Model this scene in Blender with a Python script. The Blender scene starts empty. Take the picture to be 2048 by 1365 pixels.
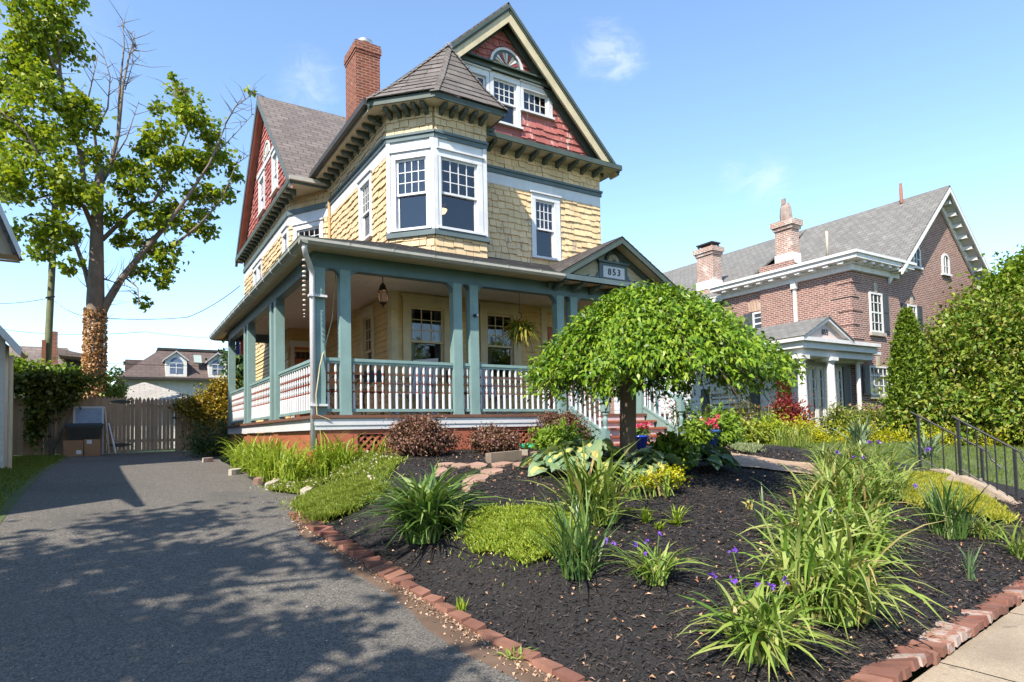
import bpy, math, random
import numpy as np
from mathutils import Vector

# ------------------------------------------------------------------ camera, sky, sun, exposure
S = bpy.context.scene
COL = S.collection
R_ = math.radians
FPX, CX, CY, EYE = 1260.1, 1024.0, 803.8, 1.55
YAW, PITCH, ROLL = R_(32.1), R_(2.66), R_(-1.243)

def cam_axes():
    c, s = math.cos(YAW), math.sin(YAW)
    fwd = Vector((s * math.cos(PITCH), c * math.cos(PITCH), math.sin(PITCH)))
    r0 = Vector((c, -s, 0)); u0 = r0.cross(fwd)
    r = r0 * math.cos(ROLL) + u0 * math.sin(ROLL)
    u = u0 * math.cos(ROLL) - r0 * math.sin(ROLL)
    return r, u, fwd
CR, CU, CF = cam_axes()
cam_data = bpy.data.cameras.new('camera')
cam = bpy.data.objects.new('camera', cam_data); COL.objects.link(cam)
from mathutils import Matrix
cam.matrix_world = Matrix(((CR.x, CU.x, -CF.x, 0), (CR.y, CU.y, -CF.y, 0), (CR.z, CU.z, -CF.z, EYE), (0, 0, 0, 1)))
cam_data.sensor_width = 36; cam_data.lens = 36 * FPX / 2048
cam_data.shift_y = (CY - 682.5) / 2048
cam_data.clip_start = 0.05; cam_data.clip_end = 3000
S.camera = cam

SUN_EL = R_(46); SUN_AZ = math.atan2(-0.858, -0.513)        # compass direction (x, y) the sun stands in
SUND = Vector((math.cos(SUN_EL) * math.sin(SUN_AZ), math.cos(SUN_EL) * math.cos(SUN_AZ), math.sin(SUN_EL)))
sun_data = bpy.data.lights.new('sun', 'SUN'); sun_data.energy = 5.0; sun_data.angle = R_(0.53); sun_data.color = (1.0, 0.91, 0.77)
sun = bpy.data.objects.new('sun', sun_data); COL.objects.link(sun)
sun.rotation_euler = SUND.to_track_quat('Z', 'Y').to_euler()
S.view_settings.view_transform = 'Standard'; S.view_settings.look = 'None'; S.view_settings.gamma = 1.0
S.view_settings.exposure = 1.07
S.cycles.use_denoising = True
S.cycles.max_bounces = 8; S.cycles.transparent_max_bounces = 12
S.cycles.caustics_reflective = False; S.cycles.caustics_refractive = False

def at_ray(px, py):
    return CR * ((px - CX) / FPX) - CU * ((py - CY) / FPX) + CF
def onY(px, py, Y):
    d = at_ray(px, py); return d * (Y / d.y) + Vector((0, 0, EYE))
def onX(px, py, X):
    d = at_ray(px, py); return d * (X / d.x) + Vector((0, 0, EYE))

W = bpy.data.worlds.new('World'); S.world = W; W.use_nodes = True
def build_world():
    nt = W.node_tree; n = nt.nodes; L = nt.links; n.clear()
    out = n.new('ShaderNodeOutputWorld'); bg = n.new('ShaderNodeBackground'); sky = n.new('ShaderNodeTexSky')
    sky.sky_type = 'NISHITA'; sky.sun_disc = False; sky.sun_elevation = SUN_EL; sky.sun_rotation = SUN_AZ
    sky.air_density = 1.0; sky.dust_density = 0.15; sky.ozone_density = 1.6; sky.altitude = 50
    bg.inputs['Strength'].default_value = 0.12
    tc = n.new('ShaderNodeTexCoord'); tint = n.new('ShaderNodeMix'); tint.data_type = 'RGBA'; tint.blend_type = 'MULTIPLY'; tint.inputs[0].default_value = 1; L.new(sky.outputs[0], tint.inputs[6]); tint.inputs[7].default_value = (1.25, 1.32, 1.34, 1); col = tint.outputs[2]
    ns = n.new('ShaderNodeTexNoise'); ns.inputs['Scale'].default_value = 16; ns.inputs['Detail'].default_value = 12; ns.inputs['Roughness'].default_value = 0.68; ns.inputs['Distortion'].default_value = 1.2
    mpg = n.new('ShaderNodeMapping'); mpg.inputs['Scale'].default_value = (1, 1, 1.9); mpg.inputs['Rotation'].default_value = (.3, .2, 0); L.new(tc.outputs['Generated'], mpg.inputs[0]); L.new(mpg.outputs[0], ns.inputs['Vector'])
    for (px, py, r, amt) in ((1205, 108, 0.085, 0.42), (1250, 122, 0.06, 0.36), (1535, 365, 0.07, 0.35), (620, 175, 0.09, 0.3), (1465, 352, 0.05, 0.25), (80, 40, .2, .12)):
        d = at_ray(px, py).normalized()
        dp = n.new('ShaderNodeVectorMath'); dp.operation = 'DISTANCE'; dp.inputs[1].default_value = d
        L.new(tc.outputs['Generated'], dp.inputs[0])
        mr = n.new('ShaderNodeMapRange'); mr.inputs['From Min'].default_value = r; mr.inputs['From Max'].default_value = 0.0; mr.inputs['To Max'].default_value = 1.0
        L.new(dp.outputs['Value'], mr.inputs['Value'])
        ad = n.new('ShaderNodeMath'); ad.operation = 'MULTIPLY'; L.new(mr.outputs[0], ad.inputs[0]); L.new(ns.outputs['Fac'], ad.inputs[1])
        m2 = n.new('ShaderNodeMapRange'); m2.inputs['From Min'].default_value = 0.2; m2.inputs['From Max'].default_value = 0.62; m2.inputs['To Max'].default_value = amt
        m2.interpolation_type = 'SMOOTHSTEP'; L.new(ad.outputs[0], m2.inputs['Value'])
        mx = n.new('ShaderNodeMix'); mx.data_type = 'RGBA'; L.new(m2.outputs[0], mx.inputs[0]); L.new(col, mx.inputs[6]); mx.inputs[7].default_value = (4.6, 4.9, 5.4, 1)
        col = mx.outputs[2]
    L.new(col, bg.inputs['Color']); L.new(bg.outputs[0], out.inputs['Surface'])
build_world()

# ------------------------------------------------------------------ materials
MATS = {}
def nodes_of(name):
    m = bpy.data.materials.new(name); m.use_nodes = True
    nt = m.node_tree; return m, nt, nt.nodes, nt.links, nt.nodes['Principled BSDF']
def noise(n, L, scale, detail=4, src=None, rough=0.55):
    t = n.new('ShaderNodeTexNoise'); t.inputs['Scale'].default_value = scale; t.inputs['Detail'].default_value = detail; t.inputs['Roughness'].default_value = rough
    if src is None:
        g = n.new('ShaderNodeNewGeometry'); src = g.outputs['Position']
    L.new(src, t.inputs['Vector']); return t.outputs['Fac']
def mixc(n, L, fac, a, b, mode='MIX'):
    x = n.new('ShaderNodeMix'); x.data_type = 'RGBA'; x.blend_type = mode
    for s, v in ((0, fac), (6, a), (7, b)):
        if hasattr(v, 'links'): L.new(v, x.inputs[s])
        elif s == 0: x.inputs[0].default_value = v
        else: x.inputs[s].default_value = (*v, 1) if len(v) == 3 else v
    return x.outputs[2]
def remap(n, L, v, a, b, c=0.0, d=1.0):
    m = n.new('ShaderNodeMapRange'); L.new(v, m.inputs['Value'])
    m.inputs['From Min'].default_value = a; m.inputs['From Max'].default_value = b; m.inputs['To Min'].default_value = c; m.inputs['To Max'].default_value = d
    return m.outputs[0]
def bump(n, L, h, b, strength=0.3, dist=0.01):
    k = n.new('ShaderNodeBump'); k.inputs['Strength'].default_value = strength; k.inputs['Distance'].default_value = dist
    L.new(h, k.inputs['Height']); L.new(k.outputs[0], b.inputs['Normal'])
def scale_c(c, k): return tuple(min(1.0, x * k) for x in c)

def paint(name, c, rough=0.55, dirt=0.25, chip=None, chip_amt=0.0, island=0.0, scale=3.0, streak=False):
    """weathered paint: broad dirt, fine grain, optional bare chips, optional per-piece variation"""
    if name in MATS: return MATS[name]
    m, nt, n, L, b = nodes_of(name)
    f = noise(n, L, scale, 6)
    col = mixc(n, L, remap(n, L, f, 0.35, 0.75), c, scale_c(c, 1 - dirt))
    f2 = noise(n, L, 45, 3)
    col = mixc(n, L, remap(n, L, f2, 0.3, 0.8, 0, 0.35), col, scale_c(c, 0.72))
    if island:
        g = n.new('ShaderNodeNewGeometry'); col = mixc(n, L, remap(n, L, g.outputs['Random Per Island'], 0, 1, 0, island), col, scale_c(c, 0.45))
    mg = n.new('ShaderNodeMapping'); mg.inputs['Scale'].default_value = (7, 7, .7); gg = n.new('ShaderNodeNewGeometry'); L.new(gg.outputs['Position'], mg.inputs[0]); fs = noise(n, L, 1.0, 6, mg.outputs[0], .65); col = mixc(n, L, remap(n, L, fs, .5, .78, 0, .14 + dirt * .8), col, scale_c((c[0] * .95, c[1] * .92, c[2] * .85), .5))
    if chip:
        g = n.new('ShaderNodeNewGeometry'); mp = n.new('ShaderNodeMapping'); mp.inputs['Scale'].default_value = (1, 1, 0.25 if streak else 1); L.new(g.outputs['Position'], mp.inputs[0])
        f3 = noise(n, L, 9, 7, mp.outputs[0], 0.7); lo = 0.72 - chip_amt
        col = mixc(n, L, remap(n, L, f3, lo, lo + 0.05), col, chip)
    L.new(col, b.inputs['Base Color']); b.inputs['Roughness'].default_value = rough
    b.inputs['Specular IOR Level'].default_value = 0.3
    bump(n, L, f2, b, 0.12, 0.004)
    MATS[name] = m; return m

def leafm(name, cols, trans=0.35, rough=0.45):
    if name in MATS: return MATS[name]
    cols = [(c[0] * 1.12, c[1] * 1.0, c[2] * .9) for c in cols]; m, nt, n, L, b = nodes_of(name)
    g = n.new('ShaderNodeNewGeometry'); r = n.new('ShaderNodeValToRGB')
    L.new(g.outputs['Random Per Island'], r.inputs[0]); e = r.color_ramp.elements
    k = len(cols)
    e[0].position = 0; e[0].color = (*cols[0], 1); e[1].position = 1; e[1].color = (*cols[-1], 1)
    for i in range(1, k - 1):
        x = e.new(i / (k - 1)); x.color = (*cols[i], 1)
    L.new(r.outputs[0], b.inputs['Base Color']); b.inputs['Roughness'].default_value = rough; b.inputs['Specular IOR Level'].default_value = 0.35
    t = n.new('ShaderNodeBsdfTranslucent'); tc = mixc(n, L, 1.0, r.outputs[0], (1.0, 1.0, 0.45), 'MULTIPLY'); L.new(tc, t.inputs['Color'])
    ms = n.new('ShaderNodeMixShader'); ms.inputs[0].default_value = trans; o = n['Material Output']
    L.new(b.outputs[0], ms.inputs[1]); L.new(t.outputs[0], ms.inputs[2]); L.new(ms.outputs[0], o.inputs['Surface'])
    MATS[name] = m; return m

def brickm(name, c1, c2, mortar, bw=0.21, bh=0.068, ms=0.011, blotch=0.0, pale=(0.6, 0.56, 0.52)):
    if name in MATS: return MATS[name]
    m, nt, n, L, b = nodes_of(name)
    uv = n.new('ShaderNodeUVMap'); t = n.new('ShaderNodeTexBrick'); L.new(uv.outputs[0], t.inputs['Vector'])
    t.inputs['Scale'].default_value = 1; t.inputs['Brick Width'].default_value = bw; t.inputs['Row Height'].default_value = bh; t.inputs['Mortar Size'].default_value = ms
    t.inputs['Color1'].default_value = (*c1, 1); t.inputs['Color2'].default_value = (*c2, 1); t.inputs['Mortar'].default_value = (*mortar, 1); t.inputs['Bias'].default_value = 0.0
    f = noise(n, L, 6, 6); col = mixc(n, L, remap(n, L, f, 0.35, 0.8, 0, 0.5), t.outputs['Color'], scale_c(c1, 0.4))
    f2 = noise(n, L, 60, 3); col = mixc(n, L, remap(n, L, f2, 0.4, 0.8, 0, 0.4), col, scale_c(c2, 1.25))
    if blotch:
        f3 = noise(n, L, 2.3, 8, None, 0.7); col = mixc(n, L, remap(n, L, f3, 0.66 - blotch, 0.75 - blotch * 0.5, 0, 0.75), col, pale)
    L.new(col, b.inputs['Base Color']); b.inputs['Roughness'].default_value = 0.9; b.inputs['Specular IOR Level'].default_value = 0.2
    bump(n, L, t.outputs['Fac'], b, 0.5, -0.01)
    MATS[name] = m; return m

def tilem(name, c1, c2, gap, bw, bh, lichen=None):
    """courses of roof shingles drawn on the slope, in metres"""
    if name in MATS: return MATS[name]
    m, nt, n, L, b = nodes_of(name)
    uv = n.new('ShaderNodeUVMap'); t = n.new('ShaderNodeTexBrick'); L.new(uv.outputs[0], t.inputs['Vector'])
    t.inputs['Scale'].default_value = 1; t.inputs['Brick Width'].default_value = bw; t.inputs['Row Height'].default_value = bh; t.inputs['Mortar Size'].default_value = 0.014
    t.inputs['Color1'].default_value = (*c1, 1); t.inputs['Color2'].default_value = (*c2, 1); t.inputs['Mortar'].default_value = (*gap, 1)
    f = noise(n, L, 1.6, 6); col = mixc(n, L, remap(n, L, f, 0.3, 0.75, 0, 0.55), t.outputs['Color'], scale_c(c1, 0.55))
    f2 = noise(n, L, 90, 2); col = mixc(n, L, remap(n, L, f2, 0.35, 0.8, 0, 0.4), col, scale_c(c2, 1.5))
    if lichen:
        f3 = noise(n, L, 5, 7, None, 0.7); col = mixc(n, L, remap(n, L, f3, 0.56, 0.7, 0, 0.6), col, lichen)
    L.new(col, b.inputs['Base Color']); b.inputs['Roughness'].default_value = 0.85
    bump(n, L, t.outputs['Fac'], b, 0.6, -0.012)
    MATS[name] = m; return m

def glassm():
    m, nt, n, L, b = nodes_of('window_glass')
    tr = n.new('ShaderNodeBsdfTransparent'); tr.inputs[0].default_value = (0.62, 0.66, 0.7, 1)
    gl = n.new('ShaderNodeBsdfGlossy'); gl.inputs['Roughness'].default_value = 0.02; gl.inputs[0].default_value = (0.95, 0.97, 1, 1)
    fr = n.new('ShaderNodeFresnel'); fr.inputs[0].default_value = 1.6
    a = n.new('ShaderNodeMath'); a.operation = 'MULTIPLY_ADD'; a.inputs[1].default_value = 1.25; a.inputs[2].default_value = 0.02; a.use_clamp = True; L.new(fr.outputs[0], a.inputs[0])
    f = noise(n, L, 1.2, 2); k = n.new('ShaderNodeBump'); k.inputs['Strength'].default_value = 0.05; k.inputs['Distance'].default_value = 0.05; L.new(f, k.inputs['Height']); L.new(k.outputs[0], gl.inputs['Normal'])
    ms = n.new('ShaderNodeMixShader'); L.new(a.outputs[0], ms.inputs[0]); L.new(tr.outputs[0], ms.inputs[1]); L.new(gl.outputs[0], ms.inputs[2])
    L.new(ms.outputs[0], n['Material Output'].inputs['Surface']); MATS['window_glass'] = m; return m
GLASS = glassm()
def plain(name, c, rough=0.6, metal=0.0, emit=None, es=0.0):
    if name in MATS: return MATS[name]
    m, nt, n, L, b = nodes_of(name)
    f = noise(n, L, 12, 4); col = mixc(n, L, remap(n, L, f, 0.3, 0.75), c, scale_c(c, 0.75)); L.new(col, b.inputs['Base Color'])
    b.inputs['Roughness'].default_value = rough; b.inputs['Metallic'].default_value = metal
    if emit: b.inputs['Emission Color'].default_value = (*emit, 1); b.inputs['Emission Strength'].default_value = es
    MATS[name] = m; return m

# ------------------------------------------------------------------ mesh builder
class MB:
    def __init__(s): s.v = []; s.f = []; s.mi = []
    def poly(s, pts, mi=0):
        k = len(s.v); s.v += [tuple(p) for p in pts]; s.f.append(tuple(range(k, k + len(pts)))); s.mi.append(mi); return s
    def add(s, vs, fs, mi=0):
        k = len(s.v); s.v += [tuple(p) for p in vs]
        for f in fs: s.f.append(tuple(i + k for i in f)); s.mi.append(mi)
        return s
    def box(s, x0, x1, y0, y1, z0, z1, mi=0):
        return s.hexa([(x0, y0, z0), (x1, y0, z0), (x1, y1, z0), (x0, y1, z0)], [(x0, y0, z1), (x1, y0, z1), (x1, y1, z1), (x0, y1, z1)], mi)
    def hexa(s, lo, hi, mi=0):
        n = len(lo); fs = [tuple(range(n - 1, -1, -1)), tuple(range(n, 2 * n))] + [(i, (i + 1) % n, n + (i + 1) % n, n + i) for i in range(n)]
        return s.add(list(lo) + list(hi), fs, mi)
    def obox(s, F, u0, u1, v0, v1, n0, n1, mi=0):
        P = lambda u, v, n: F(u, v, n)
        return s.hexa([P(u0, v0, n0), P(u1, v0, n0), P(u1, v0, n1), P(u0, v0, n1)], [P(u0, v1, n0), P(u1, v1, n0), P(u1, v1, n1), P(u0, v1, n1)], mi)
    def prism(s, F, poly, n0, n1, mi=0):
        return s.hexa([F(u, v, n0) for u, v in poly], [F(u, v, n1) for u, v in poly], mi)
    def tube(s, pts, rad, k=8, mi=0, cap=True):
        pts = [Vector(p) for p in pts]
        if not hasattr(rad, '__len__'): rad = [rad] * len(pts)
        vs = []; prev = None
        for i, p in enumerate(pts):
            d = (pts[min(i + 1, len(pts) - 1)] - pts[max(i - 1, 0)])
            d = d.normalized() if d.length > 1e-9 else Vector((0, 0, 1))
            if prev is None: a = d.orthogonal().normalized()
            else:
                a = prev - d * prev.dot(d); a = a.normalized() if a.length > 1e-6 else d.orthogonal().normalized()
            prev = a; b = d.cross(a)
            for j in range(k):
                t = 2 * math.pi * j / k; vs.append(p + (a * math.cos(t) + b * math.sin(t)) * rad[i])
        fs = [(i * k + j, i * k + (j + 1) % k, (i + 1) * k + (j + 1) % k, (i + 1) * k + j) for i in range(len(pts) - 1) for j in range(k)]
        if cap: fs += [tuple(range(k - 1, -1, -1)), tuple((len(pts) - 1) * k + j for j in range(k))]
        return s.add(vs, fs, mi)
    def lathe(s, prof, o, k=12, mi=None, axis=None):
        o = Vector(o); vs = []
        for r, z in prof:
            for j in range(k):
                t = 2 * math.pi * j / k; vs.append(o + Vector((r * math.cos(t), r * math.sin(t), z)))
        kk = len(s.v); s.v += [tuple(p) for p in vs]
        for i in range(len(prof) - 1):
            for j in range(k):
                s.f.append((kk + i * k + j, kk + i * k + (j + 1) % k, kk + (i + 1) * k + (j + 1) % k, kk + (i + 1) * k + j)); s.mi.append(mi[i] if mi else 0)
        for i, rev in ((0, True), (len(prof) - 1, False)):
            idx = [kk + i * k + j for j in range(k)]; s.f.append(tuple(reversed(idx)) if rev else tuple(idx)); s.mi.append(mi[min(i, len(mi) - 1)] if mi else 0)
        return s
    def build(s, name, mats, parent=None, smooth=False, off=None):
        if not isinstance(mats, (list, tuple)): mats = [mats]
        o_ = Vector(off) if off is not None else (origin(parent) if parent else Vector((0, 0, 0)))
        V = np.array(s.v, dtype=np.float64).reshape(-1, 3)
        me = bpy.data.meshes.new(name); me.from_pydata((V - np.array(o_)).tolist(), [], s.f)
        for m in mats: me.materials.append(m)
        me.polygons.foreach_set('material_index', s.mi)
        if smooth: me.polygons.foreach_set('use_smooth', [True] * len(s.f))
        uv = me.uv_layers.new(name='UVMap'); data = np.zeros((len(me.loops), 2)); q = 0
        for f in s.f:
            P = V[list(f)]; nn = np.zeros(3)
            for i in range(len(f)):
                a, b = P[i], P[(i + 1) % len(f)]; nn += np.array([(a[1] - b[1]) * (a[2] + b[2]), (a[2] - b[2]) * (a[0] + b[0]), (a[0] - b[0]) * (a[1] + b[1])])
            l = np.linalg.norm(nn); nn = nn / l if l > 1e-12 else np.array([0, 0, 1.0])
            if abs(nn[2]) > 0.985: U, Vv = np.array([1, 0, 0]), np.array([0, 1, 0])
            else:
                U = np.array([-nn[1], nn[0], 0]); U /= np.linalg.norm(U); Vv = np.cross(nn, U)
            data[q:q + len(f), 0] = P @ U; data[q:q + len(f), 1] = P @ Vv; q += len(f)
        uv.data.foreach_set('uv', data.ravel())
        ob = bpy.data.objects.new(name, me); COL.objects.link(ob)
        if parent: ob.parent = parent
        elif off is not None: ob.location = off
        return ob

def origin(o):
    p = Vector((0, 0, 0))
    while o is not None: p += o.location; o = o.parent
    return p
def tag(o, label=None, cat=None, group=None, kind=None):
    for k, v in (('label', label), ('category', cat), ('group', group), ('kind', kind)):
        if v: o[k] = v
    return o
def thing(name, loc, label, cat, group=None):
    o = bpy.data.objects.new(name, None); COL.objects.link(o); o.location = loc; o.empty_display_size = 0.2
    return tag(o, label, cat, group)
def copy_tree(o, parent=None):
    c = o.copy(); COL.objects.link(c)
    if parent: c.parent = parent
    for ch in list(o.children): copy_tree(ch, c)
    return c
def frame(O, U, V=(0, 0, 1), N=None):
    O, U, V = Vector(O), Vector(U).normalized(), Vector(V).normalized()
    N = Vector(N).normalized() if N is not None else U.cross(V)
    return lambda u, v, n=0.0: O + U * u + V * v + N * n

# ------------------------------------------------------------------ 2-D clipping, walls, shingles
def clip(poly, a, b, c):
    """keep a*u+b*v<=c"""
    out = []
    for i in range(len(poly)):
        p, q = poly[i], poly[(i + 1) % len(poly)]; dp, dq = a * p[0] + b * p[1] - c, a * q[0] + b * q[1] - c
        if dp <= 1e-9: out.append(p)
        if (dp < -1e-9 and dq > 1e-9) or (dp > 1e-9 and dq < -1e-9):
            t = dp / (dp - dq); out.append((p[0] + (q[0] - p[0]) * t, p[1] + (q[1] - p[1]) * t))
    return out
def clip_rect(poly, u0, v0, u1, v1):
    for a, b, c in ((-1, 0, -u0), (1, 0, u1), (0, -1, -v0), (0, 1, v1)):
        poly = clip(poly, a, b, c)
        if len(poly) < 3: return []
    return poly
def clip_convex(sub, poly):
    """clip sub by convex counter-clockwise poly"""
    for i in range(len(poly)):
        p, q = poly[i], poly[(i + 1) % len(poly)]; a, b = q[1] - p[1], -(q[0] - p[0])
        sub = clip(sub, a, b, a * p[0] + b * p[1])
        if len(sub) < 3: return []
    return sub
def area(p): return 0.5 * sum(p[i][0] * p[(i + 1) % len(p)][1] - p[(i + 1) % len(p)][0] * p[i][1] for i in range(len(p)))
def wall(mb, F, poly, holes=(), n=0.0, mi=0):
    us = sorted({min(p[0] for p in poly), max(p[0] for p in poly)} | {h[0] for h in holes} | {h[2] for h in holes})
    for a, b in zip(us, us[1:]):
        if b - a < 1e-5: continue
        cut = sorted((h[1], h[3]) for h in holes if h[0] <= a + 1e-6 and h[2] >= b - 1e-6); lo = -1e3
        for v0, v1 in cut + [(1e3, 1e3)]:
            pc = clip_rect(poly, a, lo, b, v0)
            if pc and abs(area(pc)) > 1e-5: mb.poly([F(u, v, n) for u, v in pc], mi)
            lo = max(lo, v1)
def courses(mb, F, poly, holes=(), e=0.14, wmin=0.12, wmax=0.24, jag=0.03, t=0.016, seed=1, mi=0, gap=0.004, n0=0.0):
    """rows of overlapping shingles (or boards when wmin is huge) on a convex wall or slope"""
    rng = random.Random(seed); v = min(p[1] for p in poly); top = max(p[1] for p in poly); uL = min(p[0] for p in poly); uR = max(p[0] for p in poly)
    if area(poly) < 0: poly = poly[::-1]
    while v < top - 0.01:
        segs = [(uL, uR)]
        for h in holes:
            if h[1] < v + e * 0.6 and h[3] > v + e * 0.4:
                ns = []
                for a, b in segs:
                    if h[2] <= a or h[0] >= b: ns.append((a, b)); continue
                    if h[0] > a: ns.append((a, h[0]))
                    if h[2] < b: ns.append((h[2], b))
                segs = ns
        for a, b in segs:
            u = a - (rng.random() * wmin if wmin < 5 else 0)
            while u < b:
                w = rng.uniform(wmin, wmax); tk = 1.0; u2 = min(u + w, b); ua = max(u, a); j = rng.choice((0, 0.15, 0.8, 1.0)) * jag * (0.8 + 0.4 * rng.random()); vb = v - j * 0.5; tt = t * rng.uniform(0.75, 1.25)
                if u2 - ua > 0.015:
                    q = clip_convex([(ua + gap / 2, vb), (u2 - gap / 2, vb), (u2 - gap / 2, v + e * 1.12), (ua + gap / 2, v + e * 1.12)], poly)
                    if len(q) >= 3:
                        nn = lambda x: n0 + tt * (1 - (x - vb) / (e * 1.25 + vb - v + 0.02) * 0.92)
                        k = len(mb.v); mb.v += [tuple(F(x, y, nn(y))) for x, y in q] + [tuple(F(x, y, n0)) for x, y in q]
                        m_ = len(q); mb.f.append(tuple(range(k, k + m_))); mb.mi.append(mi)
                        for i in range(m_):
                            i2 = (i + 1) % m_; mb.f.append((k + i2, k + i, k + m_ + i, k + m_ + i2)); mb.mi.append(mi)
                u = u + w
        v += e
    return mb

# ------------------------------------------------------------------ foliage
def strips(name, V, F4, mats, parent=None, off=(0, 0, 0), smooth=False, mi=None):
    V = np.asarray(V, dtype=np.float32) - np.array(off, dtype=np.float32); F4 = np.asarray(F4, dtype=np.int32); k = F4.shape[1]
    me = bpy.data.meshes.new(name); me.vertices.add(len(V)); me.vertices.foreach_set('co', V.ravel())
    me.loops.add(F4.size); me.loops.foreach_set('vertex_index', F4.ravel())
    me.polygons.add(len(F4)); me.polygons.foreach_set('loop_start', np.arange(0, F4.size, k, dtype=np.int32)); me.polygons.foreach_set('loop_total', np.full(len(F4), k, dtype=np.int32))
    if not isinstance(mats, (list, tuple)): mats = [mats]
    for m in mats: me.materials.append(m)
    if mi is not None: me.polygons.foreach_set('material_index', np.asarray(mi, dtype=np.int32))
    if smooth: me.polygons.foreach_set('use_smooth', np.ones(len(F4), dtype=bool))
    me.update(calc_edges=True); me.validate()
    o = bpy.data.objects.new(name, me); COL.objects.link(o)
    if parent: o.parent = parent
    return o
def unit(a): return a / np.maximum(np.linalg.norm(a, axis=1, keepdims=True), 1e-9)
def leafgeo(P, D, Nn, Ln, Wd, fold=0.25):
    D = unit(D); Sd = unit(np.cross(D, Nn)); Nn = np.cross(Sd, D); Ln = np.asarray(Ln)[:, None]; Wd = np.asarray(Wd)[:, None]
    mid = P + D * Ln * 0.42 + Nn * Ln * fold * 0.3
    V = np.stack([P, mid - Sd * Wd * 0.5 + Nn * Wd * fold, P + D * Ln - Nn * Ln * fold * 0.35, mid + Sd * Wd * 0.5 + Nn * Wd * fold], axis=1).reshape(-1, 3)
    return V, np.arange(len(P) * 4, dtype=np.int32).reshape(-1, 4)
def blob_pts(rs, blobs, dens, shell=0.45, lump=0.32, nsub=9):
    """points in lumpy clusters through each ellipsoid's outer volume; returns points and outward directions"""
    P, O = [], []
    for (c, r) in blobs:
        c = np.array(c, float); r = np.array(r if hasattr(r, '__len__') else (r, r, r), float); n = int(dens * (r[0] * r[1] * r[2]) ** (2 / 3) * 24)
        sd = unit(rs.normal(size=(nsub, 3))); sc = sd * (shell + (1 - shell) * rs.rand(nsub, 1)) * 0.9; w = rs.dirichlet(np.ones(nsub) * 3)
        ch = rs.choice(nsub, size=n, p=w); loc = sc[ch] + rs.normal(size=(n, 3)) * lump * (0.6 + 0.7 * rs.rand(n, 1))
        P.append(c + loc * r); O.append(unit(loc + 1e-4))
    return np.concatenate(P), np.concatenate(O)
def foliage(name, P, O, L, Wd, mat, rs, parent=None, off=(0, 0, 0), droop=0.3, outward=0.6, up=0.6):
    n = len(P); D = unit(O * outward + rs.normal(size=(n, 3)) * 0.8 + np.array([0, 0, -droop])); Nn = unit(O * 0.5 + np.array([0, 0, up]) + rs.normal(size=(n, 3)) * 0.5)
    k = 0.7 + 0.6 * rs.rand(n); V, F = leafgeo(P, D, Nn, L * k, Wd * k); return strips(name, V, F, mat, parent, off)
def blades(rs, n, c, rb, h, reach, droop, w, seg=6, tilt=0.15, hvar=0.35, az=None):
    """n curved grass-like blades growing from a disc"""
    az = rs.rand(n) * 2 * math.pi if az is None else az
    rr = rb * np.sqrt(rs.rand(n)); b0 = rs.rand(n) * 2 * math.pi
    base = np.stack([rr * np.cos(b0), rr * np.sin(b0), np.zeros(n)], 1) + np.array(c)
    hh = h * (1 - hvar + 2 * hvar * rs.rand(n)) ; re = reach * (0.25 + 0.9 * rs.rand(n)); dr = droop * (0.5 + rs.rand(n)); ww = w * (0.7 + 0.6 * rs.rand(n))
    d = np.stack([np.cos(az), np.sin(az), np.zeros(n)], 1); sd = np.stack([-np.sin(az), np.cos(az), np.zeros(n)], 1)
    tw = rs.normal(size=(n, 1)) * 0.5; V = []
    sd = unit(sd + np.array([0, 0, 1.0]) * tw * 0.6 + d * rs.normal(size=(n, 1)) * 0.3)
    for i in range(seg + 1):
        s = i / seg; p = base + d * (re * (tilt * s + (1 - tilt) * s ** 2))[:, None] + np.array([0, 0, 1.0]) * (hh * (s - dr * s ** 2.6))[:, None]
        wd = (ww * (0.75 + 0.5 * s) * (1 - s ** 3) + 0.0008)[:, None]; V += [p - sd * wd * 0.5, p + sd * wd * 0.5]
    V = np.stack(V, 1); m = 2 * (seg + 1); idx = np.arange(n)[:, None, None] * m
    q = np.array([[2 * i, 2 * i + 1, 2 * i + 3, 2 * i + 2] for i in range(seg)])[None]
    return V.reshape(-1, 3), (idx + q).reshape(-1, 4)
def cat_geo(parts):
    Vs, Fs, k = [], [], 0
    for V, F in parts: Vs.append(V); Fs.append(F + k); k += len(V)
    return np.concatenate(Vs), np.concatenate(Fs)

# ------------------------------------------------------------------ terrain
DP = ((-300, -.6), (-30, -.3), (2, 0), (3.2, 0), (4, .05), (5.5, .2), (7.5, .45), (9.5, .68), (12, .88), (14, .98), (22, 1.1), (60, 1.5), (900, 4))
GP = ((-300, -.6), (-30, -.3), (1.9, 0.0), (2.15, .03), (2.6, .12), (3, .21), (4, .45), (5, .66), (6, .84), (8, 1.07), (10, 1.17), (12, 1.2), (60, 1.6), (900, 4))
def _i(y, P): return np.interp(y, [p[0] for p in P], [p[1] for p in P])
def terr(x, y):
    d = _i(y, DP); g = _i(y, GP); t = np.clip((np.asarray(x) - 2.3) / 1.3, 0, 1); t = t * t * (3 - 2 * t); return d + (g - d) * t
def tz(x, y): return float(terr(x, y))
def hit(px, py):
    d = at_ray(px, py); t = 1.5
    while t < 90:
        p = d * t + Vector((0, 0, EYE))
        if p.z <= tz(p.x, p.y): return p
        t += 0.02
    return p
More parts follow.
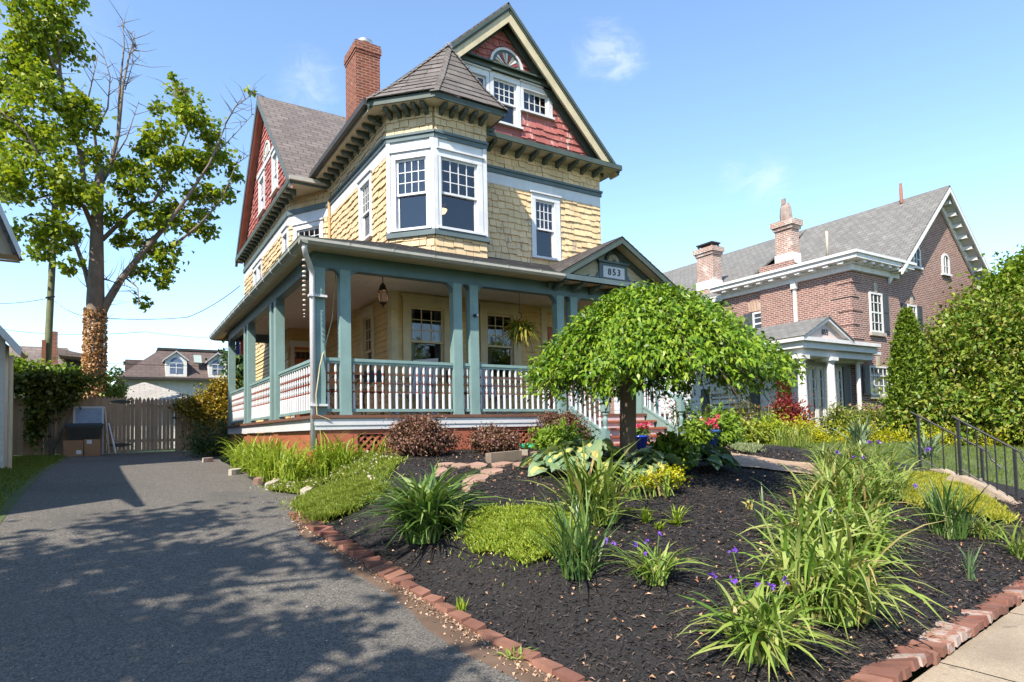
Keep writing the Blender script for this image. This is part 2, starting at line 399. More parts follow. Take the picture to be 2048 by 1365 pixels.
# ------------------------------------------------------------------ ground, driveway, bed, lawns, walk
def sheet(name, X, Y, Z, mat, smooth=True):
    ny, nx = X.shape; V = np.stack([X, Y, Z], -1).reshape(-1, 3); i, j = np.meshgrid(np.arange(ny - 1), np.arange(nx - 1), indexing='ij'); a = (i * nx + j).ravel()
    F = np.stack([a, a + 1, a + nx + 1, a + nx], 1); o = strips(name, V, F, mat, smooth=smooth); o['kind'] = 'structure'; return o
RSG = np.random.RandomState(5)
def vnoise(x, y, s, seed=0):
    """smooth value noise on plane coordinates"""
    rs = np.random.RandomState(seed); T = rs.rand(64, 64); u, v = np.asarray(x) / s, np.asarray(y) / s; i, j = np.floor(u).astype(int), np.floor(v).astype(int); f, g = u - i, v - j; f = f * f * (3 - 2 * f); g = g * g * (3 - 2 * g)
    A = lambda a, b: T[a % 64, b % 64]; return (A(i, j) * (1 - f) + A(i + 1, j) * f) * (1 - g) + (A(i, j + 1) * (1 - f) + A(i + 1, j + 1) * f) * g
# far ground
xs = np.concatenate([np.linspace(-700, -20, 24), np.linspace(-18, 40, 59), np.linspace(45, 900, 26)]); ys = np.concatenate([np.linspace(-120, -6, 12), np.linspace(-5, 40, 91), np.linspace(44, 1200, 40)])
X, Y = np.meshgrid(xs, ys)
def groundm():
    m, nt, n, L, b = nodes_of('earth_and_grass'); f = noise(n, L, .8, 8); c = mixc(n, L, remap(n, L, f, .35, .65), (.05, .075, .02), (.10, .13, .035)); f2 = noise(n, L, 30, 4); c = mixc(n, L, remap(n, L, f2, .35, .7, 0, .6), c, (.03, .045, .012)); L.new(c, b.inputs['Base Color']); b.inputs['Roughness'].default_value = .95; bump(n, L, f2, b, .6, .03); return m
sheet('ground', X, Y, terr(X, Y) - 0.05 - .45 * ((X > -4) * (X < 13) * (Y > 0) * (Y < 24)), groundm())
# driveway
EDGE = ((-6, 2.5), (1.5, 2.40), (3.18, 2.37), (3.9, 2.30), (5.5, 2.19), (7.6, 1.99), (8.3, 1.93), (8.8, 2.1), (9.4, 2.35), (9.9, 2.0), (10.7, 1.93), (13.6, 1.80), (15.4, 1.86), (17, 2.0), (19, 2.4), (23, 3.2))
def edge_x(y): return _i(y, EDGE)
def asphalt():
    m, nt, n, L, b = nodes_of('asphalt'); v = n.new('ShaderNodeTexVoronoi'); v.inputs['Scale'].default_value = 85; g = n.new('ShaderNodeNewGeometry'); L.new(g.outputs['Position'], v.inputs['Vector'])
    c = mixc(n, L, remap(n, L, v.outputs['Color'], .2, .9), (.052, .047, .042), (.165, .152, .136)); f = noise(n, L, 1.1, 7); c = mixc(n, L, remap(n, L, f, .35, .7, 0, .5), c, (.086, .078, .07)); f2 = noise(n, L, 260, 2); c = mixc(n, L, remap(n, L, f2, .68, .74, 0, .8), c, (.42, .41, .38))
    dn = n.new('ShaderNodeTexNoise'); dn.inputs['Scale'].default_value = 3.0; dn.inputs['Detail'].default_value = 5; L.new(g.outputs['Position'], dn.inputs['Vector']); vm = n.new('ShaderNodeVectorMath'); vm.operation = 'MULTIPLY_ADD'; L.new(dn.outputs['Color'], vm.inputs[0]); vm.inputs[1].default_value = (.55, .55, 0); L.new(g.outputs['Position'], vm.inputs[2])
    vc = n.new('ShaderNodeTexVoronoi'); vc.feature = 'DISTANCE_TO_EDGE'; vc.inputs['Scale'].default_value = .42; L.new(vm.outputs[0], vc.inputs['Vector']); fg = noise(n, L, .9, 3); ck = n.new('ShaderNodeMath'); ck.operation = 'MULTIPLY'; L.new(remap(n, L, vc.outputs['Distance'], .0025, .006, 1, 0), ck.inputs[0]); L.new(remap(n, L, fg, .47, .55), ck.inputs[1]); cf = n.new('ShaderNodeMath'); cf.operation = 'MULTIPLY'; cf.inputs[1].default_value = .3; L.new(ck.outputs[0], cf.inputs[0]); c = mixc(n, L, cf.outputs[0], c, (.03, .029, .028))
    fo = noise(n, L, .55, 4, None, .4); c = mixc(n, L, remap(n, L, fo, .58, .66, 0, .4), c, (.06, .058, .056)); fp = noise(n, L, 16, 5); c = mixc(n, L, remap(n, L, fp, .6, .75, 0, .45), c, (.21, .2, .185))
    f3 = noise(n, L, 5, 6); c = mixc(n, L, remap(n, L, f3, .62, .75, 0, .35), c, (.2, .185, .16)); L.new(c, b.inputs['Base Color']); b.inputs['Roughness'].default_value = .85; b.inputs['Specular IOR Level'].default_value = .3
    bump(n, L, v.outputs['Distance'], b, .7, .006); return m
s = np.linspace(0, 1, 40); yy_ = np.linspace(-6, 22.95, 240); SS, YY = np.meshgrid(s, yy_); XL = _i(YY, ((-6, -3.5), (4, -1.6), (8, -1.25), (18, -1.2), (23, -1.6))); XX = XL + (edge_x(YY) + .12 - XL) * SS
sheet('driveway', XX, YY, terr(XX, YY) + .004 + .006 * vnoise(XX, YY, .8, 2), asphalt())
# planting bed
def mulchm():
    m, nt, n, L, b = nodes_of('black_mulch'); f = noise(n, L, 60, 6); c = mixc(n, L, remap(n, L, f, .35, .7), (.009, .0082, .009), (.033, .03, .031)); f2 = noise(n, L, 2.2, 6); c = mixc(n, L, remap(n, L, f2, .55, .75, 0, .4), c, (.04, .032, .026)); L.new(c, b.inputs['Base Color']); b.inputs['Roughness'].default_value = .9; b.inputs['Specular IOR Level'].default_value = .25; bump(n, L, f, b, 1.0, .02); return m
def ylo(x): return 2.04 + .118 * (x - 3.92)
def bed_z(x, y):
    e = np.clip((np.asarray(x) - edge_x(y)) / .5, 0, 1); return terr(x, y) + .01 + .05 * e * np.clip((np.asarray(y) - ylo(x)) / .3, 0, 1) + .03 * (vnoise(x, y, .35, 3) - .5) * e
t_ = np.linspace(0, 1, 230); s_ = np.linspace(0, 1, 230) ** 1.25; SS, TT = np.meshgrid(s_, t_); X0 = 2.2 + SS * 9.3; YY = ylo(X0) + TT * (11.6 - ylo(X0)); XX = edge_x(YY) + SS * (11.5 - edge_x(YY))
sheet('mulch_bed', XX, YY, bed_z(XX, YY), mulchm())
def bz(x, y): return float(bed_z(x, y))
# mulch chips
def scatter_chips(n, seed):
    rs = np.random.RandomState(seed); d = np.sqrt(rs.rand(n)) ; x = 2.0 + rs.rand(n) * 8.8; y = 2.0 + rs.rand(n) ** 1.6 * 8; k = (x > edge_x(y) + .03) & (y > ylo(x) + .03); x, y = x[k], y[k]; n = len(x)
    P = np.stack([x, y, bed_z(x, y) + .004 + .012 * rs.rand(n)], 1); a = rs.rand(n) * 6.28; D = np.stack([np.cos(a), np.sin(a), rs.normal(size=n) * .28], 1); N = unit(np.stack([rs.normal(size=n) * .5, rs.normal(size=n) * .5, np.ones(n)], 1)); return P, D, N, rs
P, D, Nn, rs = scatter_chips(70000, 8); n = len(P)
V, F4 = leafgeo(P, D, Nn, .022 + .045 * rs.rand(n), .005 + .010 * rs.rand(n), .15)
o = strips('mulch_chips', V, F4, leafm('mulch_chip', [(.011, .010, .0105), (.024, .0215, .022), (.055, .049, .05), (.018, .016, .016), (.12, .09, .075)], 0.0, .7)); o['kind'] = 'stuff'; o['label'] = 'loose black wood mulch chips covering the planting bed'; o['category'] = 'mulch'
P, D, Nn, rs = scatter_chips(1500, 9); n = len(P); V, F4 = leafgeo(P, D, Nn, .02 + .035 * rs.rand(n), .01 + .018 * rs.rand(n), .3)
o = strips('leaf_litter', V + [0, 0, .008], F4, leafm('dry_litter', [(.35, .22, .12), (.55, .42, .30), (.30, .12, .05), (.5, .36, .28)], .15, .7)); o['kind'] = 'stuff'; o['label'] = 'scattered tan and orange leaf litter lying on the black mulch'; o['category'] = 'leaf litter'
# dirt and litter between driveway and bricks
rs = np.random.RandomState(12); n = 1500; y = 2.6 + rs.rand(n) * 5.6; x = edge_x(y) - .02 - np.abs(rs.normal(size=n)) * .09; P = np.stack([x, y, terr(x, y) + .012], 1); a = rs.rand(n) * 6.28
V, F4 = leafgeo(P, np.stack([np.cos(a), np.sin(a), rs.normal(size=n) * .2], 1), unit(np.stack([rs.normal(size=n) * .3, rs.normal(size=n) * .3, np.ones(n)], 1)), .015 + .03 * rs.rand(n), .01 + .02 * rs.rand(n), .3)
o = strips('edge_litter', V, F4, leafm('edge_litter', [(.10, .06, .04), (.30, .2, .13), (.5, .38, .3), (.05, .035, .03)], .1, .8)); o['kind'] = 'stuff'; o['label'] = 'brown crumbs and pebbles along the driveway brick edging'; o['category'] = 'leaf litter'
yy_ = np.linspace(2.0, 7.7, 60); ss = np.linspace(-.3, .1, 8); SS, YY = np.meshgrid(ss, yy_); XX = edge_x(YY) + SS * (1 + .5 * vnoise(YY * 0, YY, .4, 7)); sheet('soil_strip', XX, YY, terr(XX, YY) + .012 - .02 * np.abs((SS + .1) / .2) ** 3, paint('bare_soil', (.13, .085, .06), .95, .5))
# grit and petals blown over the asphalt
rs = np.random.RandomState(14); n = 900; y = 2.4 + rs.rand(n) ** 1.4 * 16; x = -1.3 + rs.rand(n) ** .8 * (edge_x(y) + 1.2); P = np.stack([x, y, terr(x, y) + .012], 1); a = rs.rand(n) * 6.28
V, F4 = leafgeo(P, np.stack([np.cos(a), np.sin(a), rs.normal(size=n) * .1], 1), unit(np.stack([rs.normal(size=n) * .2, rs.normal(size=n) * .2, np.ones(n)], 1)), .008 + .018 * rs.rand(n) ** 2, .006 + .010 * rs.rand(n), .3)
o = strips('driveway_grit', V, F4, leafm('grit', [(.4, .36, .3), (.2, .17, .13), (.55, .5, .45), (.12, .08, .05)], .1, .8)); o['kind'] = 'stuff'; o['label'] = 'tiny pale petals and grit strewn over the asphalt driveway'; o['category'] = 'grit'
# sidewalk
def walkm(name, c1, c2):
    m, nt, n, L, b = nodes_of(name); v = n.new('ShaderNodeTexVoronoi'); v.inputs['Scale'].default_value = 90; g = n.new('ShaderNodeNewGeometry'); L.new(g.outputs['Position'], v.inputs['Vector']); c = mixc(n, L, remap(n, L, v.outputs['Color'], .2, .9), c1, c2); f = noise(n, L, 1.7, 7); c = mixc(n, L, remap(n, L, f, .4, .7, 0, .6), c, scale_c(c1, .62)); f2 = noise(n, L, 8, 6); c = mixc(n, L, remap(n, L, f2, .62, .72, 0, .55), c, (.10, .085, .065)); L.new(c, b.inputs['Base Color']); b.inputs['Roughness'].default_value = .9; bump(n, L, v.outputs['Distance'], b, .6, .006); return m
CONC = walkm('old_concrete', (.265, .21, .15), (.35, .285, .21))
s = np.linspace(0, 1, 14)
for (xa, xb) in ((2.3, 4.45), (4.465, 6.0), (6.015, 7.6), (7.615, 9.2), (9.215, 12.5)):
    xx = np.linspace(xa, xb, 24); SS, XX = np.meshgrid(s, xx); YY = .2 + (ylo(XX) - .06 - .2) * SS; sheet('sidewalk', XX, YY, terr(XX, YY) * 0 + .035 * np.clip((XX - 4) / 5, 0, 1.5) + .012 + .01 * vnoise(XX, YY, .5, 4) * (1 - np.abs(2 * SS - 1) ** 8), CONC)
# walkway from the steps to the porch
top = [(1398, 906), (1440, 911), (1500, 923), (1560, 931), (1620, 938), (1665, 946)]; bot = [(1390, 930), (1430, 934), (1490, 946), (1550, 954), (1610, 960), (1650, 966)]
SANDST = walkm('tan_flag_paving', (.32, .215, .15), (.42, .30, .21))
A_ = [hit(*p) for p in top]; B_ = [hit(*p) for p in bot]; mb = MB(); u = 6
for i in range(5):
    for k in range(4):
        q = lambda P, j: P[i].lerp(P[i + 1], (k + j) / 4)
        a, b, c, d = q(B_, 0), q(B_, 1), q(A_, 1), q(A_, 0); zz = lambda p: Vector((p.x, p.y, bz(p.x, p.y) + .03))
        mb.poly([zz(a), zz(b), zz(c), zz(d)])
mb.build('walkway', SANDST)['kind'] = 'structure'
# lawns
def lawn(name, poly_fn, n, h, seed, xr, yr, mats, label):
    rs = np.random.RandomState(seed); x = xr[0] + rs.rand(n) * (xr[1] - xr[0]); y = yr[0] + rs.rand(n) * (yr[1] - yr[0]); k = poly_fn(x, y); x, y = x[k], y[k]; n = len(x)
    P = np.stack([x, y, terr(x, y) + .0], 1); a = rs.rand(n) * 6.28; D = np.stack([np.cos(a) * .45, np.sin(a) * .45, np.ones(n)], 1); Nn = unit(np.stack([np.cos(a + 1), np.sin(a + 1), .3 * np.ones(n)], 1)); V, F4 = leafgeo(P, D, Nn, h * (.6 + .8 * rs.rand(n)), .008 + .008 * rs.rand(n), .1)
    o = strips(name, V, F4, mats); o['kind'] = 'stuff'; o['label'] = label; o['category'] = 'grass'; return o
GRASS = leafm('lawn_grass', [(.07, .12, .018), (.12, .19, .03), (.19, .25, .045)], .35)
X, Y = np.meshgrid(np.linspace(-9, -1.1, 30), np.linspace(5, 22.9, 60)); sheet('lawn', X, Y, terr(X, Y) + .012, groundm())
lawn('lawn_grass', lambda x, y: x < -1.15 - .1 * vnoise(y, y, .7, 3), 42000, .06, 21, (-4.2, -1.0), (7, 22.8), GRASS, 'short shaded lawn grass left of the driveway')
X, Y = np.meshgrid(np.linspace(11.45, 40, 60), np.linspace(2.5, 20, 50)); sheet('lawn', X, Y, terr(X, Y) + .01, groundm())
lawn('lawn_grass', lambda x, y: (x > 11.6), 30000, .07, 22, (11.6, 24), (3.5, 12), GRASS, 'sunlit lawn grass beyond the iron handrails')
# ------------------------------------------------------------------ the Victorian house
YEL = paint('yellow_shingle_paint', (0.61, 0.455, 0.275), 0.7, 0.22, (0.27, 0.23, 0.17), 0.06, island=0.22)
YELP = paint('yellow_shingle_worn_lightened', (0.74, 0.535, 0.315), 0.75, 0.25, (0.27, 0.23, 0.18), 0.13, island=0.35, streak=True)  # worn finish; base also lightened to make up for the shaded front wall
REDS = paint('red_shingle_paint', (0.45, 0.145, 0.13), 0.7, 0.4, (0.5, 0.32, 0.29), 0.15, island=0.6, streak=True)
CLAP = paint('yellow_clapboard_paint', (0.64, 0.46, 0.22), 0.6, 0.3)
BLUE = paint('blue_green_trim_paint', (0.10, 0.138, 0.148), 0.5, 0.25, (0.33, 0.36, 0.33), 0.03)
BEAM = paint('porch_beam_shaded_paint', (0.105, 0.175, 0.21), 0.5, 0.25, (0.33, 0.36, 0.33), 0.02)  # darker, bluer than the posts: shade and sky fill are in the colour
TEAL = paint('teal_porch_paint', (0.185, 0.285, 0.28), 0.45, 0.22, (0.4, 0.45, 0.42), 0.035)
GREEN = paint('dark_green_trim_paint', (0.07, 0.092, 0.08), 0.5, 0.3)
CREAM = paint('cream_soffit_paint', (0.50, 0.43, 0.29), 0.6, 0.25, (0.35, 0.24, 0.15), 0.02)
WHITE = paint('white_trim_paint', (0.60, 0.61, 0.64), 0.5, 0.18, (0.24, 0.17, 0.13), 0.075, streak=True)
WHITEC = paint('white_clean_paint', (0.56, 0.56, 0.585), 0.45, 0.1)
MAUVE = paint('pale_riser_paint', (0.52, 0.42, 0.43), 0.55, 0.2)
RUST = paint('rust_red_paint', (0.37, 0.115, 0.065), 0.55, 0.3, (0.40, 0.18, 0.12), 0.04)
DECK = paint('brown_deck_paint', (0.16, 0.075, 0.05), 0.5, 0.3)
PINKR = paint('faded_red_soffit', (0.48, 0.22, 0.17), 0.65, 0.35)
GUTT = paint('grey_gutter', (0.40, 0.38, 0.34), 0.4, 0.25)
SLATE = paint('grey_roof_shingle', (0.155, 0.137, 0.13), 0.85, 0.35, island=0.55)
SLATE2 = tilem('brown_roof_tiles', (0.085, 0.07, 0.064), (0.15, 0.125, 0.115), (0.02, 0.017, 0.015), 0.36, 0.2)
DARKR = paint('dark_roof_edge', (0.035, 0.035, 0.034), 0.8, 0.3)
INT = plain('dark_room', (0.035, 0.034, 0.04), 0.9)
CURT = plain('lace_curtain', (0.40, 0.39, 0.37), 0.9)
HBRICK = brickm('old_red_brick', (0.23, 0.06, 0.03), (0.12, 0.033, 0.022), (0.27, 0.19, 0.15), 0.21, 0.072, 0.012, 0.03)
METAL = plain('galvanised_metal', (0.55, 0.56, 0.58), 0.35, 0.8)
IRON = plain('black_iron', (0.015, 0.015, 0.017), 0.45)
DOORW = paint('orange_door_wood', (0.42, 0.13, 0.05), 0.4, 0.3)

HOUSE = thing('victorian_house', (7.5, 12.2, 1.2), 'yellow and red shingled Victorian house with wraparound porch and brick chimney', 'house')
P_ = lambda: MB()
UX, UY, UZ = (1, 0, 0), (0, 1, 0), (0, 0, 1)

def window(parent, F, u0, v0, u1, v1, cols=4, rows=3, casL=0.11, casR=None, trim=None, depth=0.7, curtain=None, single=False, low_cols=0, mid=0.5, head=0.14, sill=True, glassmat=None):
    casR = casL if casR is None else casR; trim = trim or WHITE
    m = MB(); n0, n1 = -0.085, 0.045
    m.obox(F, u0 - casL, u0, v0, v1, n0, n1); m.obox(F, u1, u1 + casR, v0, v1, n0, n1)
    m.obox(F, u0 - casL, u1 + casR, v1, v1 + head, n0, n1 + 0.003)
    m.obox(F, u0 - casL - 0.03, u1 + casR + 0.03, v1 + head, v1 + head + 0.035, -0.01, n1 + 0.04)
    if sill: m.obox(F, u0 - casL - 0.03, u1 + casR + 0.03, v0 - 0.05, v0, n0, n1 + 0.05)
    s = 0.045; vm = v0 + (v1 - v0) * mid
    def sash(a, b, c, d, n, cc, rr):
        m.obox(F, a, a + s, b, d, n - 0.035, n); m.obox(F, c - s, c, b, d, n - 0.035, n)
        m.obox(F, a + s, c - s, b, b + s, n - 0.035, n - 0.001); m.obox(F, a + s, c - s, d - s, d, n - 0.035, n - 0.001)
        for i in range(1, cc):
            x = a + s + (c - a - 2 * s) * i / cc; m.obox(F, x - 0.009, x + 0.009, b + s, d - s, n - 0.03, n - 0.006)
        for i in range(1, rr):
            y = b + s + (d - b - 2 * s) * i / rr; m.obox(F, a + s, c - s, y - 0.009, y + 0.009, n - 0.03, n - 0.008)
    if single: sash(u0, v0, u1, v1, -0.02, cols, rows)
    else:
        sash(u0, vm - 0.02, u1, v1, -0.005, cols, rows); sash(u0, v0, u1, vm + 0.025, -0.045, low_cols or 1, 2 if low_cols else 1)
    w = m.build('window', trim, parent)
    g = MB()
    if single: g.poly([F(u0 + .02, v0 + .02, -.04), F(u1 - .02, v0 + .02, -.04), F(u1 - .02, v1 - .02, -.04), F(u0 + .02, v1 - .02, -.04)])
    else:
        g.poly([F(u0 + .02, vm, -.024), F(u1 - .02, vm, -.024), F(u1 - .02, v1 - .02, -.024), F(u0 + .02, v1 - .02, -.024)])
        g.poly([F(u0 + .02, v0 + .02, -.064), F(u1 - .02, v0 + .02, -.064), F(u1 - .02, vm, -.064), F(u0 + .02, vm, -.064)])
    g.build('pane', GLASS, w)
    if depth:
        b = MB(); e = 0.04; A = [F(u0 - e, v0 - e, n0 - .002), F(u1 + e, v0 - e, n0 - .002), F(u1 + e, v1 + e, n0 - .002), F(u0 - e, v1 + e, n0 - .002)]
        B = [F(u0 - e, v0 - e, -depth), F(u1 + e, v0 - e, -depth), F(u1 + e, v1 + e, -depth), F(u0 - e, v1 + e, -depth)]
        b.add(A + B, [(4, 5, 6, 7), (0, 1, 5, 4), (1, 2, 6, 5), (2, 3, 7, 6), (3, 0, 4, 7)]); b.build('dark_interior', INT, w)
    if curtain:
        for (a, b_, c, d) in curtain:
            cm = MB(); k = 28; pts = [(u0 + (u1 - u0) * (a + (c - a) * i / k), -0.13 + 0.018 * math.sin(i * 1.9) + 0.006 * math.sin(i * 5.1)) for i in range(k + 1)]
            for (p, q) in zip(pts, pts[1:]): cm.poly([F(p[0], v0 + (v1 - v0) * b_, p[1]), F(q[0], v0 + (v1 - v0) * b_, q[1]), F(q[0], v0 + (v1 - v0) * d, q[1]), F(p[0], v0 + (v1 - v0) * d, p[1])])
            cm.build('curtain', CURT, w)
    return w

def bracket_mesh(F, u, top, reach, w=0.085, h=0.17):
    m = MB(); a = reach
    prof = [(0, 0), (a, 0), (a, -0.05), (a * 0.88, -0.085), (a * 0.62, -0.085), (a * 0.5, -0.12), (a * 0.25, -h * 0.85), (0, -h)]
    lo = [F(u - w / 2, top + z, n) for n, z in prof]; hi = [F(u + w / 2, top + z, n) for n, z in prof]
    return m.hexa(lo, hi)
def brackets(F, us, top, reach, parent=None, mat=None):
    for u in us: bracket_mesh(F, u, top, reach).build('bracket', mat or GREEN, parent or HOUSE)
def rng_us(a, b, n): return [a + (b - a) * (i + 0.5) / n for i in range(n)]

# --- plan: left wall, chamfer, bay front, bay return, front wall
A0, A1, B1, C1, D1, E1 = (4.66, 16.10), (4.66, 12.02), (5.35, 11.27), (6.53, 11.27), (6.53, 12.20), (10.41, 12.20)
def seg_frame(p, q, z=0): return frame((p[0], p[1], z), (q[0] - p[0], q[1] - p[1], 0)), math.hypot(q[0] - p[0], q[1] - p[1])
Z2, ZB0, ZB1, ZB2, ZS = 4.9, 7.22, 7.47, 7.60, 8.05       # 2nd floor base, white band, blue belt, soffit
# left wall of the main block
F, Lw = seg_frame(A0, A1); hole = (2.46, 5.85, 3.08, 7.10)
m = P_(); rect = [(0, Z2), (Lw, Z2), (Lw, ZS), (0, ZS)]; wall(m, F, rect, [hole])
courses(m, F, [(0, 5.2), (Lw, 5.2), (Lw, ZB0), (0, ZB0)], [(2.38, 5.7, 3.16, 7.3)], 0.15, 0.13, 0.25, 0.06, 0.034, gap=0.010, seed=2); courses(m, F, [(0, ZB2), (Lw, ZB2), (Lw, ZS), (0, ZS)], (), 0.15, 0.13, 0.25, 0.06, 0.034, gap=0.010, seed=3, n0=0.02)
m.build('second_floor_wall', YEL, HOUSE); window(HOUSE, F, *hole, curtain=[(0, .05, .5, 1)])
F2, Lc = seg_frame(A1, B1); holec = (0.19, 5.66, 0.86, 7.10)
F3, Lb = seg_frame(B1, C1); holeb = (0.13, 5.66, 0.97, 7.10)
F4, Lr = seg_frame(C1, D1)
F5, Lf = seg_frame(D1, E1); holef = (1.88, 5.68, 2.44, 7.06)
m = P_()
for Fk, Lk, hk, sd in ((F2, Lc, holec, 5), (F3, Lb, holeb, 6), (F4, Lr, None, 7)):
    wall(m, Fk, [(0, Z2), (Lk, Z2), (Lk, ZS), (0, ZS)], [hk] if hk else [])
    courses(m, Fk, [(0, 5.0), (Lk, 5.0), (Lk, 5.5), (0, 5.5)], (), 0.15, 0.13, 0.25, 0.06, 0.034, gap=0.010, seed=sd); courses(m, Fk, [(0, ZB2), (Lk, ZB2), (Lk, ZS), (0, ZS)], (), 0.15, 0.13, 0.25, 0.06, 0.034, gap=0.010, seed=sd + 20, n0=0.03)
m.build('bay_wall', YEL, HOUSE)
m = P_()
for Fk, Lk, hk in ((F2, Lc, holec), (F3, Lb, holeb), (F4, Lr, None)):
    wall(m, Fk, [(-0.008, 5.6), (Lk + 0.008, 5.6), (Lk + 0.008, ZB1), (-0.008, ZB1)], [hk] if hk else [], 0.02)
for Fk, Lk in ((F2, Lc), (F3, Lb)): m.obox(Fk, -0.012, 0.07, 5.6, ZB1, 0.021, 0.045); m.obox(Fk, Lk - 0.07, Lk + 0.012, 5.6, ZB1, 0.021, 0.047)
m.build('bay_panel', WHITE, HOUSE)
window(HOUSE, F2, *holec, casL=0.10, casR=0.08, curtain=[(0, .5, 1, 1)]); wb = window(HOUSE, F3, *holeb, casL=0.07, casR=0.12, depth=1.6)
# ceiling lamp glowing inside the bay window
lp = thing('ceiling_lamp', F3(0.52, 6.42, -0.75), 'small amber bowl ceiling lamp glowing inside the upstairs bay window', 'lamp')
m = P_(); m.lathe([(0.02, 0.0), (0.07, 0.02), (0.105, 0.07), (0.115, 0.10)], F3(0.52, 6.22, -0.75), 14); m.build('lamp_bowl', plain('amber_glass', (0.8, 0.4, 0.15), 0.3, 0, (1.0, 0.50, 0.22), 2.2), lp, True)
m = P_(); m.tube([F3(0.52, 6.32, -0.75), F3(0.52, 7.1, -0.75)], 0.012, 6); m.lathe([(0.03, 6.33 - 6.33), (0.05, 0.03), (0.02, 0.07)], F3(0.52, 6.33, -0.75), 8)
for k in range(4):
    a = k * math.pi / 2 + .4; c0 = F3(0.52, 6.42, -0.75); m.box(c0.x + .08 * math.cos(a) - .03, c0.x + .08 * math.cos(a) + .03, c0.y + .08 * math.sin(a) - .03, c0.y + .08 * math.sin(a) + .03, c0.z - .005, c0.z + .005)
m.build('stem', plain('bronze', (0.12, 0.05, 0.03), 0.4, 0.5), lp)
# front wall right of the bay
m = P_(); wall(m, F5, [(0, Z2), (Lf, Z2), (Lf, ZS), (0, ZS)], [holef])
courses(m, F5, [(0, 5.2), (Lf, 5.2), (Lf, ZB0), (0, ZB0)], [(1.76, 5.5, 2.62, 7.2)], 0.15, 0.13, 0.25, 0.06, 0.034, gap=0.010, seed=11); courses(m, F5, [(0, ZB2), (Lf, ZB2), (Lf, ZS), (0, ZS)], (), 0.15, 0.13, 0.25, 0.06, 0.034, gap=0.010, seed=12, n0=0.02)
m.build('second_floor_wall', YELP, HOUSE); window(HOUSE, F5, *holef, casL=0.12, casR=0.16)
m = P_(); m.box(10.41, 10.43, 12.18, 20, Z2, ZS); m.build('side_wall', YEL, HOUSE)
# belts
m = P_()
for Fk, a, b in ((F, -0.02, Lw), (F2, 0, Lc), (F3, 0, Lb), (F4, 0, Lr), (F5, 0, Lf + 0.02)):
    m.obox(Fk, a, b + 0.03, ZB1, ZB1 + 0.09, -0.01, 0.055); m.obox(Fk, a, b + 0.045, ZB1 + 0.09, ZB2 + 0.012, -0.01, 0.085)
for Fk, b in ((F2, Lc), (F3, Lb), (F4, Lr)): m.obox(Fk, -0.02, b + 0.03, 5.49, 5.60, -0.01, 0.075)
m.build('belt_moulding', BLUE, HOUSE)
m = P_(); m.obox(F, 0, Lw, ZB0, ZB1, -0.01, 0.024); m.obox(F5, 0, Lf + .01, ZB0, ZB1, -0.01, 0.024); m.obox(F5, Lf - 0.005, Lf + 0.012, 5.3, ZB0, -0.01, 0.012); m.build('frieze_band', WHITE, HOUSE)
# eaves
OUT = [(4.22, 16.05), (4.22, 11.86), (5.19, 10.88), (6.78, 10.88), (6.78, 11.74), (10.78, 11.74), (10.78, 12.6)]
INN = [A0, A1, B1, C1, D1, E1, (10.41, 12.6)]
m = P_()
for i in range(6): m.poly([(*OUT[i], ZS + .035), (*OUT[i + 1], ZS + .035), (*INN[i + 1], ZS + .035), (*INN[i], ZS + .035)])
for i in range(5):
    Fk, Lk = seg_frame(INN[i], INN[i + 1]); m.obox(Fk, 0, Lk, ZS - 0.06, ZS + 0.033, 0.021, 0.06)
m.build('soffit', CREAM, HOUSE)
m = P_()
for i in range(6):
    Fk, Lk = seg_frame(OUT[i], OUT[i + 1]); m.obox(Fk, -0.02, Lk + 0.02, ZS + 0.03, ZS + 0.15, -0.02, 0.018)
m.build('fascia', GREEN, HOUSE)
m = P_(); Fk, Lk = seg_frame(OUT[0], OUT[1]); m.obox(Fk, 0, Lk, ZS + 0.05, ZS + 0.17, 0.02, 0.11); m.build('gutter', paint('dark_gutter', (0.05, 0.05, 0.048), 0.5, .3), HOUSE)
for i, n in ((0, 11), (1, 5), (2, 5), (3, 3), (4, 10)):
    Fk, Lk = seg_frame(INN[i], INN[i + 1]); brackets(Fk, rng_us(0.02, Lk - 0.02, n), ZS + 0.034, 0.33 if i != 4 else 0.40)
# turret roof over the bay
AP = Vector((5.90, 11.64, 9.76)); ZE = ZS + 0.15
ring = [(4.16, 13.4), (4.16, 11.83), (5.16, 10.82), (6.84, 10.82), (6.84, 12.4)]
eave = [Vector((*p, ZE)) for p in ring]; mid = [p.lerp(AP, .36) - Vector((0, 0, .08)) for p in eave]          # flared, bell-like
m = P_()
for i in range(4):
    for lv, (p, q, a, b) in enumerate(((eave[i], eave[i + 1], mid[i], mid[i + 1]), (mid[i], mid[i + 1], AP, AP))):
        U = (q - p).normalized(); up = (a - p) - U * (a - p).dot(U); Fk = frame(p, U, up); Hh = up.length
        pg = [(0, 0), ((q - p).length, 0), ((b - p).dot(U), Hh)] + ([((a - p).dot(U), Hh)] if lv == 0 else []); m.poly([Fk(u, v, -0.005) for u, v in pg])
        courses(m, Fk, pg, (), 0.165, 0.24, 0.36, 0.012, 0.022, seed=40 + i + 10 * lv, gap=0.007)
for i in (1, 2, 3):
    for p0, p1, k in ((eave[i], mid[i], 6), (mid[i], AP, 11)):
        d = p1 - p0; sd = d.cross(Vector((0, 0, 1))).normalized()
        for j in range(k):
            a, b = p0 + d * (j / k), p0 + d * ((j + 1.25) / k); w = 0.10; up = Vector((0, 0, 0.035))
            m.add([a - sd * w - up * .9, a + up * 1.1, a + sd * w - up * .9, b - sd * w * .9 - up * 1.5, b + up * .2, b + sd * w * .9 - up * 1.5], [(0, 1, 4, 3), (1, 2, 5, 4), (0, 2, 1)])
m.build('turret_roof', SLATE, HOUSE)
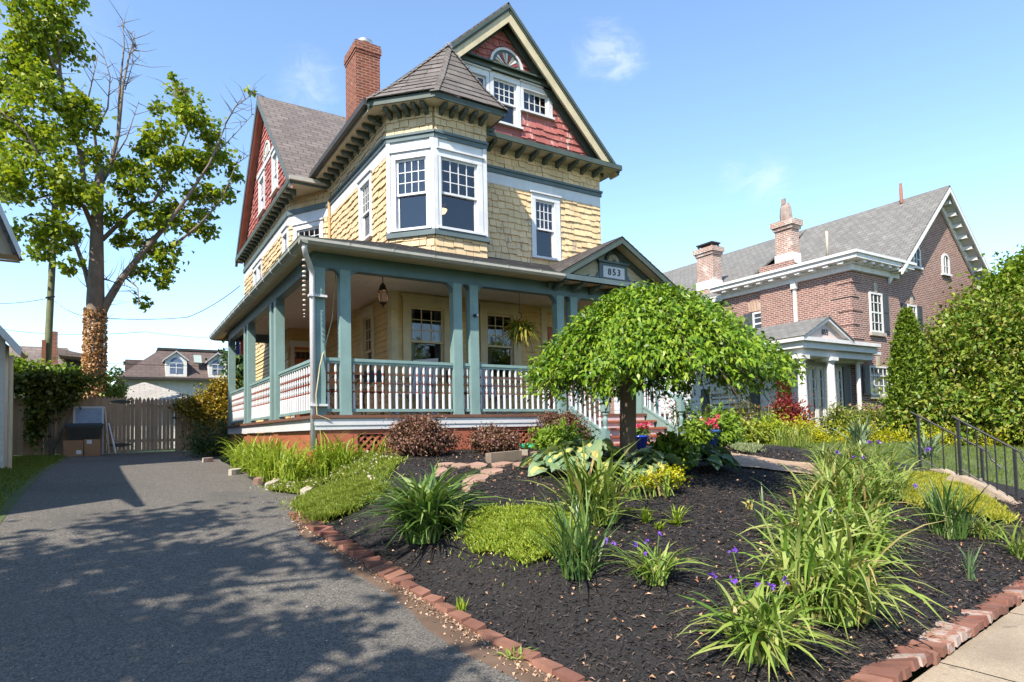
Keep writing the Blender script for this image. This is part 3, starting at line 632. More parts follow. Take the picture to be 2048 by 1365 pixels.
m = P_(); m.tube([AP - Vector((0, 0, .12)), AP + Vector((.05, .1, .1))], [0.10, 0.04], 6); m.build('roof_flashing', METAL, HOUSE)
# main roof
RX, RZ = 7.58, 11.42; EZ = ZS + 0.15; YR = 11.85
def slab(m, pts, t, mi=0):
    n = (Vector(pts[1]) - Vector(pts[0])).cross(Vector(pts[3]) - Vector(pts[0])).normalized()
    m.hexa([Vector(p) - n * t for p in pts], [Vector(p) for p in pts], mi)
m = P_(); slab(m, [(4.2, 24, EZ), (4.2, YR, EZ), (RX, YR, RZ), (RX, 24, RZ)], 0.06); slab(m, [(10.8, YR, EZ), (10.8, 24, EZ), (RX, 24, RZ), (RX, YR, RZ)], 0.06); m.build('roof', SLATE2, HOUSE)
def rake(F, pL, pT, pR, n0, n1, drop0, drop1, mb):
    """board following two roof slopes; (u,v) points of the roof underside, offset down by drop"""
    for a, b in ((pL, pT), (pT, pR)):
        mb.hexa([F(a[0], a[1] - drop1, n0), F(b[0], b[1] - drop1, n0), F(b[0], b[1] - drop1, n1), F(a[0], a[1] - drop1, n1)], [F(a[0], a[1] - drop0, n0), F(b[0], b[1] - drop0, n0), F(b[0], b[1] - drop0, n1), F(a[0], a[1] - drop0, n1)])
Fg = frame((0, 12.2, 0), UX)
pL, pT, pR = (4.2, EZ - 0.08), (RX, RZ - 0.085), (10.8, EZ - 0.08)
pLi, pRi = (pL[0] + .28, pL[1] + .28 * (pT[1] - pL[1]) / (pT[0] - pL[0])), (pR[0] - .28, pR[1] + .28 * (pT[1] - pR[1]) / (pR[0] - pT[0]))
m = P_(); rake(Fg, pL, pT, pR, 0.325, 0.36, 0.0, 0.12, m); rake(Fg, pL, pT, pR, 0.361, 0.385, -0.02, 0.07, m); m.build('bargeboard', GREEN, HOUSE)
m = P_(); rake(Fg, pL, pT, pR, 0.02, 0.324, 0.10, 0.13, m); rake(Fg, pLi, pT, pRi, 0.29, 0.335, 0.121, 0.38, m); m.build('rake_soffit', CREAM, HOUSE)
m = P_(); rake(Fg, pLi, pT, pRi, 0.02, 0.085, 0.131, 0.40, m); m.build('rake_moulding', GREEN, HOUSE)
hg = (7.31, 8.70, 7.95, 9.72); hr = (8.14, 9.16, 8.86, 9.68); hl = (6.40, 9.16, 7.12, 9.68)
gp = [(4.5, EZ), (10.66, EZ), (RX, RZ - 0.15)]
m = P_(); wall(m, Fg, gp, [hg, hr, hl]); courses(m, Fg, [(4.5, EZ + .16), (10.6, EZ + .16), (RX, RZ - 0.16)], [(6.28, 8.98, 8.98, 9.9), (7.2, 8.6, 8.06, 9.9)], 0.155, 0.14, 0.26, 0.06, 0.034, gap=0.010, seed=31); m.build('gable_wall', REDS, HOUSE)
window(HOUSE, Fg, *hg, casL=0.10); window(HOUSE, Fg, *hr, cols=4, rows=2, casL=0.08, casR=0.12, single=True, trim=WHITEC); window(HOUSE, Fg, *hl, cols=4, rows=2, casL=0.12, casR=0.08, single=True)
m = P_(); m.obox(Fg, 6.14, 9.12, 9.86, 9.90, 0, 0.13); m.obox(Fg, 6.18, 9.08, 9.90, 10.0, 0, 0.06); m.obox(Fg, 6.10, 9.16, 10.0, 10.04, 0, 0.16); m.build('window_hood', GREEN, HOUSE)
m = P_(); m.obox(Fg, 6.24, 9.02, 9.74, 9.86, 0.012, 0.034); m.build('window_head', WHITE, HOUSE)
def fan(F, u, v, r, parent, cols, rim, back, nray=11, name='fan_panel'):
    m = MB(); k = 24
    arc = lambda R, a: (u + R * math.cos(a), v + R * math.sin(a))
    m.prism(F, [arc(r, math.pi * i / k) for i in range(k + 1)], 0.0, 0.05, 0)
    for i in range(k):
        a, b = math.pi * i / k, math.pi * (i + 1) / k; m.prism(F, [arc(r * .93, a), arc(r * 1.06, a), arc(r * 1.06, b), arc(r * .93, b)], 0.05, 0.085, 1)
    for i in range(nray):
        a = math.pi * (i + 0.5) / nray; w = math.pi / nray * 0.36
        m.prism(F, [arc(r * .12, a), arc(r * .74, a - w), arc(r * .8, a), arc(r * .74, a + w)], 0.05, 0.075, 2 + i % (len(cols)))
    return m.build(name, [back, rim] + cols, parent)
fan(Fg, RX + 0.09, 10.04, 0.43, HOUSE, [CREAM, paint('brick_red_paint', (0.30, 0.06, 0.06), 0.5), WHITEC], WHITE, BLUE)
# pent roof at the gable foot
m = P_(); slab(m, [(6.9, 11.72, EZ), (10.8, 11.72, EZ), (10.62, 12.2, EZ + 0.2), (6.9, 12.2, EZ + 0.2)], 0.04); m.build('pent_roof', DARKR, HOUSE)
# chimney
m = P_(); x0, x1, y0, y1 = 5.0, 5.62, 14.95, 15.8
m.box(x0, x1, y0, y1, 8.2, 11.12); m.box(x0 - .015, x1 + .015, y0 - .015, y1 + .015, 11.12, 11.19); m.box(x0 - .035, x1 + .035, y0 - .035, y1 + .035, 11.19, 11.34); m.box(x0 - .02, x1 + .02, y0 - .02, y1 + .02, 11.34, 11.42)
ch = m.build('chimney', HBRICK, HOUSE)
m = P_(); m.lathe([(0.13, 11.42), (0.13, 11.5), (0.2, 11.52), (0.2, 11.62), (0.13, 11.66), (0.02, 11.68)], ((x0 + x1) / 2 + .02, y0 + .3, 0), 14); m.build('chimney_cap', METAL, ch, True)

# --- rear wing with red gable facing the driveway
XW, XRk = 3.9, 3.62; WY0, WYT, WY1 = 16.05, 20.3, 24.6; WEZ, WTZ = 7.95, 12.05
m = P_(); slab(m, [(XRk, WY0, WEZ + .1), (9.5, WY0, WEZ + .1), (9.5, WYT, WTZ + .1), (XRk, WYT, WTZ + .1)], 0.07); slab(m, [(9.5, WY1, WEZ + .1), (XRk, WY1, WEZ + .1), (XRk, WYT, WTZ + .1), (9.5, WYT, WTZ + .1)], 0.07); m.build('wing_roof', SLATE2, HOUSE)
Fw = frame((XW, 0, 0), (0, -1, 0))                               # u = -y
gp = [(-24.4, WEZ), (-16.2, WEZ), (-WYT, WTZ - 0.1)]
w1, w2 = (-21.32, 8.70, -20.6, 9.78), (-19.25, 8.70, -18.66, 9.82)
m = P_(); wall(m, Fw, gp, [w1, w2]); courses(m, Fw, [(-24.3, WEZ + .05), (-16.3, WEZ + .05), (-WYT, WTZ - 0.12)], [(-21.45, 8.6, -20.45, 10.1), (-19.4, 8.6, -18.55, 10.1)], 0.155, 0.14, 0.26, 0.06, 0.034, gap=0.010, seed=51); m.build('gable_wall', REDS, HOUSE)
window(HOUSE, Fw, *w1, cols=3, rows=3, casL=0.12); window(HOUSE, Fw, *w2, cols=3, rows=3, casL=0.12)
m = P_(); m.obox(Fw, -21.7, -18.35, 9.97, 10.12, 0, 0.05); m.build('window_head', WHITE, HOUSE)
fan(Fw, -19.98, 10.12, 0.45, HOUSE, [CREAM, WHITE], WHITE, BLUE)
qL, qT, qR = (-WY1, WEZ + .01), (-WYT, WTZ + .01), (-WY0, WEZ + .01)
m = P_(); rake(Fw, qL, qT, qR, 0.25, 0.285, 0.0, 0.2, m); m.build('bargeboard', BLUE, HOUSE)
m = P_(); rake(Fw, qL, qT, qR, 0.02, 0.249, 0.03, 0.06, m); rake(Fw, qL, qT, qR, 0.2, 0.248, 0.06, 0.2, m); m.build('rake_soffit', PINKR, HOUSE)
WA, WB_, WC = (XW, 24.3), (XW, 17.36), (4.66, 16.10)
m = P_(); m.poly([(XRk, 24.5, WEZ - .02), (XRk, 16.06, WEZ - .02), (4.66, 16.06, WEZ - .02), (4.66, 16.1, WEZ - .02), (XW, 17.36, WEZ - .02), (XW, 24.5, WEZ - .02)]); m.build('soffit', CREAM, HOUSE)
m = P_(); m.box(XRk - .02, XRk + .015, 16.05, 24.5, WEZ - .05, WEZ + .09); m.box(XRk, 4.66, 16.02, 16.055, WEZ - .06, WEZ + .1); m.build('fascia', GREEN, HOUSE)
m = P_(); m.box(XRk - .02, 4.7, 15.92, 16.02, WEZ + .0, WEZ + .1); m.build('gutter', GUTT, HOUSE)
Fwl, Lwl = seg_frame(WA, WB_); brackets(Fwl, rng_us(0.1, Lwl + 1.0, 20), WEZ - .022, 0.25); Fch, Lch = seg_frame(WB_, WC)
m = P_(); h1, h2, h3 = (6.36, 5.7, 6.86, 7.06), (1.95, 5.9, 2.5, 7.06), (2.68, 5.9, 3.22, 7.06)
wall(m, Fwl, [(0, 1.2), (Lwl, 1.2), (Lwl, WEZ), (0, WEZ)], [h1, h2, h3]); courses(m, Fwl, [(0, 4.3), (Lwl, 4.3), (Lwl, ZB0), (0, ZB0)], [(6.25, 5.6, 6.95, 7.2), (1.85, 5.8, 3.32, 7.2)], 0.15, 0.13, 0.25, 0.06, 0.034, gap=0.010, seed=61); courses(m, Fwl, [(0, ZB2), (Lwl, ZB2), (Lwl, WEZ), (0, WEZ)], (), 0.15, 0.13, 0.25, 0.06, 0.034, gap=0.010, seed=62, n0=.02)
hc = (0.32, 5.9, 1.12, 7.02); wall(m, Fch, [(0, 4.6), (Lch, 4.6), (Lch, WEZ), (0, WEZ)], [hc]); courses(m, Fch, [(0, 5.0), (Lch, 5.0), (Lch, ZB0), (0, ZB0)], [(.2, 5.6, 1.24, 7.2)], 0.15, 0.13, 0.25, 0.06, 0.034, gap=0.010, seed=63); courses(m, Fch, [(0, ZB2), (Lch, ZB2), (Lch, WEZ), (0, WEZ)], (), 0.15, 0.13, 0.25, 0.06, 0.034, gap=0.010, seed=64, n0=.02)
m.build('second_floor_wall', YEL, HOUSE)
for h in (h1, h2, h3): window(HOUSE, Fwl, *h, cols=2, rows=3, casL=0.09)
window(HOUSE, Fch, *hc, cols=4, rows=3, casL=0.13)
m = P_()
for Fk, b in ((Fwl, Lwl), (Fch, Lch)): m.obox(Fk, 0, b + .02, ZB1, ZB2, -0.01, 0.07)
m.build('belt_moulding', BLUE, HOUSE)
m = P_()
for Fk, b in ((Fwl, Lwl), (Fch, Lch)): m.obox(Fk, 0, b, ZB0, ZB1, -0.01, 0.024)
m.build('frieze_band', WHITE, HOUSE)
m = P_(); m.tube([(4.60, 16.0, 7.9), (4.60, 16.0, 5.4)], 0.04, 8); m.build('downspout', paint('tan_downspout', (0.5, 0.33, 0.16), .5), HOUSE)

# --- first floor under the porch
DZ, CZ = 1.86, 4.44
Ff = frame((4.69, 12.0, 0), UX); Lf1 = 5.7
hw1, hw2, hd = (0.40, 2.72, 1.16, 4.16), (2.21, 2.72, 2.90, 4.16), (3.82, DZ + .02, 4.72, 3.98)
m = P_(); wall(m, Ff, [(0, 1.2), (Lf1, 1.2), (Lf1, 5.2), (0, 5.2)], [hw1, hw2, hd]); courses(m, Ff, [(0, DZ), (Lf1, DZ), (Lf1, CZ), (0, CZ)], [(0.2, 2.5, 1.38, 4.4), (2.02, 2.5, 3.1, 4.4), (3.68, 1.8, 4.86, 4.4)], 0.115, 50, 60, 0, 0.042, seed=71)
Fl = frame((4.69, 17.4, 0), (0, -1, 0)); hl1 = (3.76, 2.60, 4.33, 4.14)
wall(m, Fl, [(0, 1.2), (5.4, 1.2), (5.4, 5.2), (0, 5.2)], [hl1]); courses(m, Fl, [(0, DZ), (5.4, DZ), (5.4, CZ), (0, CZ)], [(3.6, 2.45, 4.5, 4.4)], 0.115, 50, 60, 0, 0.042, seed=72)
Fwf = frame((3.9, 17.4, 0), UX); wall(m, Fwf, [(0, 1.2), (.79, 1.2), (.79, 5), (0, 5)]); courses(m, Fwf, [(0, DZ), (.79, DZ), (.79, CZ), (0, CZ)], (), 0.115, 50, 60, 0, 0.042, seed=73)
courses(m, Fwl, [(0, 1.3), (Lwl - .05, 1.3), (Lwl - .05, 4.3), (0, 4.3)], [(4.9, 2.5, 5.7, 4.2)], 0.115, 50, 60, 0, 0.042, seed=74)
m.build('first_floor_wall', CLAP, HOUSE)
TAN = paint('tan_casing_paint', (0.58, 0.49, 0.33), 0.55, 0.25)
window(HOUSE, Ff, *hw1, cols=3, rows=3, casL=0.17, casR=0.22, trim=TAN, curtain=[(0, 0, .22, 1), (.8, 0, 1, 1)], head=0.2); window(HOUSE, Ff, *hw2, cols=3, rows=3, casL=0.17, casR=0.2, trim=TAN, curtain=[(0, 0, .3, 1)], head=0.2)
window(HOUSE, Fl, *hl1, cols=3, rows=3, casL=0.15, trim=TAN); window(HOUSE, Fwl, 4.98, 2.6, 5.6, 4.1, cols=2, rows=2, casL=0.09, depth=0.12)
m = P_(); m.obox(Ff, -.02, .13, DZ, CZ, 0.019, .045); m.obox(Fl, 5.27, 5.42, DZ, CZ, .019, .045); m.build('corner_board', TAN, HOUSE)
m = P_(); m.obox(Ff, 3.66, 3.82, DZ, 4.3, -.05, .05); m.obox(Ff, 4.72, 4.88, DZ, 4.3, -.05, .05); m.obox(Ff, 3.66, 4.88, 4.3, 4.42, -.05, .05); m.obox(Ff, 3.82, 4.72, 3.98, 4.3, -.2, -.03); m.build('door_frame', TAN, HOUSE)
m = P_(); m.obox(Ff, 3.82, 4.72, DZ + .02, 3.98, -.09, -.05)
for (a, b, c, d) in ((3.92, 2.0, 4.22, 2.7), (4.32, 2.0, 4.62, 2.7), (3.92, 2.8, 4.62, 3.05), (3.92, 3.15, 4.62, 3.85)): m.obox(Ff, a, c, b, d, -.05, -.03)
dr = m.build('front_door', DOORW, HOUSE)
m = P_(); m.lathe([(.012, 0), (.03, .02), (.03, .05), (.01, .07)], Ff(3.9, 2.75, -.01), 10); m.build('door_handle', plain('brass', (.5, .35, .1), .3, .9), dr)
Fsd = frame((3.9, 17.4, 0), UX)
m = P_(); m.obox(Fsd, .03, .12, DZ, 3.95, .02, .06); m.obox(Fsd, .58, .67, DZ, 3.95, .02, .06); m.obox(Fsd, .0, .70, 3.95, 4.1, .02, .07); m.build('door_frame', WHITE, HOUSE)
m = P_(); m.obox(Fsd, .12, .58, DZ + .02, 3.95, .02, .035, 0)
for (a, b, c, d) in ((.17, 2.0, .33, 2.7), (.37, 2.0, .53, 2.7), (.17, 2.85, .53, 3.5)): m.obox(Fsd, a, c, b, d, .035, .05, 0)
for i in range(3): m.obox(Fsd, .17 + .125 * i, .275 + .125 * i, 3.62, 3.8, .035, .05, 1)
m.build('side_door', [DOORW, INT], HOUSE)

# --- porch: floor, ceiling, beams, posts, roof
m = P_(); m.box(2.55, 10.3, 9.86, 12.0, DZ - .05, DZ); m.box(2.55, 4.69, 12.0, 17.4, DZ - .05, DZ); m.box(2.55, 3.9, 17.4, 19.0, DZ - .05, DZ); m.build('porch_floor', DECK, HOUSE)
BRD = tilem('beadboard_ceiling', (0.58, 0.57, 0.53), (0.62, 0.60, 0.56), (0.34, 0.33, 0.31), 4.0, 0.09)
m = P_(); m.poly([(2.6, 10.14, CZ), (10.2, 10.14, CZ), (10.2, 12, CZ), (2.6, 12, CZ)]); m.poly([(2.76, 12.0, CZ), (4.69, 12.0, CZ), (4.69, 17.4, CZ), (2.76, 17.4, CZ)]); m.poly([(2.76, 17.4, CZ), (3.9, 17.4, CZ), (3.9, 20.2, CZ), (2.76, 20.2, CZ)]); m.build('porch_ceiling', BRD, HOUSE)
m = P_(); m.box(2.60, 10.25, 9.97, 10.14, 4.215, 4.47); m.box(2.60, 2.76, 10.14, 19.0, 4.215, 4.47); m.box(2.6, 3.9, 18.84, 19.0, 4.215, 4.47); m.build('porch_beam', BEAM, HOUSE)
FX = [2.705, 3.12, 5.155, 5.49, 7.44, 7.78, 9.62, 9.98]; FYs = [12.85, 13.27, 15.92, 16.34, 18.92]; PW = 0.085
def post(x, y):
    m = MB(); m.box(x - PW, x + PW, y - PW, y + PW, DZ, 4.215); m.box(x - PW - .008, x + PW + .008, y - PW - .008, y + PW + .008, DZ, DZ + .05); m.build('porch_post', TEAL, HOUSE)
for x in FX: post(x, 10.06)
for y in FYs: post(2.69, y)
def fillet(F, u, r, sgn, z=4.216):
    m = MB(); k = 10; pts = [(u, z)] + [(u + sgn * (r - r * math.cos(math.pi / 2 * i / k)), z - r + r * math.sin(math.pi / 2 * i / k)) for i in range(k + 1)]
    pts = [(u, z), (u, z - r)] + [(u + sgn * (r - r * math.cos(a)), z - r + r * math.sin(a)) for a in [math.pi / 2 * i / k for i in range(1, k + 1)]]
    m.prism(F, pts if sgn > 0 else pts[::-1], -.07, .07); m.build('arch_spandrel', BEAM, HOUSE)
Fpf = frame((0, 10.055, 0), UX); Fps = frame((2.685, 0, 0), (0, -1, 0))
for i in range(0, 8, 2):
    a, b = FX[i] + PW, FX[i + 1] - PW; fillet(Fpf, a, (b - a) / 2, 1); fillet(Fpf, b, (b - a) / 2, -1); fillet(Fpf, FX[i + 1] + PW, .17, 1)
    if i: fillet(Fpf, FX[i] - PW, .17, -1)
ys = [10.06] + FYs
for y in (12.85, 13.27, 15.92, 16.34, 18.92): fillet(Fps, -(y - PW), .13, 1)
for y in (10.06, 12.85, 13.27, 15.92, 16.34): fillet(Fps, -(y + PW), .13, -1)
# roof over the porch
EY, EX, EZp, SL = 9.56, 2.40, 4.535, 0.366
def pz(d): return EZp + SL * d
m = P_()
c = math.sqrt(1 + SL * SL)
Fr = frame((EX, EY, EZp), UX, (0, 1, SL)); poly = [(0, 0), (10.35 - EX, 0), (10.35 - EX, 2.64 * c), (2.64, 2.64 * c)]; m.poly([Fr(u, v, -.01) for u, v in poly]); courses(m, Fr, poly, (), 0.14, 0.22, 0.34, 0.006, 0.012, seed=81, gap=.005)
Fr2 = frame((EX, 20.3, EZp), (0, -1, 0), (1, 0, SL)); poly = [(0, 0), (20.3 - EY, 0), (20.3 - EY - 2.26, 2.26 * c), (0, 2.26 * c)]; m.poly([Fr2(u, v, -.01) for u, v in poly]); courses(m, Fr2, poly, (), 0.14, 0.22, 0.34, 0.006, 0.012, seed=82, gap=.005)
m.box(EX, 10.35, EY, EY + .03, EZp - .06, EZp - .012); m.build('porch_roof', SLATE, HOUSE)
m = P_(); m.poly([(EX, EY, 4.42), (10.3, EY, 4.42), (10.3, 9.98, 4.46), (2.62, 9.98, 4.46)]); m.poly([(EX, EY, 4.42), (2.62, 9.98, 4.46), (2.62, 20.2, 4.46), (EX, 20.3, 4.42)]); m.box(EX - .005, EX + .02, EY, 20.3, 4.41, 4.53); m.box(EX, 7.2, EY - .005, EY + .02, 4.41, 4.53); m.poly([(EX, 20.3, 4.4), (EX, 20.3, 4.54), (3.9, 20.3, 5.05), (3.9, 20.3, 4.4)]); m.build('porch_soffit', CREAM, HOUSE)
prof = [(0, .0), (.075, .015), (.115, .055), (.115, .10), (.125, .115), (0.10, .115), (0.0, .115)]
Fgut = frame((EX - .12, EY - .006, 4.405), UX); m = P_(); n0 = 7.2 - EX
m.hexa([Fgut(0, z, n) for n, z in prof], [Fgut(n0 + .1, z, n) for n, z in prof])
for i in range(1, 7): m.hexa([Fgut(i * .72, z * 1.04 - .003, n * 1.06) for n, z in prof], [Fgut(i * .72 + .03, z * 1.04 - .003, n * 1.06) for n, z in prof])
m.build('gutter', GUTT, HOUSE)
Fgl = frame((EX - .006, 20.3, 4.405), (0, -1, 0)); m = P_(); m.hexa([Fgl(0, z, n) for n, z in prof], [Fgl(20.3 - EY + .12, z, n) for n, z in prof]); m.build('gutter', paint('green_grey_gutter', (0.22, 0.24, 0.2), .35, .2), HOUSE)
m = P_()
for i in range(15): m = MB(); m.hexa([Fgl(.3 + i * .7, z * 1.05 - .003, n * 1.07) for n, z in prof], [Fgl(.33 + i * .7, z * 1.05 - .003, n * 1.07) for n, z in prof]); m.build('gutter_strap', WHITEC, HOUSE)
m = P_(); m.tube([(2.36, 9.52, 4.42), (2.36, 9.52, 4.36), (2.40, 9.6, 4.28), (2.52, 9.84, 4.2), (2.575, 9.93, 4.12), (2.58, 9.94, 4.0), (2.58, 9.94, 1.32)], 0.042, 10); ds = m.build('downspout', WHITEC, HOUSE, True)
m = P_()
for z in (3.72, 2.0): m = MB(); m.box(2.52, 2.80, 9.88, 9.985, z, z + .035); m.build('bracket_strap', WHITEC, ds)
# pediment over the steps
PX0, PX1, PXC, PZ0, PZ1, PY = 7.08, 10.36, 8.72, 4.53, 5.47, 9.52
m = P_()
sl = (PZ1 - PZ0) / (PXC - PX0); cc = math.sqrt(1 + sl * sl)
Fp1 = frame((PX0, 12.1, PZ0), (0, -1, 0), (1, 0, sl)); poly = [(0, 0), (12.1 - PY, 0), (12.1 - PY, (PXC - PX0) * cc), (0, (PXC - PX0) * cc)]; m.poly([Fp1(u, v, -.03) for u, v in poly]); courses(m, Fp1, poly, (), 0.14, 0.22, 0.34, 0.006, 0.014, seed=83)
Fp2 = frame((PX1, PY, PZ0), (0, 1, 0), (-1, 0, sl)); poly2 = [(0, 0), (12.1 - PY, 0), (12.1 - PY, (PX1 - PXC) * cc), (0, (PX1 - PXC) * cc)]; m.poly([Fp2(u, v, -.03) for u, v in poly2]); courses(m, Fp2, poly2, (), 0.14, 0.22, 0.34, 0.006, 0.014, seed=84)
m.build('porch_gable_roof', SLATE, HOUSE)
Fpd = frame((0, 9.9, 0), UX); kL, kT, kR = (PX0, PZ0 - .02), (PXC, PZ1 - .02), (PX1, PZ0 - .02)
m = P_(); rake(Fpd, kL, kT, kR, 0.33, 0.375, 0.0, 0.12, m); rake(Fpd, kL, kT, kR, 0.02, 0.05, 0.07, 0.2, m); m.build('bargeboard', GREEN, HOUSE)
m = P_(); rake(Fpd, kL, kT, kR, 0.051, 0.329, 0.03, 0.055, m); m.build('rake_soffit', CREAM, HOUSE)
m = P_(); m.poly([Fpd(PX0 + .1, PZ0), Fpd(PX1 - .1, PZ0), Fpd(PXC, PZ1 - .06)])
courses(m, Fpd, [(PX0 + .1, PZ0), (PX1 - .1, PZ0), (PXC, PZ1 - .06)], (), .11, 50, 60, 0, .012, seed=85); m.build('tympanum', CREAM, HOUSE)
m = P_(); m.box(PX0 - .02, PX1 + .02, 9.50, 9.9, 4.47, 4.50); m.box(PX0 - .02, PX1 + .02, 9.48, 9.52, 4.43, 4.525); m.build('pediment_ledge', BLUE, HOUSE)
brackets(frame((0, 9.97, 0), UX), [7.3, 7.75, 8.2, 8.65, 9.1, 9.55, 10.0], 4.468, 0.42, mat=BLUE)
m = P_(); m.obox(Fpd, 8.36, 9.12, 4.53, 4.98, .012, .06); m.obox(Fpd, 8.32, 9.16, 4.98, 5.02, .012, .10)
m.prism(Fpd, [(8.36, 4.54), (8.36, 4.8), (8.30, 4.7), (8.22, 4.66), (8.12, 4.54)], .013, .05); m.prism(Fpd, [(9.12, 4.54), (9.36, 4.54), (9.26, 4.66), (9.18, 4.7), (9.12, 4.8)], .013, .05)
for uu in (8.1, 9.38): m.prism(Fpd, [(uu + .075 * math.cos(a), 4.62 + .075 * math.sin(a)) for a in [2 * math.pi * i / 16 for i in range(16)]], .012, .055)
m.build('number_surround', BLUE, HOUSE)
for uu in (8.1, 9.38): m = P_(); m.prism(Fpd, [(uu + .05 * math.cos(a), 4.62 + .05 * math.sin(a)) for a in [2 * math.pi * i / 16 for i in range(16)]], .055, .075); m.build('roundel', WHITEC, HOUSE)
m = P_(); m.obox(Fpd, 8.45, 9.03, 4.67, 4.91, .06, .072); pl = m.build('number_plate', WHITEC, HOUSE)
def text_obj(name, body, size, F, u, v, n, mat, parent, ext=0.006, space=1.0):
    cu = bpy.data.curves.new(name, 'FONT'); cu.body = body; cu.size = size; cu.extrude = ext; cu.align_x = 'CENTER'; cu.align_y = 'CENTER'; cu.space_character = space
    cu.materials.append(mat); o = bpy.data.objects.new(name, cu); COL.objects.link(o); o.parent = parent
    U = F(1, 0, 0) - F(0, 0, 0); V = F(0, 1, 0) - F(0, 0, 0); N = F(0, 0, 1) - F(0, 0, 0); p = F(u, v, n) - origin(parent)
    o.matrix_local = Matrix(((U.x, V.x, N.x, p.x), (U.y, V.y, N.y, p.y), (U.z, V.z, N.z, p.z), (0, 0, 0, 1))); 
    bpy.context.view_layer.update(); me = bpy.data.meshes.new_from_object(o.evaluated_get(bpy.context.evaluated_depsgraph_get())); n2 = bpy.data.objects.new(name, me); COL.objects.link(n2); n2.parent = parent; n2.matrix_local = o.matrix_local.copy(); bpy.data.objects.remove(o); return n2
text_obj('house_number', '853', 0.19, Fpd, 8.74, 4.79, .079, IRON, pl, space=1.35)
fan(Fpd, 8.74, 5.02, 0.2, HOUSE, [CREAM], GREEN, GREEN, 11, 'sunburst_panel')
# railings
bal_prof = [(.024, 0), (.024, .27), (.016, .285), (.021, .30), (.016, .315), (.021, .36), (.012, .44), (.019, .46), (.012, .475), (.020, .53), (.0125, .60), (.020, .62), (.014, .635), (.022, .65), (.022, .78), (.015, .79)]
bal_mi = [0, 0, 1, 1, 0, 0, 1, 1, 0, 0, 1, 1, 0, 0, 0]
BRED = paint('baluster_ring_red', (0.30, 0.07, 0.045), 0.5)
def baluster(parent, x, y, z, h=0.74, proto={}):
    if 'me' not in proto:
        m = MB(); m.lathe([(r, q * .74 / .79) for r, q in bal_prof], (0, 0, 0), 8, bal_mi); o = m.build('baluster', [WHITEC, BRED], None, off=(0, 0, 0)); proto['me'] = o.data; bpy.data.objects.remove(o)
    o = bpy.data.objects.new('baluster', proto['me']); COL.objects.link(o); o.parent = parent; o.location = Vector((x, y, z)) - origin(parent); o.scale = (1, 1, h / .74); return o
def railing(p, q, n):
    p, q = Vector((*p, 0)), Vector((*q, 0)); F = frame(p, q - p); L = (q - p).length; m = MB()
    m.obox(F, 0, L, 2.735, 2.785, -.045, .045); m.obox(F, 0, L, 2.70, 2.735, -.03, .03); r = m.build('porch_railing', TEAL, HOUSE); m = MB(); m.obox(F, 0, L, 1.915, 1.965, -.035, .035); m.build('bottom_rail', TEAL, r)
    for i in range(n):
        x = p.lerp(q, (i + .5) / n); baluster(r, x.x, x.y, 1.965, .735)
for i, n in ((0, 2), (1, 15), (2, 2), (3, 14), (4, 2)): railing((FX[i] + PW, 10.06), (FX[i + 1] - PW, 10.06), n)
yy = [10.06] + FYs
for i, n in ((0, 16), (2, 14), (4, 13)): railing((2.69, yy[i + 1] - PW), (2.69, yy[i] + PW), n)
# skirt, piers, lattice
m = P_(); m.box(2.60, 7.72, 9.90, 9.95, 1.63, DZ - .055); m.box(9.62, 10.25, 9.90, 9.95, 1.63, DZ - .055); m.box(2.60, 2.65, 9.95, 19.0, 1.63, DZ - .055); m.box(2.59, 7.72, 9.885, 9.90, 1.70, DZ - .06); m.build('porch_skirt', WHITEC, HOUSE)
m = P_()
for a, b in ((2.62, 3.15), (5.0, 5.55), (7.2, 7.75), (9.6, 10.2)): m.box(a, b, 9.93, 10.3, .9, 1.628)
for y in (13, 16, 18.6): m.box(2.64, 3.0, y - .2, y + .2, .7, 1.628)
m.box(2.63, 7.7, 9.935, 9.97, 1.55, 1.63); m.box(2.63, 7.7, 9.935, 9.97, .95, 1.14)
for x in (3.18, 3.25, 4.93, 5.58, 7.1): m.box(x - .03, x + .03, 9.925, 9.965, 1.14, 1.55)
m.box(2.66, 2.7, 10.0, 19, .8, 1.62); m.build('porch_pier', RUST, HOUSE)
for a, b in ((3.28, 4.9), (5.61, 7.07)):
    m = MB(); Fz = frame((a, 9.965, 1.14), UX); w, h = b - a, .41
    for s_ in (1, -1):
        k = -h
        while k < w:
            ln = [(k, 0), (k + .035 * 1.414, 0), (k + .05 + h, h), (k + h, h)] if s_ > 0 else [(k + h, 0), (k + h + .05, 0), (k + .05, h), (k, h)]
            pc = clip_rect(ln, 0, 0, w, h)
            if len(pc) > 2: m.prism(Fz, pc if area(pc) > 0 else pc[::-1], 0.004 if s_ > 0 else -.006, .012 if s_ > 0 else .003)
            k += .125
    m.build('lattice_panel', RUST, HOUSE)
m = P_(); m.box(2.8, 10.2, 10.6, 10.62, .8, 1.8); m.build('crawlspace_shade_sheet', plain('dark_crawlspace', (.02, .018, .016), .9), HOUSE)  # near-black sheet behind the lattice, standing in for shade under the porch
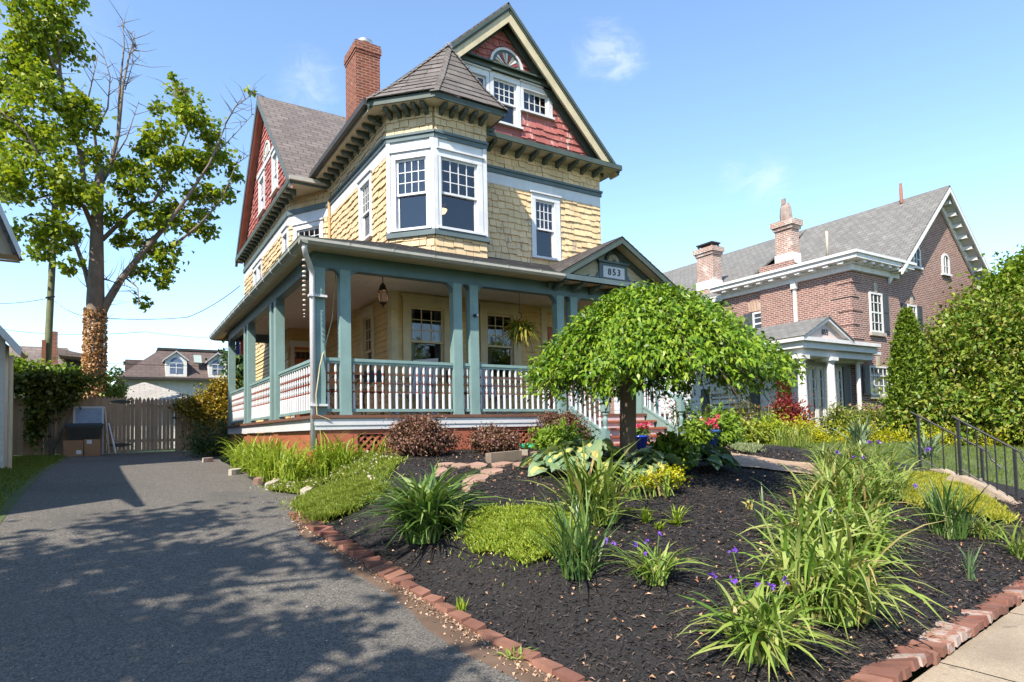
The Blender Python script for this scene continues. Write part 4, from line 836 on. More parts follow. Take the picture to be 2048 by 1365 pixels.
# steps
SX0, SX1 = 7.72, 9.52; m = P_(); risers = [(9.86, 1.86), (9.58, 1.713), (9.30, 1.566), (9.02, 1.42), (8.74, 1.273)]
for i, (y, z) in enumerate(risers):
    zz = risers[i + 1][1] if i < 4 else 1.08; m.box(SX0, SX1, y + .02, 9.9, zz - .02, z - .035, 1)
    if i: m.box(SX0 - .04, SX1 + .04, y - .02, y + .31 if i else y, z - .035, z, 0)
m.build('porch_steps', [RUST, MAUVE], HOUSE)
for x in (7.62, 9.60):
    m = MB(); y0, y1 = 8.98, 9.97
    for o0, o1, w in ((.70, .76, .04), (.10, .15, .035)): m.hexa([(x - w, y0, 1.37 + o0 - .0), (x + w, y0, 1.37 + o0), (x + w, y1, 1.89 + o0), (x - w, y1, 1.89 + o0)], [(x - w, y0, 1.37 + o1), (x + w, y0, 1.37 + o1), (x + w, y1, 1.89 + o1), (x - w, y1, 1.89 + o1)])
    m.hexa([(x - .02, y0, 1.2), (x + .02, y0, 1.2), (x + .02, y1, 1.72), (x - .02, y1, 1.72)], [(x - .02, y0, 1.37 + .1), (x + .02, y0, 1.37 + .1), (x + .02, y1, 1.89 + .1), (x - .02, y1, 1.89 + .1)])
    r = m.build('step_railing', TEAL, HOUSE)
    for i in range(7): y = y0 + .1 + (y1 - y0 - .14) * i / 6; baluster(r, x, y, 1.37 + .14 + (y - y0) / (y1 - y0) * .52, .57)
    m = MB(); b = .058; y = 8.93; m.box(x - b, x + b, y - b, y + b, 1.05, 1.52)
    m.lathe([(.05, 1.52), (.056, 1.56), (.035, 1.6), (.05, 1.68), (.052, 1.72), (.035, 1.78), (.055, 1.82), (.03, 1.85), (.05, 1.87)], (x, y, 0), 12); m.box(x - b, x + b, y - b, y + b, 1.87, 2.13); m.lathe([(.05, 2.13), (.068, 2.145), (.03, 2.16), (.042, 2.19), (.03, 2.22), (.004, 2.235)], (x, y, 0), 12); m.build('newel_post', TEAL, HOUSE)
# ------------------------------------------------------------------ brick neighbour on the right
RB = brickm('pink_brown_brick', (0.25, 0.105, 0.08), (0.13, 0.05, 0.045), (0.40, 0.33, 0.29), 0.21, 0.075, 0.016)
RROOF = tilem('grey_slate_roof', (0.11, 0.105, 0.10), (0.165, 0.16, 0.15), (0.05, 0.05, 0.05), 0.3, 0.2, (0.25, 0.245, 0.2))
RWHITE = paint('neighbour_white_paint', (0.64, 0.63, 0.62), 0.5, 0.15)
SHUT = paint('dark_shutter_paint', (0.055, 0.065, 0.075), 0.5, 0.2)
STONE = paint('grey_stone', (0.42, 0.37, 0.31), 0.85, 0.35)
DARKP = plain('dark_pane', (0.03, 0.035, 0.045), 0.08)
BH = thing('brick_house', (24, 13, 1.2), 'pinkish brick house with grey slate gable roof and white pillared entrance', 'house')
def flat_window(parent, F, u0, v0, u1, v1, cols, rows, shutters=(0, 0), sill=True, arch=False, keystone=True):
    """smaller, more distant window: reveal, frame with bars, pane behind"""
    m = MB(); a = .07
    m.obox(F, u0, u0 + a, v0, v1, -.03, .05); m.obox(F, u1 - a, u1, v0, v1, -.03, .05); m.obox(F, u0 + a, u1 - a, v0, v0 + a, -.03, .048); m.obox(F, u0 + a, u1 - a, v1 - a, v1, -.03, .048)
    for i in range(1, cols): x = u0 + (u1 - u0) * i / cols; m.obox(F, x - .016, x + .016, v0 + a, v1 - a, .0, .03)
    for i in range(1, rows): y = v0 + (v1 - v0) * i / rows; t = .03 if i * 2 == rows else .016; m.obox(F, u0 + a, u1 - a, y - t, y + t, .0, .034)
    w = m.build('window', RWHITE, parent)
    m = MB(); m.poly([F(u0 + a, v0 + a, .012), F(u1 - a, v0 + a, .012), F(u1 - a, v1 - a, .012), F(u0 + a, v1 - a, .012)]); m.build('pane', DARKP, w)
    if sill: m = MB(); m.obox(F, u0 - .08, u1 + .08, v0 - .13, v0 - .002, -.03, .1); m.build('sill', STONE, w)
    for k, (x0, x1) in enumerate(((u0 - .43, u0 - .03), (u1 + .03, u1 + .43))):
        if shutters[k]:
            m = MB(); m.obox(F, x0, x1, v0, v1, .0, .045)
            for y0_, y1_ in ((v0 + .08, (v0 + v1) / 2 - .04), ((v0 + v1) / 2 + .04, v1 - .08)): m.obox(F, x0 + .06, x1 - .06, y0_, y1_, .045, .06)
            m.build('shutter', SHUT, w)
    if keystone:
        uc = (u0 + u1) / 2; m = MB(); m.prism(F, [(uc - .07, v1 + .02), (uc + .07, v1 + .02), (uc + .11, v1 + .36), (uc - .11, v1 + .36)], 0, .05); m.build('keystone', STONE, w)
    return w
Zc = 6.98; RX0, RY0 = 22.0, 12.3
FL = frame((RX0, 17.8, 0), (0, -1, 0)); FF = frame((RX0, RY0, 0), UX)      # left wall (u = 17.8 - y), gable front
m = P_(); wall(m, FL, [(0, .8), (5.5, .8), (5.5, Zc), (0, Zc)]); wall(m, FF, [(0, .8), (10.2, .8), (10.2, 7.2), (0, 7.2)])
wall(m, FF, [(2.75, 7.2), (10.2, 7.2), (6.55, 10.75)]); m.poly([(22.7, 17.8, .8), (22.7, 17.8, 7.1), (22.7, 31, 7.1), (22.7, 31, .8)]); m.poly([(22, 17.8, .8), (22, 17.8, Zc), (22.7, 17.8, Zc), (22.7, 17.8, .8)]); m.poly([(32.2, 12.3, .8), (32.2, 31, .8), (32.2, 31, 7.2), (32.2, 12.3, 7.2)])
m.obox(FL, 1.85, 3.35, 1.5, 7.9, 0, .1)
for i in range(7):
    z = Zc - .42 - i * .5; m.obox(FL, 5.5 - (.75 if i % 2 else .5), 5.53, z, z + .12, 0, .035); m.obox(FF, -.034, .4 if i % 2 else .62, z, z + .12, 0, .035)
m.build('wall', RB, BH)
# flat-roofed bay cornice
m = P_(); ov = .5
m.obox(FL, -.1, 5.5, Zc, Zc + .2, 0, .12); m.obox(FF, -.12, 3.1, Zc, Zc + .2, 0, .12)
m.obox(FL, -.3, 6.0, Zc + .30, Zc + .46, -.2, ov); m.obox(FF, -.495, 3.45, Zc + .303, Zc + .457, -.2, ov - .005); m.obox(FL, -.35, 6.05, Zc + .46, Zc + .56, -.2, ov + .07); m.obox(FF, -.562, 3.5, Zc + .461, Zc + .556, -.2, ov + .062)
m.obox(FL, 0, 5.5, Zc + .2, Zc + .3, -.1, .2); m.obox(FF, -.196, 3.2, Zc + .203, Zc + .298, -.1, .196)
F22 = frame((22.7, 31, 0), (0, -1, 0)); m.obox(F22, 0, 13.0, 6.75, 6.95, 0, .1); m.obox(F22, 0, 13.0, 7.02, 7.25, -.1, .5)
m.build('cornice', RWHITE, BH)
for i in range(10): mm = MB(); u = .25 + i * .56; mm.obox(FL, u, u + .2, Zc + .2, Zc + .3, .2, .44); mm.build('dentil_block', RWHITE, BH)
for i in range(6): mm = MB(); u = .05 + i * .56; mm.obox(FF, u, u + .2, Zc + .2, Zc + .3, .2, .44); mm.build('dentil_block', RWHITE, BH)
for i in range(5): mm = MB(); u = 8.6 + i * .9; mm.obox(F22, u, u + .22, 6.93, 7.02, .1, .42); mm.build('dentil_block', RWHITE, BH)
m = P_(); m.hexa([(21.5, 11.8, Zc + .5), (25.3, 11.8, Zc + .5), (25.3, 18.2, Zc + .5), (21.5, 18.2, Zc + .5)], [(21.5, 11.8, Zc + .58), (25.3, 11.8, Zc + .62), (25.3, 18.2, Zc + .62), (21.5, 18.2, Zc + .58)]); m.build('flat_roof', paint('grey_membrane_roof', (.42, .42, .41), .7, .3), BH)
# main gable roof
gx0, gxt, gx1, gzt, gz0 = 24.45, 28.55, 32.6, 11.12, 7.28
m = P_(); slab(m, [(22.1, 32, 6.95), (22.1, 18, 6.95), (gxt, 18, gzt), (gxt, 32, gzt)], .08)
slab(m, [(gx0, 18.01, gz0 + .01), (gx0, RY0 - .55, gz0 + .01), (gxt, RY0 - .55, gzt + .004), (gxt, 18.01, gzt + .004)], .08); slab(m, [(gx1, RY0 - .55, gz0), (gx1, 32, gz0), (gxt, 32, gzt), (gxt, RY0 - .55, gzt)], .08); m.build('roof', RROOF, BH)
a, b, c = (gx0 - RX0, gz0 - .08), (gxt - RX0, gzt - .085), (gx1 - RX0, gz0 - .08)
m = P_(); rake(FF, a, b, c, .5, .56, 0, .2, m); rake(FF, a, b, c, .02, .499, .05, .08, m); rake(FF, a, b, c, .02, .1, .081, .45, m); m.build('bargeboard', RWHITE, BH)
for k in range(9):
    t = (k + .6) / 9.4
    for P0, P1 in ((a, b), (c, b)):
        u, v = P0[0] + (P1[0] - P0[0]) * t, P0[1] + (P1[1] - P0[1]) * t - .17; mm = MB(); mm.obox(FF, u - .1, u + .1, v - .1, v + .05, .1, .42); mm.build('dentil_block', RWHITE, BH)
m = P_(); m.obox(FL, 3.32, 3.42, 3.5, Zc, .04, .14); m.obox(FL, 3.27, 3.47, Zc - .25, Zc + .05, .03, .2); m.build('downspout', RWHITE, BH)
# windows
flat_window(BH, FL, 1.42, 5.2, 2.25, 6.15, 2, 4, (1, 1)); m = P_()
for i in range(9):
    a_ = -.75 + i * 1.5 / 8; u = 1.83 + .75 * math.sin(a_) ; m.prism(FL, [(u - .05, 6.2), (u + .05, 6.2), (u + .05 + .12 * a_, 6.62), (u - .05 + .12 * a_, 6.62)], 0, .03)
m.build('brick_arch', paint('pale_brick', (.42, .30, .23), .9, .3), BH)
flat_window(BH, FF, 1.1, 4.85, 1.95, 6.32, 3, 4, (0, 1)); flat_window(BH, FF, 3.75, 4.95, 4.45, 6.1, 3, 4, (1, 1)); flat_window(BH, FF, .85, 2.55, 2.1, 3.62, 4, 3, (1, 1))
def arch_window(F, u0, u1, v0, v1):
    r = (u1 - u0) / 2; uc = (u0 + u1) / 2; k = 10; arc = lambda R: [(uc + R * math.cos(math.pi * i / k), v1 - r + R * math.sin(math.pi * i / k)) for i in range(k + 1)]
    m = MB(); o, n_ = arc(r), arc(r - .08)
    for i in range(k): m.prism(F, [n_[i], o[i], o[i + 1], n_[i + 1]], 0, .06)
    m.obox(F, u0, u0 + .08, v0, v1 - r, 0, .06); m.obox(F, u1 - .08, u1, v0, v1 - r, 0, .06); m.obox(F, u0 - .08, u1 + .08, v0 - .08, v0, 0, .1); m.obox(F, uc - .015, uc + .015, v0, v1 - .08, .01, .04); m.obox(F, u0 + .08, u1 - .08, v0 + .3, v0 + .33, .01, .04); w = m.build('window', RWHITE, BH)
    m = MB(); m.poly([F(u, v, .015) for u, v in [(u0 + .08, v0), (u1 - .08, v0)] + n_]); m.build('pane', DARKP, w)
arch_window(FF, 4.35, 4.95, 7.65, 8.55); arch_window(FF, 6.75, 7.35, 7.65, 8.5)
# chimneys
def chimney(x0, x1, y0, y1, z0, z1, pot):
    m = MB(); m.box(x0, x1, y0, y1, z0, z1 - .35); m.box(x0 - .06, x1 + .06, y0 - .06, y1 + .06, z1 - .35, z1 - .22); m.box(x0 - .12, x1 + .12, y0 - .12, y1 + .12, z1 - .22, z1); c_ = m.build('chimney', brickm('pale_chimney_brick', (.33, .17, .13), (.22, .11, .09), (.5, .45, .4), .21, .075, .016, .14), BH)
    m = MB(); m.box(x0 - .03, x1 + .03, y0 - .03, y1 + .03, z0 + .6, z0 + 1.0); m.build('chimney_flashing', RWHITE, c_)
    xc, yc = (x0 + x1) / 2, (y0 + y1) / 2; m = MB()
    if pot: m.lathe([(.22, z1), (.235, z1 + .25), (.21, z1 + .55), (.15, z1 + .72)], (xc, yc, 0), 9); m.box(xc - .17, xc - .09, yc - .08, yc + .08, z1 + .68, z1 + .9)
    else:
        m.box(x0, x1, y0, y1, z1 + .18, z1 + .24)
        for sx in (x0 + .05, x1 - .12):
            for sy in (y0 + .05, y1 - .12): m.box(sx, sx + .07, sy, sy + .07, z1, z1 + .18)
    m.build('chimney_pot', paint('sooty_clay_pot', (.34, .27, .24), .85, .5, (.1, .08, .07), .12) if pot else DARKR, c_)
chimney(21.97, 22.45, 14.5, 15.22, 7.2, 9.5, True); chimney(23.4, 24.0, 19.5, 20.45, 7.4, 9.95, False)
m = P_(); m.tube([(26.0, 15.5, 8.6), (26.0, 15.5, 9.9)], .055, 8); m.build('vent_pipe', STONE, BH, True)
m = P_(); m.tube([(28.3, 13.5, 10.9), (28.3, 13.5, 11.55)], .07, 8); m.tube([(28.3, 13.5, 11.3), (28.3, 13.5, 11.75)], .05, 6); m.build('vent_pipe', paint('rusty_pipe', (.3, .13, .1), .7), BH)
# entrance porch with pediment on the left part of the house, sun room beside
ex0, ex1, ey = 17.9, 20.2, 11.55
m = P_(); m.box(17.75, 22, 11.5, 16.5, 3.92, 4.12); m.box(17.62, 22, 11.38, 16.6, 4.12, 4.24); m.box(17.9, 22, 11.65, 16.4, 3.7, 3.92); m.box(19.6, 22.0, 12.0, 12.3, 3.62, 3.95); m.box(19.9, 22.9, 11.85, 12.3, 3.95, 4.05); m.build('entablature', RWHITE, BH)
Fep = frame((0, 11.42, 0), UX); px0, px1, pxc = 17.65, 20.3, 18.97
m = P_(); m.prism(Fep, [(px0 + .1, 4.25), (px1 - .1, 4.25), (pxc, 4.83)], -.3, -.1); m.build('tympanum', paint('pink_tympanum', (.62, .5, .46), .6), BH)
m = P_(); rake(Fep, (px0, 4.28), (pxc, 4.93), (px1, 4.28), -.1, .05, 0, .12, m); m.build('bargeboard', RWHITE, BH)
m = P_(); slab(m, [(px0 - .05, 16.6, 4.26), (px0 - .05, 11.34, 4.26), (pxc, 11.34, 4.95), (pxc, 16.6, 4.95)], .04); slab(m, [(px1 + .05, 11.34, 4.26), (px1 + .05, 16.6, 4.26), (pxc, 16.6, 4.95), (pxc, 11.34, 4.95)], .04); m.build('porch_roof', RROOF, BH)
text_obj('house_number', '855', .24, Fep, pxc, 4.45, -.09, IRON, BH)
for x in (17.95, 19.5):
    m = MB(); m.box(x - .17, x + .17, 11.53, 11.87, 1.2, 1.35); m.lathe([(.15, 1.35), (.14, 2.2), (.115, 3.5), (.15, 3.53), (.15, 3.58)], (x, 11.7, 0), 14); m.box(x - .18, x + .18, 11.52, 11.88, 3.58, 3.7); m.build('porch_column', RWHITE, BH)
GREYC = paint('grey_white_siding', (.5, .53, .58), .55, .15)
m = P_(); Fs = frame((19.35, 22, 0), (0, -1, 0)); wall(m, Fs, [(0, .8), (9.55, .8), (9.55, 3.75), (0, 3.75)]); courses(m, Fs, [(0, 1.2), (9.53, 1.2), (9.53, 3.7), (0, 3.7)], (), .2, 50, 60, 0, .02, seed=91); Fs2 = frame((19.35, 12.45, 0), UX); wall(m, Fs2, [(0, .8), (2.64, .8), (2.64, 3.75), (0, 3.75)]); m.build('sunroom_wall', GREYC, BH)
ya, yb = 22 - onX(1421, 790, 19.35).y, 22 - onX(1500, 790, 19.35).y; flat_window(BH, Fs, ya, 1.85, yb, 3.0, 4, 2, (1, 1), keystone=False)
da, db = 22 - onX(1556, 790, 19.35).y, 22 - onX(1584, 790, 19.35).y; m = P_(); m.obox(Fs, da, db, 1.2, 3.25, 0, .06)
for z in (1.35, 1.95, 2.5): m.obox(Fs, da + .1, db - .1, z, z + .42, .06, .075)
m.build('front_door', paint('red_door_paint', (.42, .02, .03), .35, .1), BH)
m = P_()
for i, (a, b) in enumerate(((.05, .44), (.48, .88), (.91, 1.28), (1.6, 2.0))):
    m.obox(Fs2, a, a + .07, 1.3, 3.5, 0, .05); m.obox(Fs2, b - .07, b, 1.3, 3.5, 0, .05); m.obox(Fs2, a + .07, b - .07, 3.38, 3.5, 0, .05); m.obox(Fs2, a + .07, b - .07, 1.3, 1.45, 0, .05)
    for k in range(1, 6): z = 1.45 + 1.93 * k / 6; m.obox(Fs2, a + .07, b - .07, z - .015, z + .015, .01, .04)
m.build('glazed_door', RWHITE, BH); m = P_(); m.poly([Fs2(.06, 1.4, .012), Fs2(1.27, 1.4, .012), Fs2(1.27, 3.45, .012), Fs2(.06, 3.45, .012)]); m.poly([Fs2(1.62, 1.4, .012), Fs2(1.98, 1.4, .012), Fs2(1.98, 3.45, .012), Fs2(1.62, 3.45, .012)]); m.build('pane', DARKP, BH)
m = P_(); m.obox(Fs2, 2.08, 2.48, 1.3, 3.55, .0, .05); m.build('shutter', SHUT, BH); m = P_(); m.tube([(21.55, 11.95, 1.2), (21.55, 11.95, 3.7)], .07, 8); m.build('downspout', RWHITE, BH)

# ------------------------------------------------------------------ neighbour on the left (only its driveway side shows)
LS = paint('left_white_siding', (.66, .64, .58), .6, .2); LSOF = paint('left_cream_soffit', (.6, .5, .34), .6, .2)
LH = thing('white_house', (-5.5, 14, .9), 'white clapboard house on the left edge, its sloping eaves jutting in', 'house')
m = P_(); Flw = frame((-2.02, 22, 0), UY); 
Fa = frame((-1.88, 16.3, 0), (0, 1, 0), UZ, UX)
wall(m, Fa, [(-.5, .8), (0, .8), (0, 3.5), (-.5, 3.5)])
Fb = frame((-6, 15.8, 0), UX); wall(m, Fb, [(0, .8), (4.12, .8), (4.12, 3.55), (1.9, 6.4), (0, 6.4)]); courses(m, Fb, [(0, .9), (4.12, .9), (4.12, 3.55), (1.9, 6.4), (0, 6.4)], (), .12, 50, 60, 0, .018, seed=96)
m.box(-9, -3.3, 8.2, 15.79, .5, 5.0); m.box(-9, -3.4, 15.85, 22, .8, 5.15); m.box(-9, -3.6, 13.2, 21.9, 5.0, 9.3); m.build('wall', LS, LH)  # unseen upper rear block, height set so its shadow covers the fence
m = P_(); slab(m, [(-1.60, 15.35, 3.32), (-1.60, 16.6, 3.32), (-4.2, 16.6, 6.7), (-4.2, 15.35, 6.7)], .08); m.build('lower_roof', LSOF, LH)
m = P_(); slab(m, [(-1.64, 15.3, 5.22), (-1.64, 15.95, 5.22), (-4.2, 15.95, 12.0), (-4.2, 15.3, 12.0)], .1); slab(m, [(-2.8, 7.6, 4.45), (-2.8, 15.3, 4.45), (-6.2, 15.3, 8.2), (-6.2, 7.6, 8.2)], .1); slab(m, [(-9.6, 15.3, 4.75), (-9.6, 7.6, 4.75), (-6.2, 7.6, 8.2), (-6.2, 15.3, 8.2)], .1); m.poly([(-9, 8.2, 5), (-3.3, 8.2, 5), (-6.2, 8.2, 8.0)]); m.hexa([(-9.3, 12.9, 9.3), (-3.35, 12.9, 9.3), (-3.35, 22.2, 9.3), (-9.3, 22.2, 9.3)], [(-6.6, 15.5, 11), (-6, 15.5, 11), (-6, 19.6, 11), (-6.6, 19.6, 11)]); m.build('roof', SLATE2, LH)
m = P_(); m.poly([(-1.72, 15.6, 5.17), (-4.2, 15.6, 5.17), (-4.2, 15.6, 11.8)]); m.poly([(-1.68, 15.3, 5.16), (-1.68, 15.75, 5.16), (-4.2, 15.75, 5.2), (-4.2, 15.3, 5.2)]); m.poly([(-1.68, 15.75, 5.16), (-1.68, 15.95, 5.16), (-4, 15.95, 5.16), (-4, 15.75, 5.16)]); m.build('soffit', LSOF, LH)
m = P_(); m.hexa([(-1.62, 15.26, 5.1), (-1.62, 15.3, 5.1), (-4.2, 15.3, 11.9), (-4.2, 15.26, 11.9)], [(-1.60, 15.26, 5.26), (-1.60, 15.3, 5.26), (-4.2, 15.3, 12.15), (-4.2, 15.26, 12.15)]); m.hexa([(-1.60, 15.3, 3.2), (-1.60, 15.35, 3.2), (-4.2, 15.35, 6.58), (-4.2, 15.3, 6.58)], [(-1.57, 15.3, 3.35), (-1.57, 15.35, 3.35), (-4.2, 15.35, 6.75), (-4.2, 15.3, 6.75)]); m.build('bargeboard', RWHITE, LH)
m = P_(); m.tube([(-1.78, 15.7, 3.25), (-1.78, 15.7, .95)], .04, 8); m.build('downspout', LSOF, LH)

# ------------------------------------------------------------------ houses far behind the fence
FH = thing('mansard_house', (4, 46, 1.3), 'distant white house with brown mansard roof and two arched dormers', 'house')
BRN = tilem('brown_far_roof', (.075, .052, .047), (.105, .075, .066), (.035, .027, .025), .5, .3)
m = P_(); m.box(.4, 12, 45.2, 54, 1, 5.3); m.build('wall', RWHITE, FH)
m = P_(); m.hexa([(-.1, 44.8, 5.3), (12.5, 44.8, 5.3), (12.5, 54.4, 5.3), (-.1, 54.4, 5.3)], [(2.3, 47, 7.35), (10, 47, 7.35), (10, 52, 7.35), (2.3, 52, 7.35)]); m.box(0.4, 2.4, 46.5, 50, 5.6, 6.6); rf = m.build('roof', BRN, FH)
m = P_(); m.box(2.2, 10.1, 46.9, 52.1, 7.35, 7.5); m.box(-.15, 12.6, 44.7, 44.85, 5.2, 5.36); m.build('roof_edge', DARKR, FH)
for (a, b, zt) in ((2.55, 3.75, 7.0), (5.0, 6.1, 7.0)):
    Fd = frame((0, 44.95, 0), UX); c_ = (a + b) / 2; m = MB(); m.obox(Fd, a, b, 5.45, 6.5, -1.8, 0); m.prism(Fd, [(a, 6.5), (b, 6.5), (c_, zt)], -1.8, 0); d = m.build('dormer', RWHITE, FH)
    m = MB(); m.hexa([Fd(a - .12, 6.42, .15), Fd(c_, zt, .15), Fd(c_, zt, -2), Fd(a - .12, 6.42, -2)], [Fd(a - .12, 6.5, .15), Fd(c_, zt + .1, .15), Fd(c_, zt + .1, -2), Fd(a - .12, 6.5, -2)]); m.hexa([Fd(c_, zt, .15), Fd(b + .12, 6.42, .15), Fd(b + .12, 6.42, -2), Fd(c_, zt, -2)], [Fd(c_, zt + .1, .15), Fd(b + .12, 6.5, .15), Fd(b + .12, 6.5, -2), Fd(c_, zt + .1, -2)]); m.build('dormer_roof', paint('pale_dormer_roof', (.4, .4, .42), .7), d)
    m = MB(); w = (b - a) * .3; m.prism(Fd, [(c_ - w, 5.65), (c_ + w, 5.65)] + [(c_ + w * math.cos(t), 6.3 + w * math.sin(t)) for t in [math.pi * i / 10 for i in range(11)]], 0, .02); m.build('pane', plain('blue_far_pane', (.12, .17, .27), .15), d)
    m = MB(); m.obox(Fd, c_ - .02, c_ + .02, 5.65, 6.3, .021, .04); m.obox(Fd, c_ - w, c_ + w, 5.98, 6.02, .021, .042); m.obox(Fd, c_ - w, c_ + w, 6.28, 6.32, .021, .043); m.build('window_frame', RWHITE, d)
m = P_(); m.hexa([(4.2, 45.35, 6.35), (4.65, 45.35, 6.35), (4.65, 45.9, 6.9), (4.2, 45.9, 6.9)], [(4.2, 45.25, 6.42), (4.65, 45.25, 6.42), (4.65, 45.8, 6.97), (4.2, 45.8, 6.97)]); m.build('skylight', plain('skylight_glass', (.3, .36, .33), .2), FH)
LHH = thing('brown_roof_house', (-5, 41, 1.2), 'distant house with low mottled brown roof behind the left fence', 'house')
m = P_(); m.box(-9, -1.6, 41, 47, 1, 4.9); m.build('wall', paint('far_tan_wall', (.3, .24, .2), .8), LHH)
m = P_(); m.hexa([(-10, 40.2, 4.8), (-1.0, 40.2, 4.8), (-1.0, 48, 4.8), (-10, 48, 4.8)], [(-6, 43, 6.75), (-2.4, 43, 6.75), (-2.4, 45, 6.75), (-6, 45, 6.75)]); m.hexa([(-2.6, 39.6, 5.95), (-1.2, 39.6, 5.85), (-1.2, 43, 5.85), (-2.6, 43, 5.95)], [(-2.6, 39.6, 6.3), (-1.2, 39.6, 6.0), (-1.2, 43, 6.0), (-2.6, 43, 6.3)]); m.build('roof', tilem('mottled_far_roof', (.12, .09, .08), (.17, .13, .115), (.05, .04, .035), .5, .3, (.26, .23, .21)), LHH)
m = P_(); m.box(-3.0, -2.7, 40.6, 40.9, 5.5, 7.3); m.build('chimney', HBRICK, LHH)
GZ = thing('garage', (2, 33, 1.2), 'low garage with weathered grey hip roof behind the fence gate', 'garage')
g = onY(290, 762, 31); m = P_(); m.box(g.x - 2.2, g.x + 2.6, 30, 34, 1, 2.95); m.build('wall', RWHITE, GZ)
m = P_(); zt = g.z; m.hexa([(g.x - 2.5, 29.6, 2.9), (g.x + 2.9, 29.6, 2.9), (g.x + 2.9, 34.4, 2.9), (g.x - 2.5, 34.4, 2.9)], [(g.x - .05, 31.9, zt), (g.x + .05, 31.9, zt), (g.x + .05, 32.1, zt), (g.x - .05, 32.1, zt)]); m.build('roof', tilem('grey_hip_roof', (.27, .255, .235), (.33, .31, .28), (.15, .14, .13), .4, .2), GZ)

# ------------------------------------------------------------------ fence with gate
WOOD = paint('weathered_fence_wood', (.46, .32, .21), .85, .4, (.25, .18, .13), .10, island=.5, scale=1.5, streak=True)
FN = thing('wooden_fence', (0, 23, 1.1), 'weathered brown stockade fence with pointed pickets closing off the driveway', 'fence')
FY_ = 23.0; rr = random.Random(4)
def pickets(x0, x1, parent, name, dz=0, gap=.006, zb=1.13):
    m = MB(); x = x0
    while x < x1 - .04:
        w = .098 * rr.uniform(.94, 1.05); t = 2.88 + rr.uniform(-.025, .025) + dz; z0 = zb + rr.uniform(0, .03); yj = FY_ + rr.uniform(-.006, .006); F = frame((x, yj, 0), UX)
        m.prism(F, [(0, z0), (w, z0), (w, t - .09), (w * .72, t - .02), (w * .5, t), (w * .28, t - .02), (0, t - .09)], 0, .018); x += w + gap * rr.uniform(.0, .6)
    for z in (1.45, 2.55): m.box(x0, x1, FY_ + .008, FY_ + .05, z, z + .09)
    return m.build(name, WOOD, parent)
pickets(-3.1, .18, FN, 'board_panel'); pickets(1.64, 3.6, FN, 'board_panel')
gt = pickets(.24, 1.58, FN, 'gate', -.03, .03, 1.17)
m = P_(); m.box(.19, .235, FY_ - .02, FY_ + .07, 1.1, 2.85); m.box(1.585, 1.64, FY_ - .02, FY_ + .07, 1.1, 2.85); m.build('gate_post', WOOD, FN)
def hinge(x, z):
    m = MB(); F = frame((x, FY_ - .02, z), UX); m.prism(F, [(-.3, -.01), (-.12, -.05), (0, -.06), (.12, -.05), (.3, -.01), (.3, .01), (.12, .05), (0, .06), (-.12, .05), (-.3, .01)], .0, .012); m.build('hinge', IRON, gt)
hinge(.1, 2.72); hinge(.1, 1.38)
m = P_(); m.box(1.5, 1.68, FY_ - .05, FY_ - .02, 2.18, 2.22); m.box(1.5, 1.66, FY_ - .05, FY_ - .02, 2.6, 2.66); m.box(1.58, 1.6, FY_ - .06, FY_ - .02, 2.15, 2.4); m.build('latch', IRON, gt)

# wheelie bin, boxes, old screen, stakes against the fence
BIN = plain('black_plastic', (.012, .012, .014), .45)
bx, by = -.80, 22.35; zb = tz(bx, by) + .005
T = thing('garbage_bin', (bx, by, zb), 'black wheeled garbage bin standing before the wooden fence', 'bin')
m = P_(); m.hexa([(bx - .30, by - .28, zb + .04), (bx + .30, by - .28, zb + .04), (bx + .30, by + .28, zb + .04), (bx - .30, by + .28, zb + .04)], [(bx - .42, by - .36, zb + .86), (bx + .42, by - .36, zb + .86), (bx + .42, by + .34, zb + .86), (bx - .42, by + .34, zb + .86)]); m.box(bx - .44, bx + .44, by - .38, by + .36, zb + .8, zb + .86); m.build('body', BIN, T)
m = P_(); m.hexa([(bx - .49, by - .42, zb + .865), (bx + .49, by - .42, zb + .865), (bx + .49, by + .38, zb + .865), (bx - .49, by + .38, zb + .865)], [(bx - .42, by - .36, zb + .93), (bx + .42, by - .36, zb + .93), (bx + .42, by + .34, zb + .95), (bx - .42, by + .34, zb + .95)]); m.tube([(bx - .3, by + .42, zb + .86), (bx + .3, by + .42, zb + .86)], .02, 6); m.build('lid', BIN, T)
for s in (-1, 1): m = P_(); m.tube([(bx + s * .33, by + .3, zb + .1), (bx + s * .38, by + .3, zb + .1)], .1, 14); m.build('wheel', BIN, T)
CARD = paint('brown_cardboard', (.36, .21, .115), .85, .2); TAPE = paint('box_label_white', (.7, .7, .7), .5, .05)
def carton(x0, x1, y0, y1, h, lab, lx, lz):
    zb = tz((x0 + x1) / 2, y0) + .012; T = thing('cardboard_box', ((x0 + x1) / 2, (y0 + y1) / 2, zb), lab, 'box'); m = MB(); m.box(x0, x1, y0, y1, zb, zb + h); m.box(x0 - .004, x1 + .004, y0 - .004, (y0 + y1) / 2 - .003, zb + h - .004, zb + h + .003); m.box(x0 - .004, x1 + .004, (y0 + y1) / 2 + .003, y1 + .004, zb + h - .004, zb + h + .003); m.build('carton', CARD, T)
    m = MB(); m.box(x0 + lx, x0 + lx + .12, y0 - .004, y0 - .001, zb + lz, zb + lz + .11); m.build('shipping_label', TAPE, T)
carton(-1.26, -.80, 21.35, 21.85, .45, 'wide cardboard box with a low label before the garbage bin', .30, .06); carton(-.785, -.40, 21.4, 21.85, .47, 'narrower cardboard box with a high label, right of the wider box', .06, .34)
m = P_(); Fsn = frame((-1.12, 22.86, 1.95), UX, (0, .12, 1)); w, h = .78, .62
T = thing('window_sash', (-.7, 22.86, 1.95), 'old white framed window sash propped upright behind the garbage bin', 'window sash')
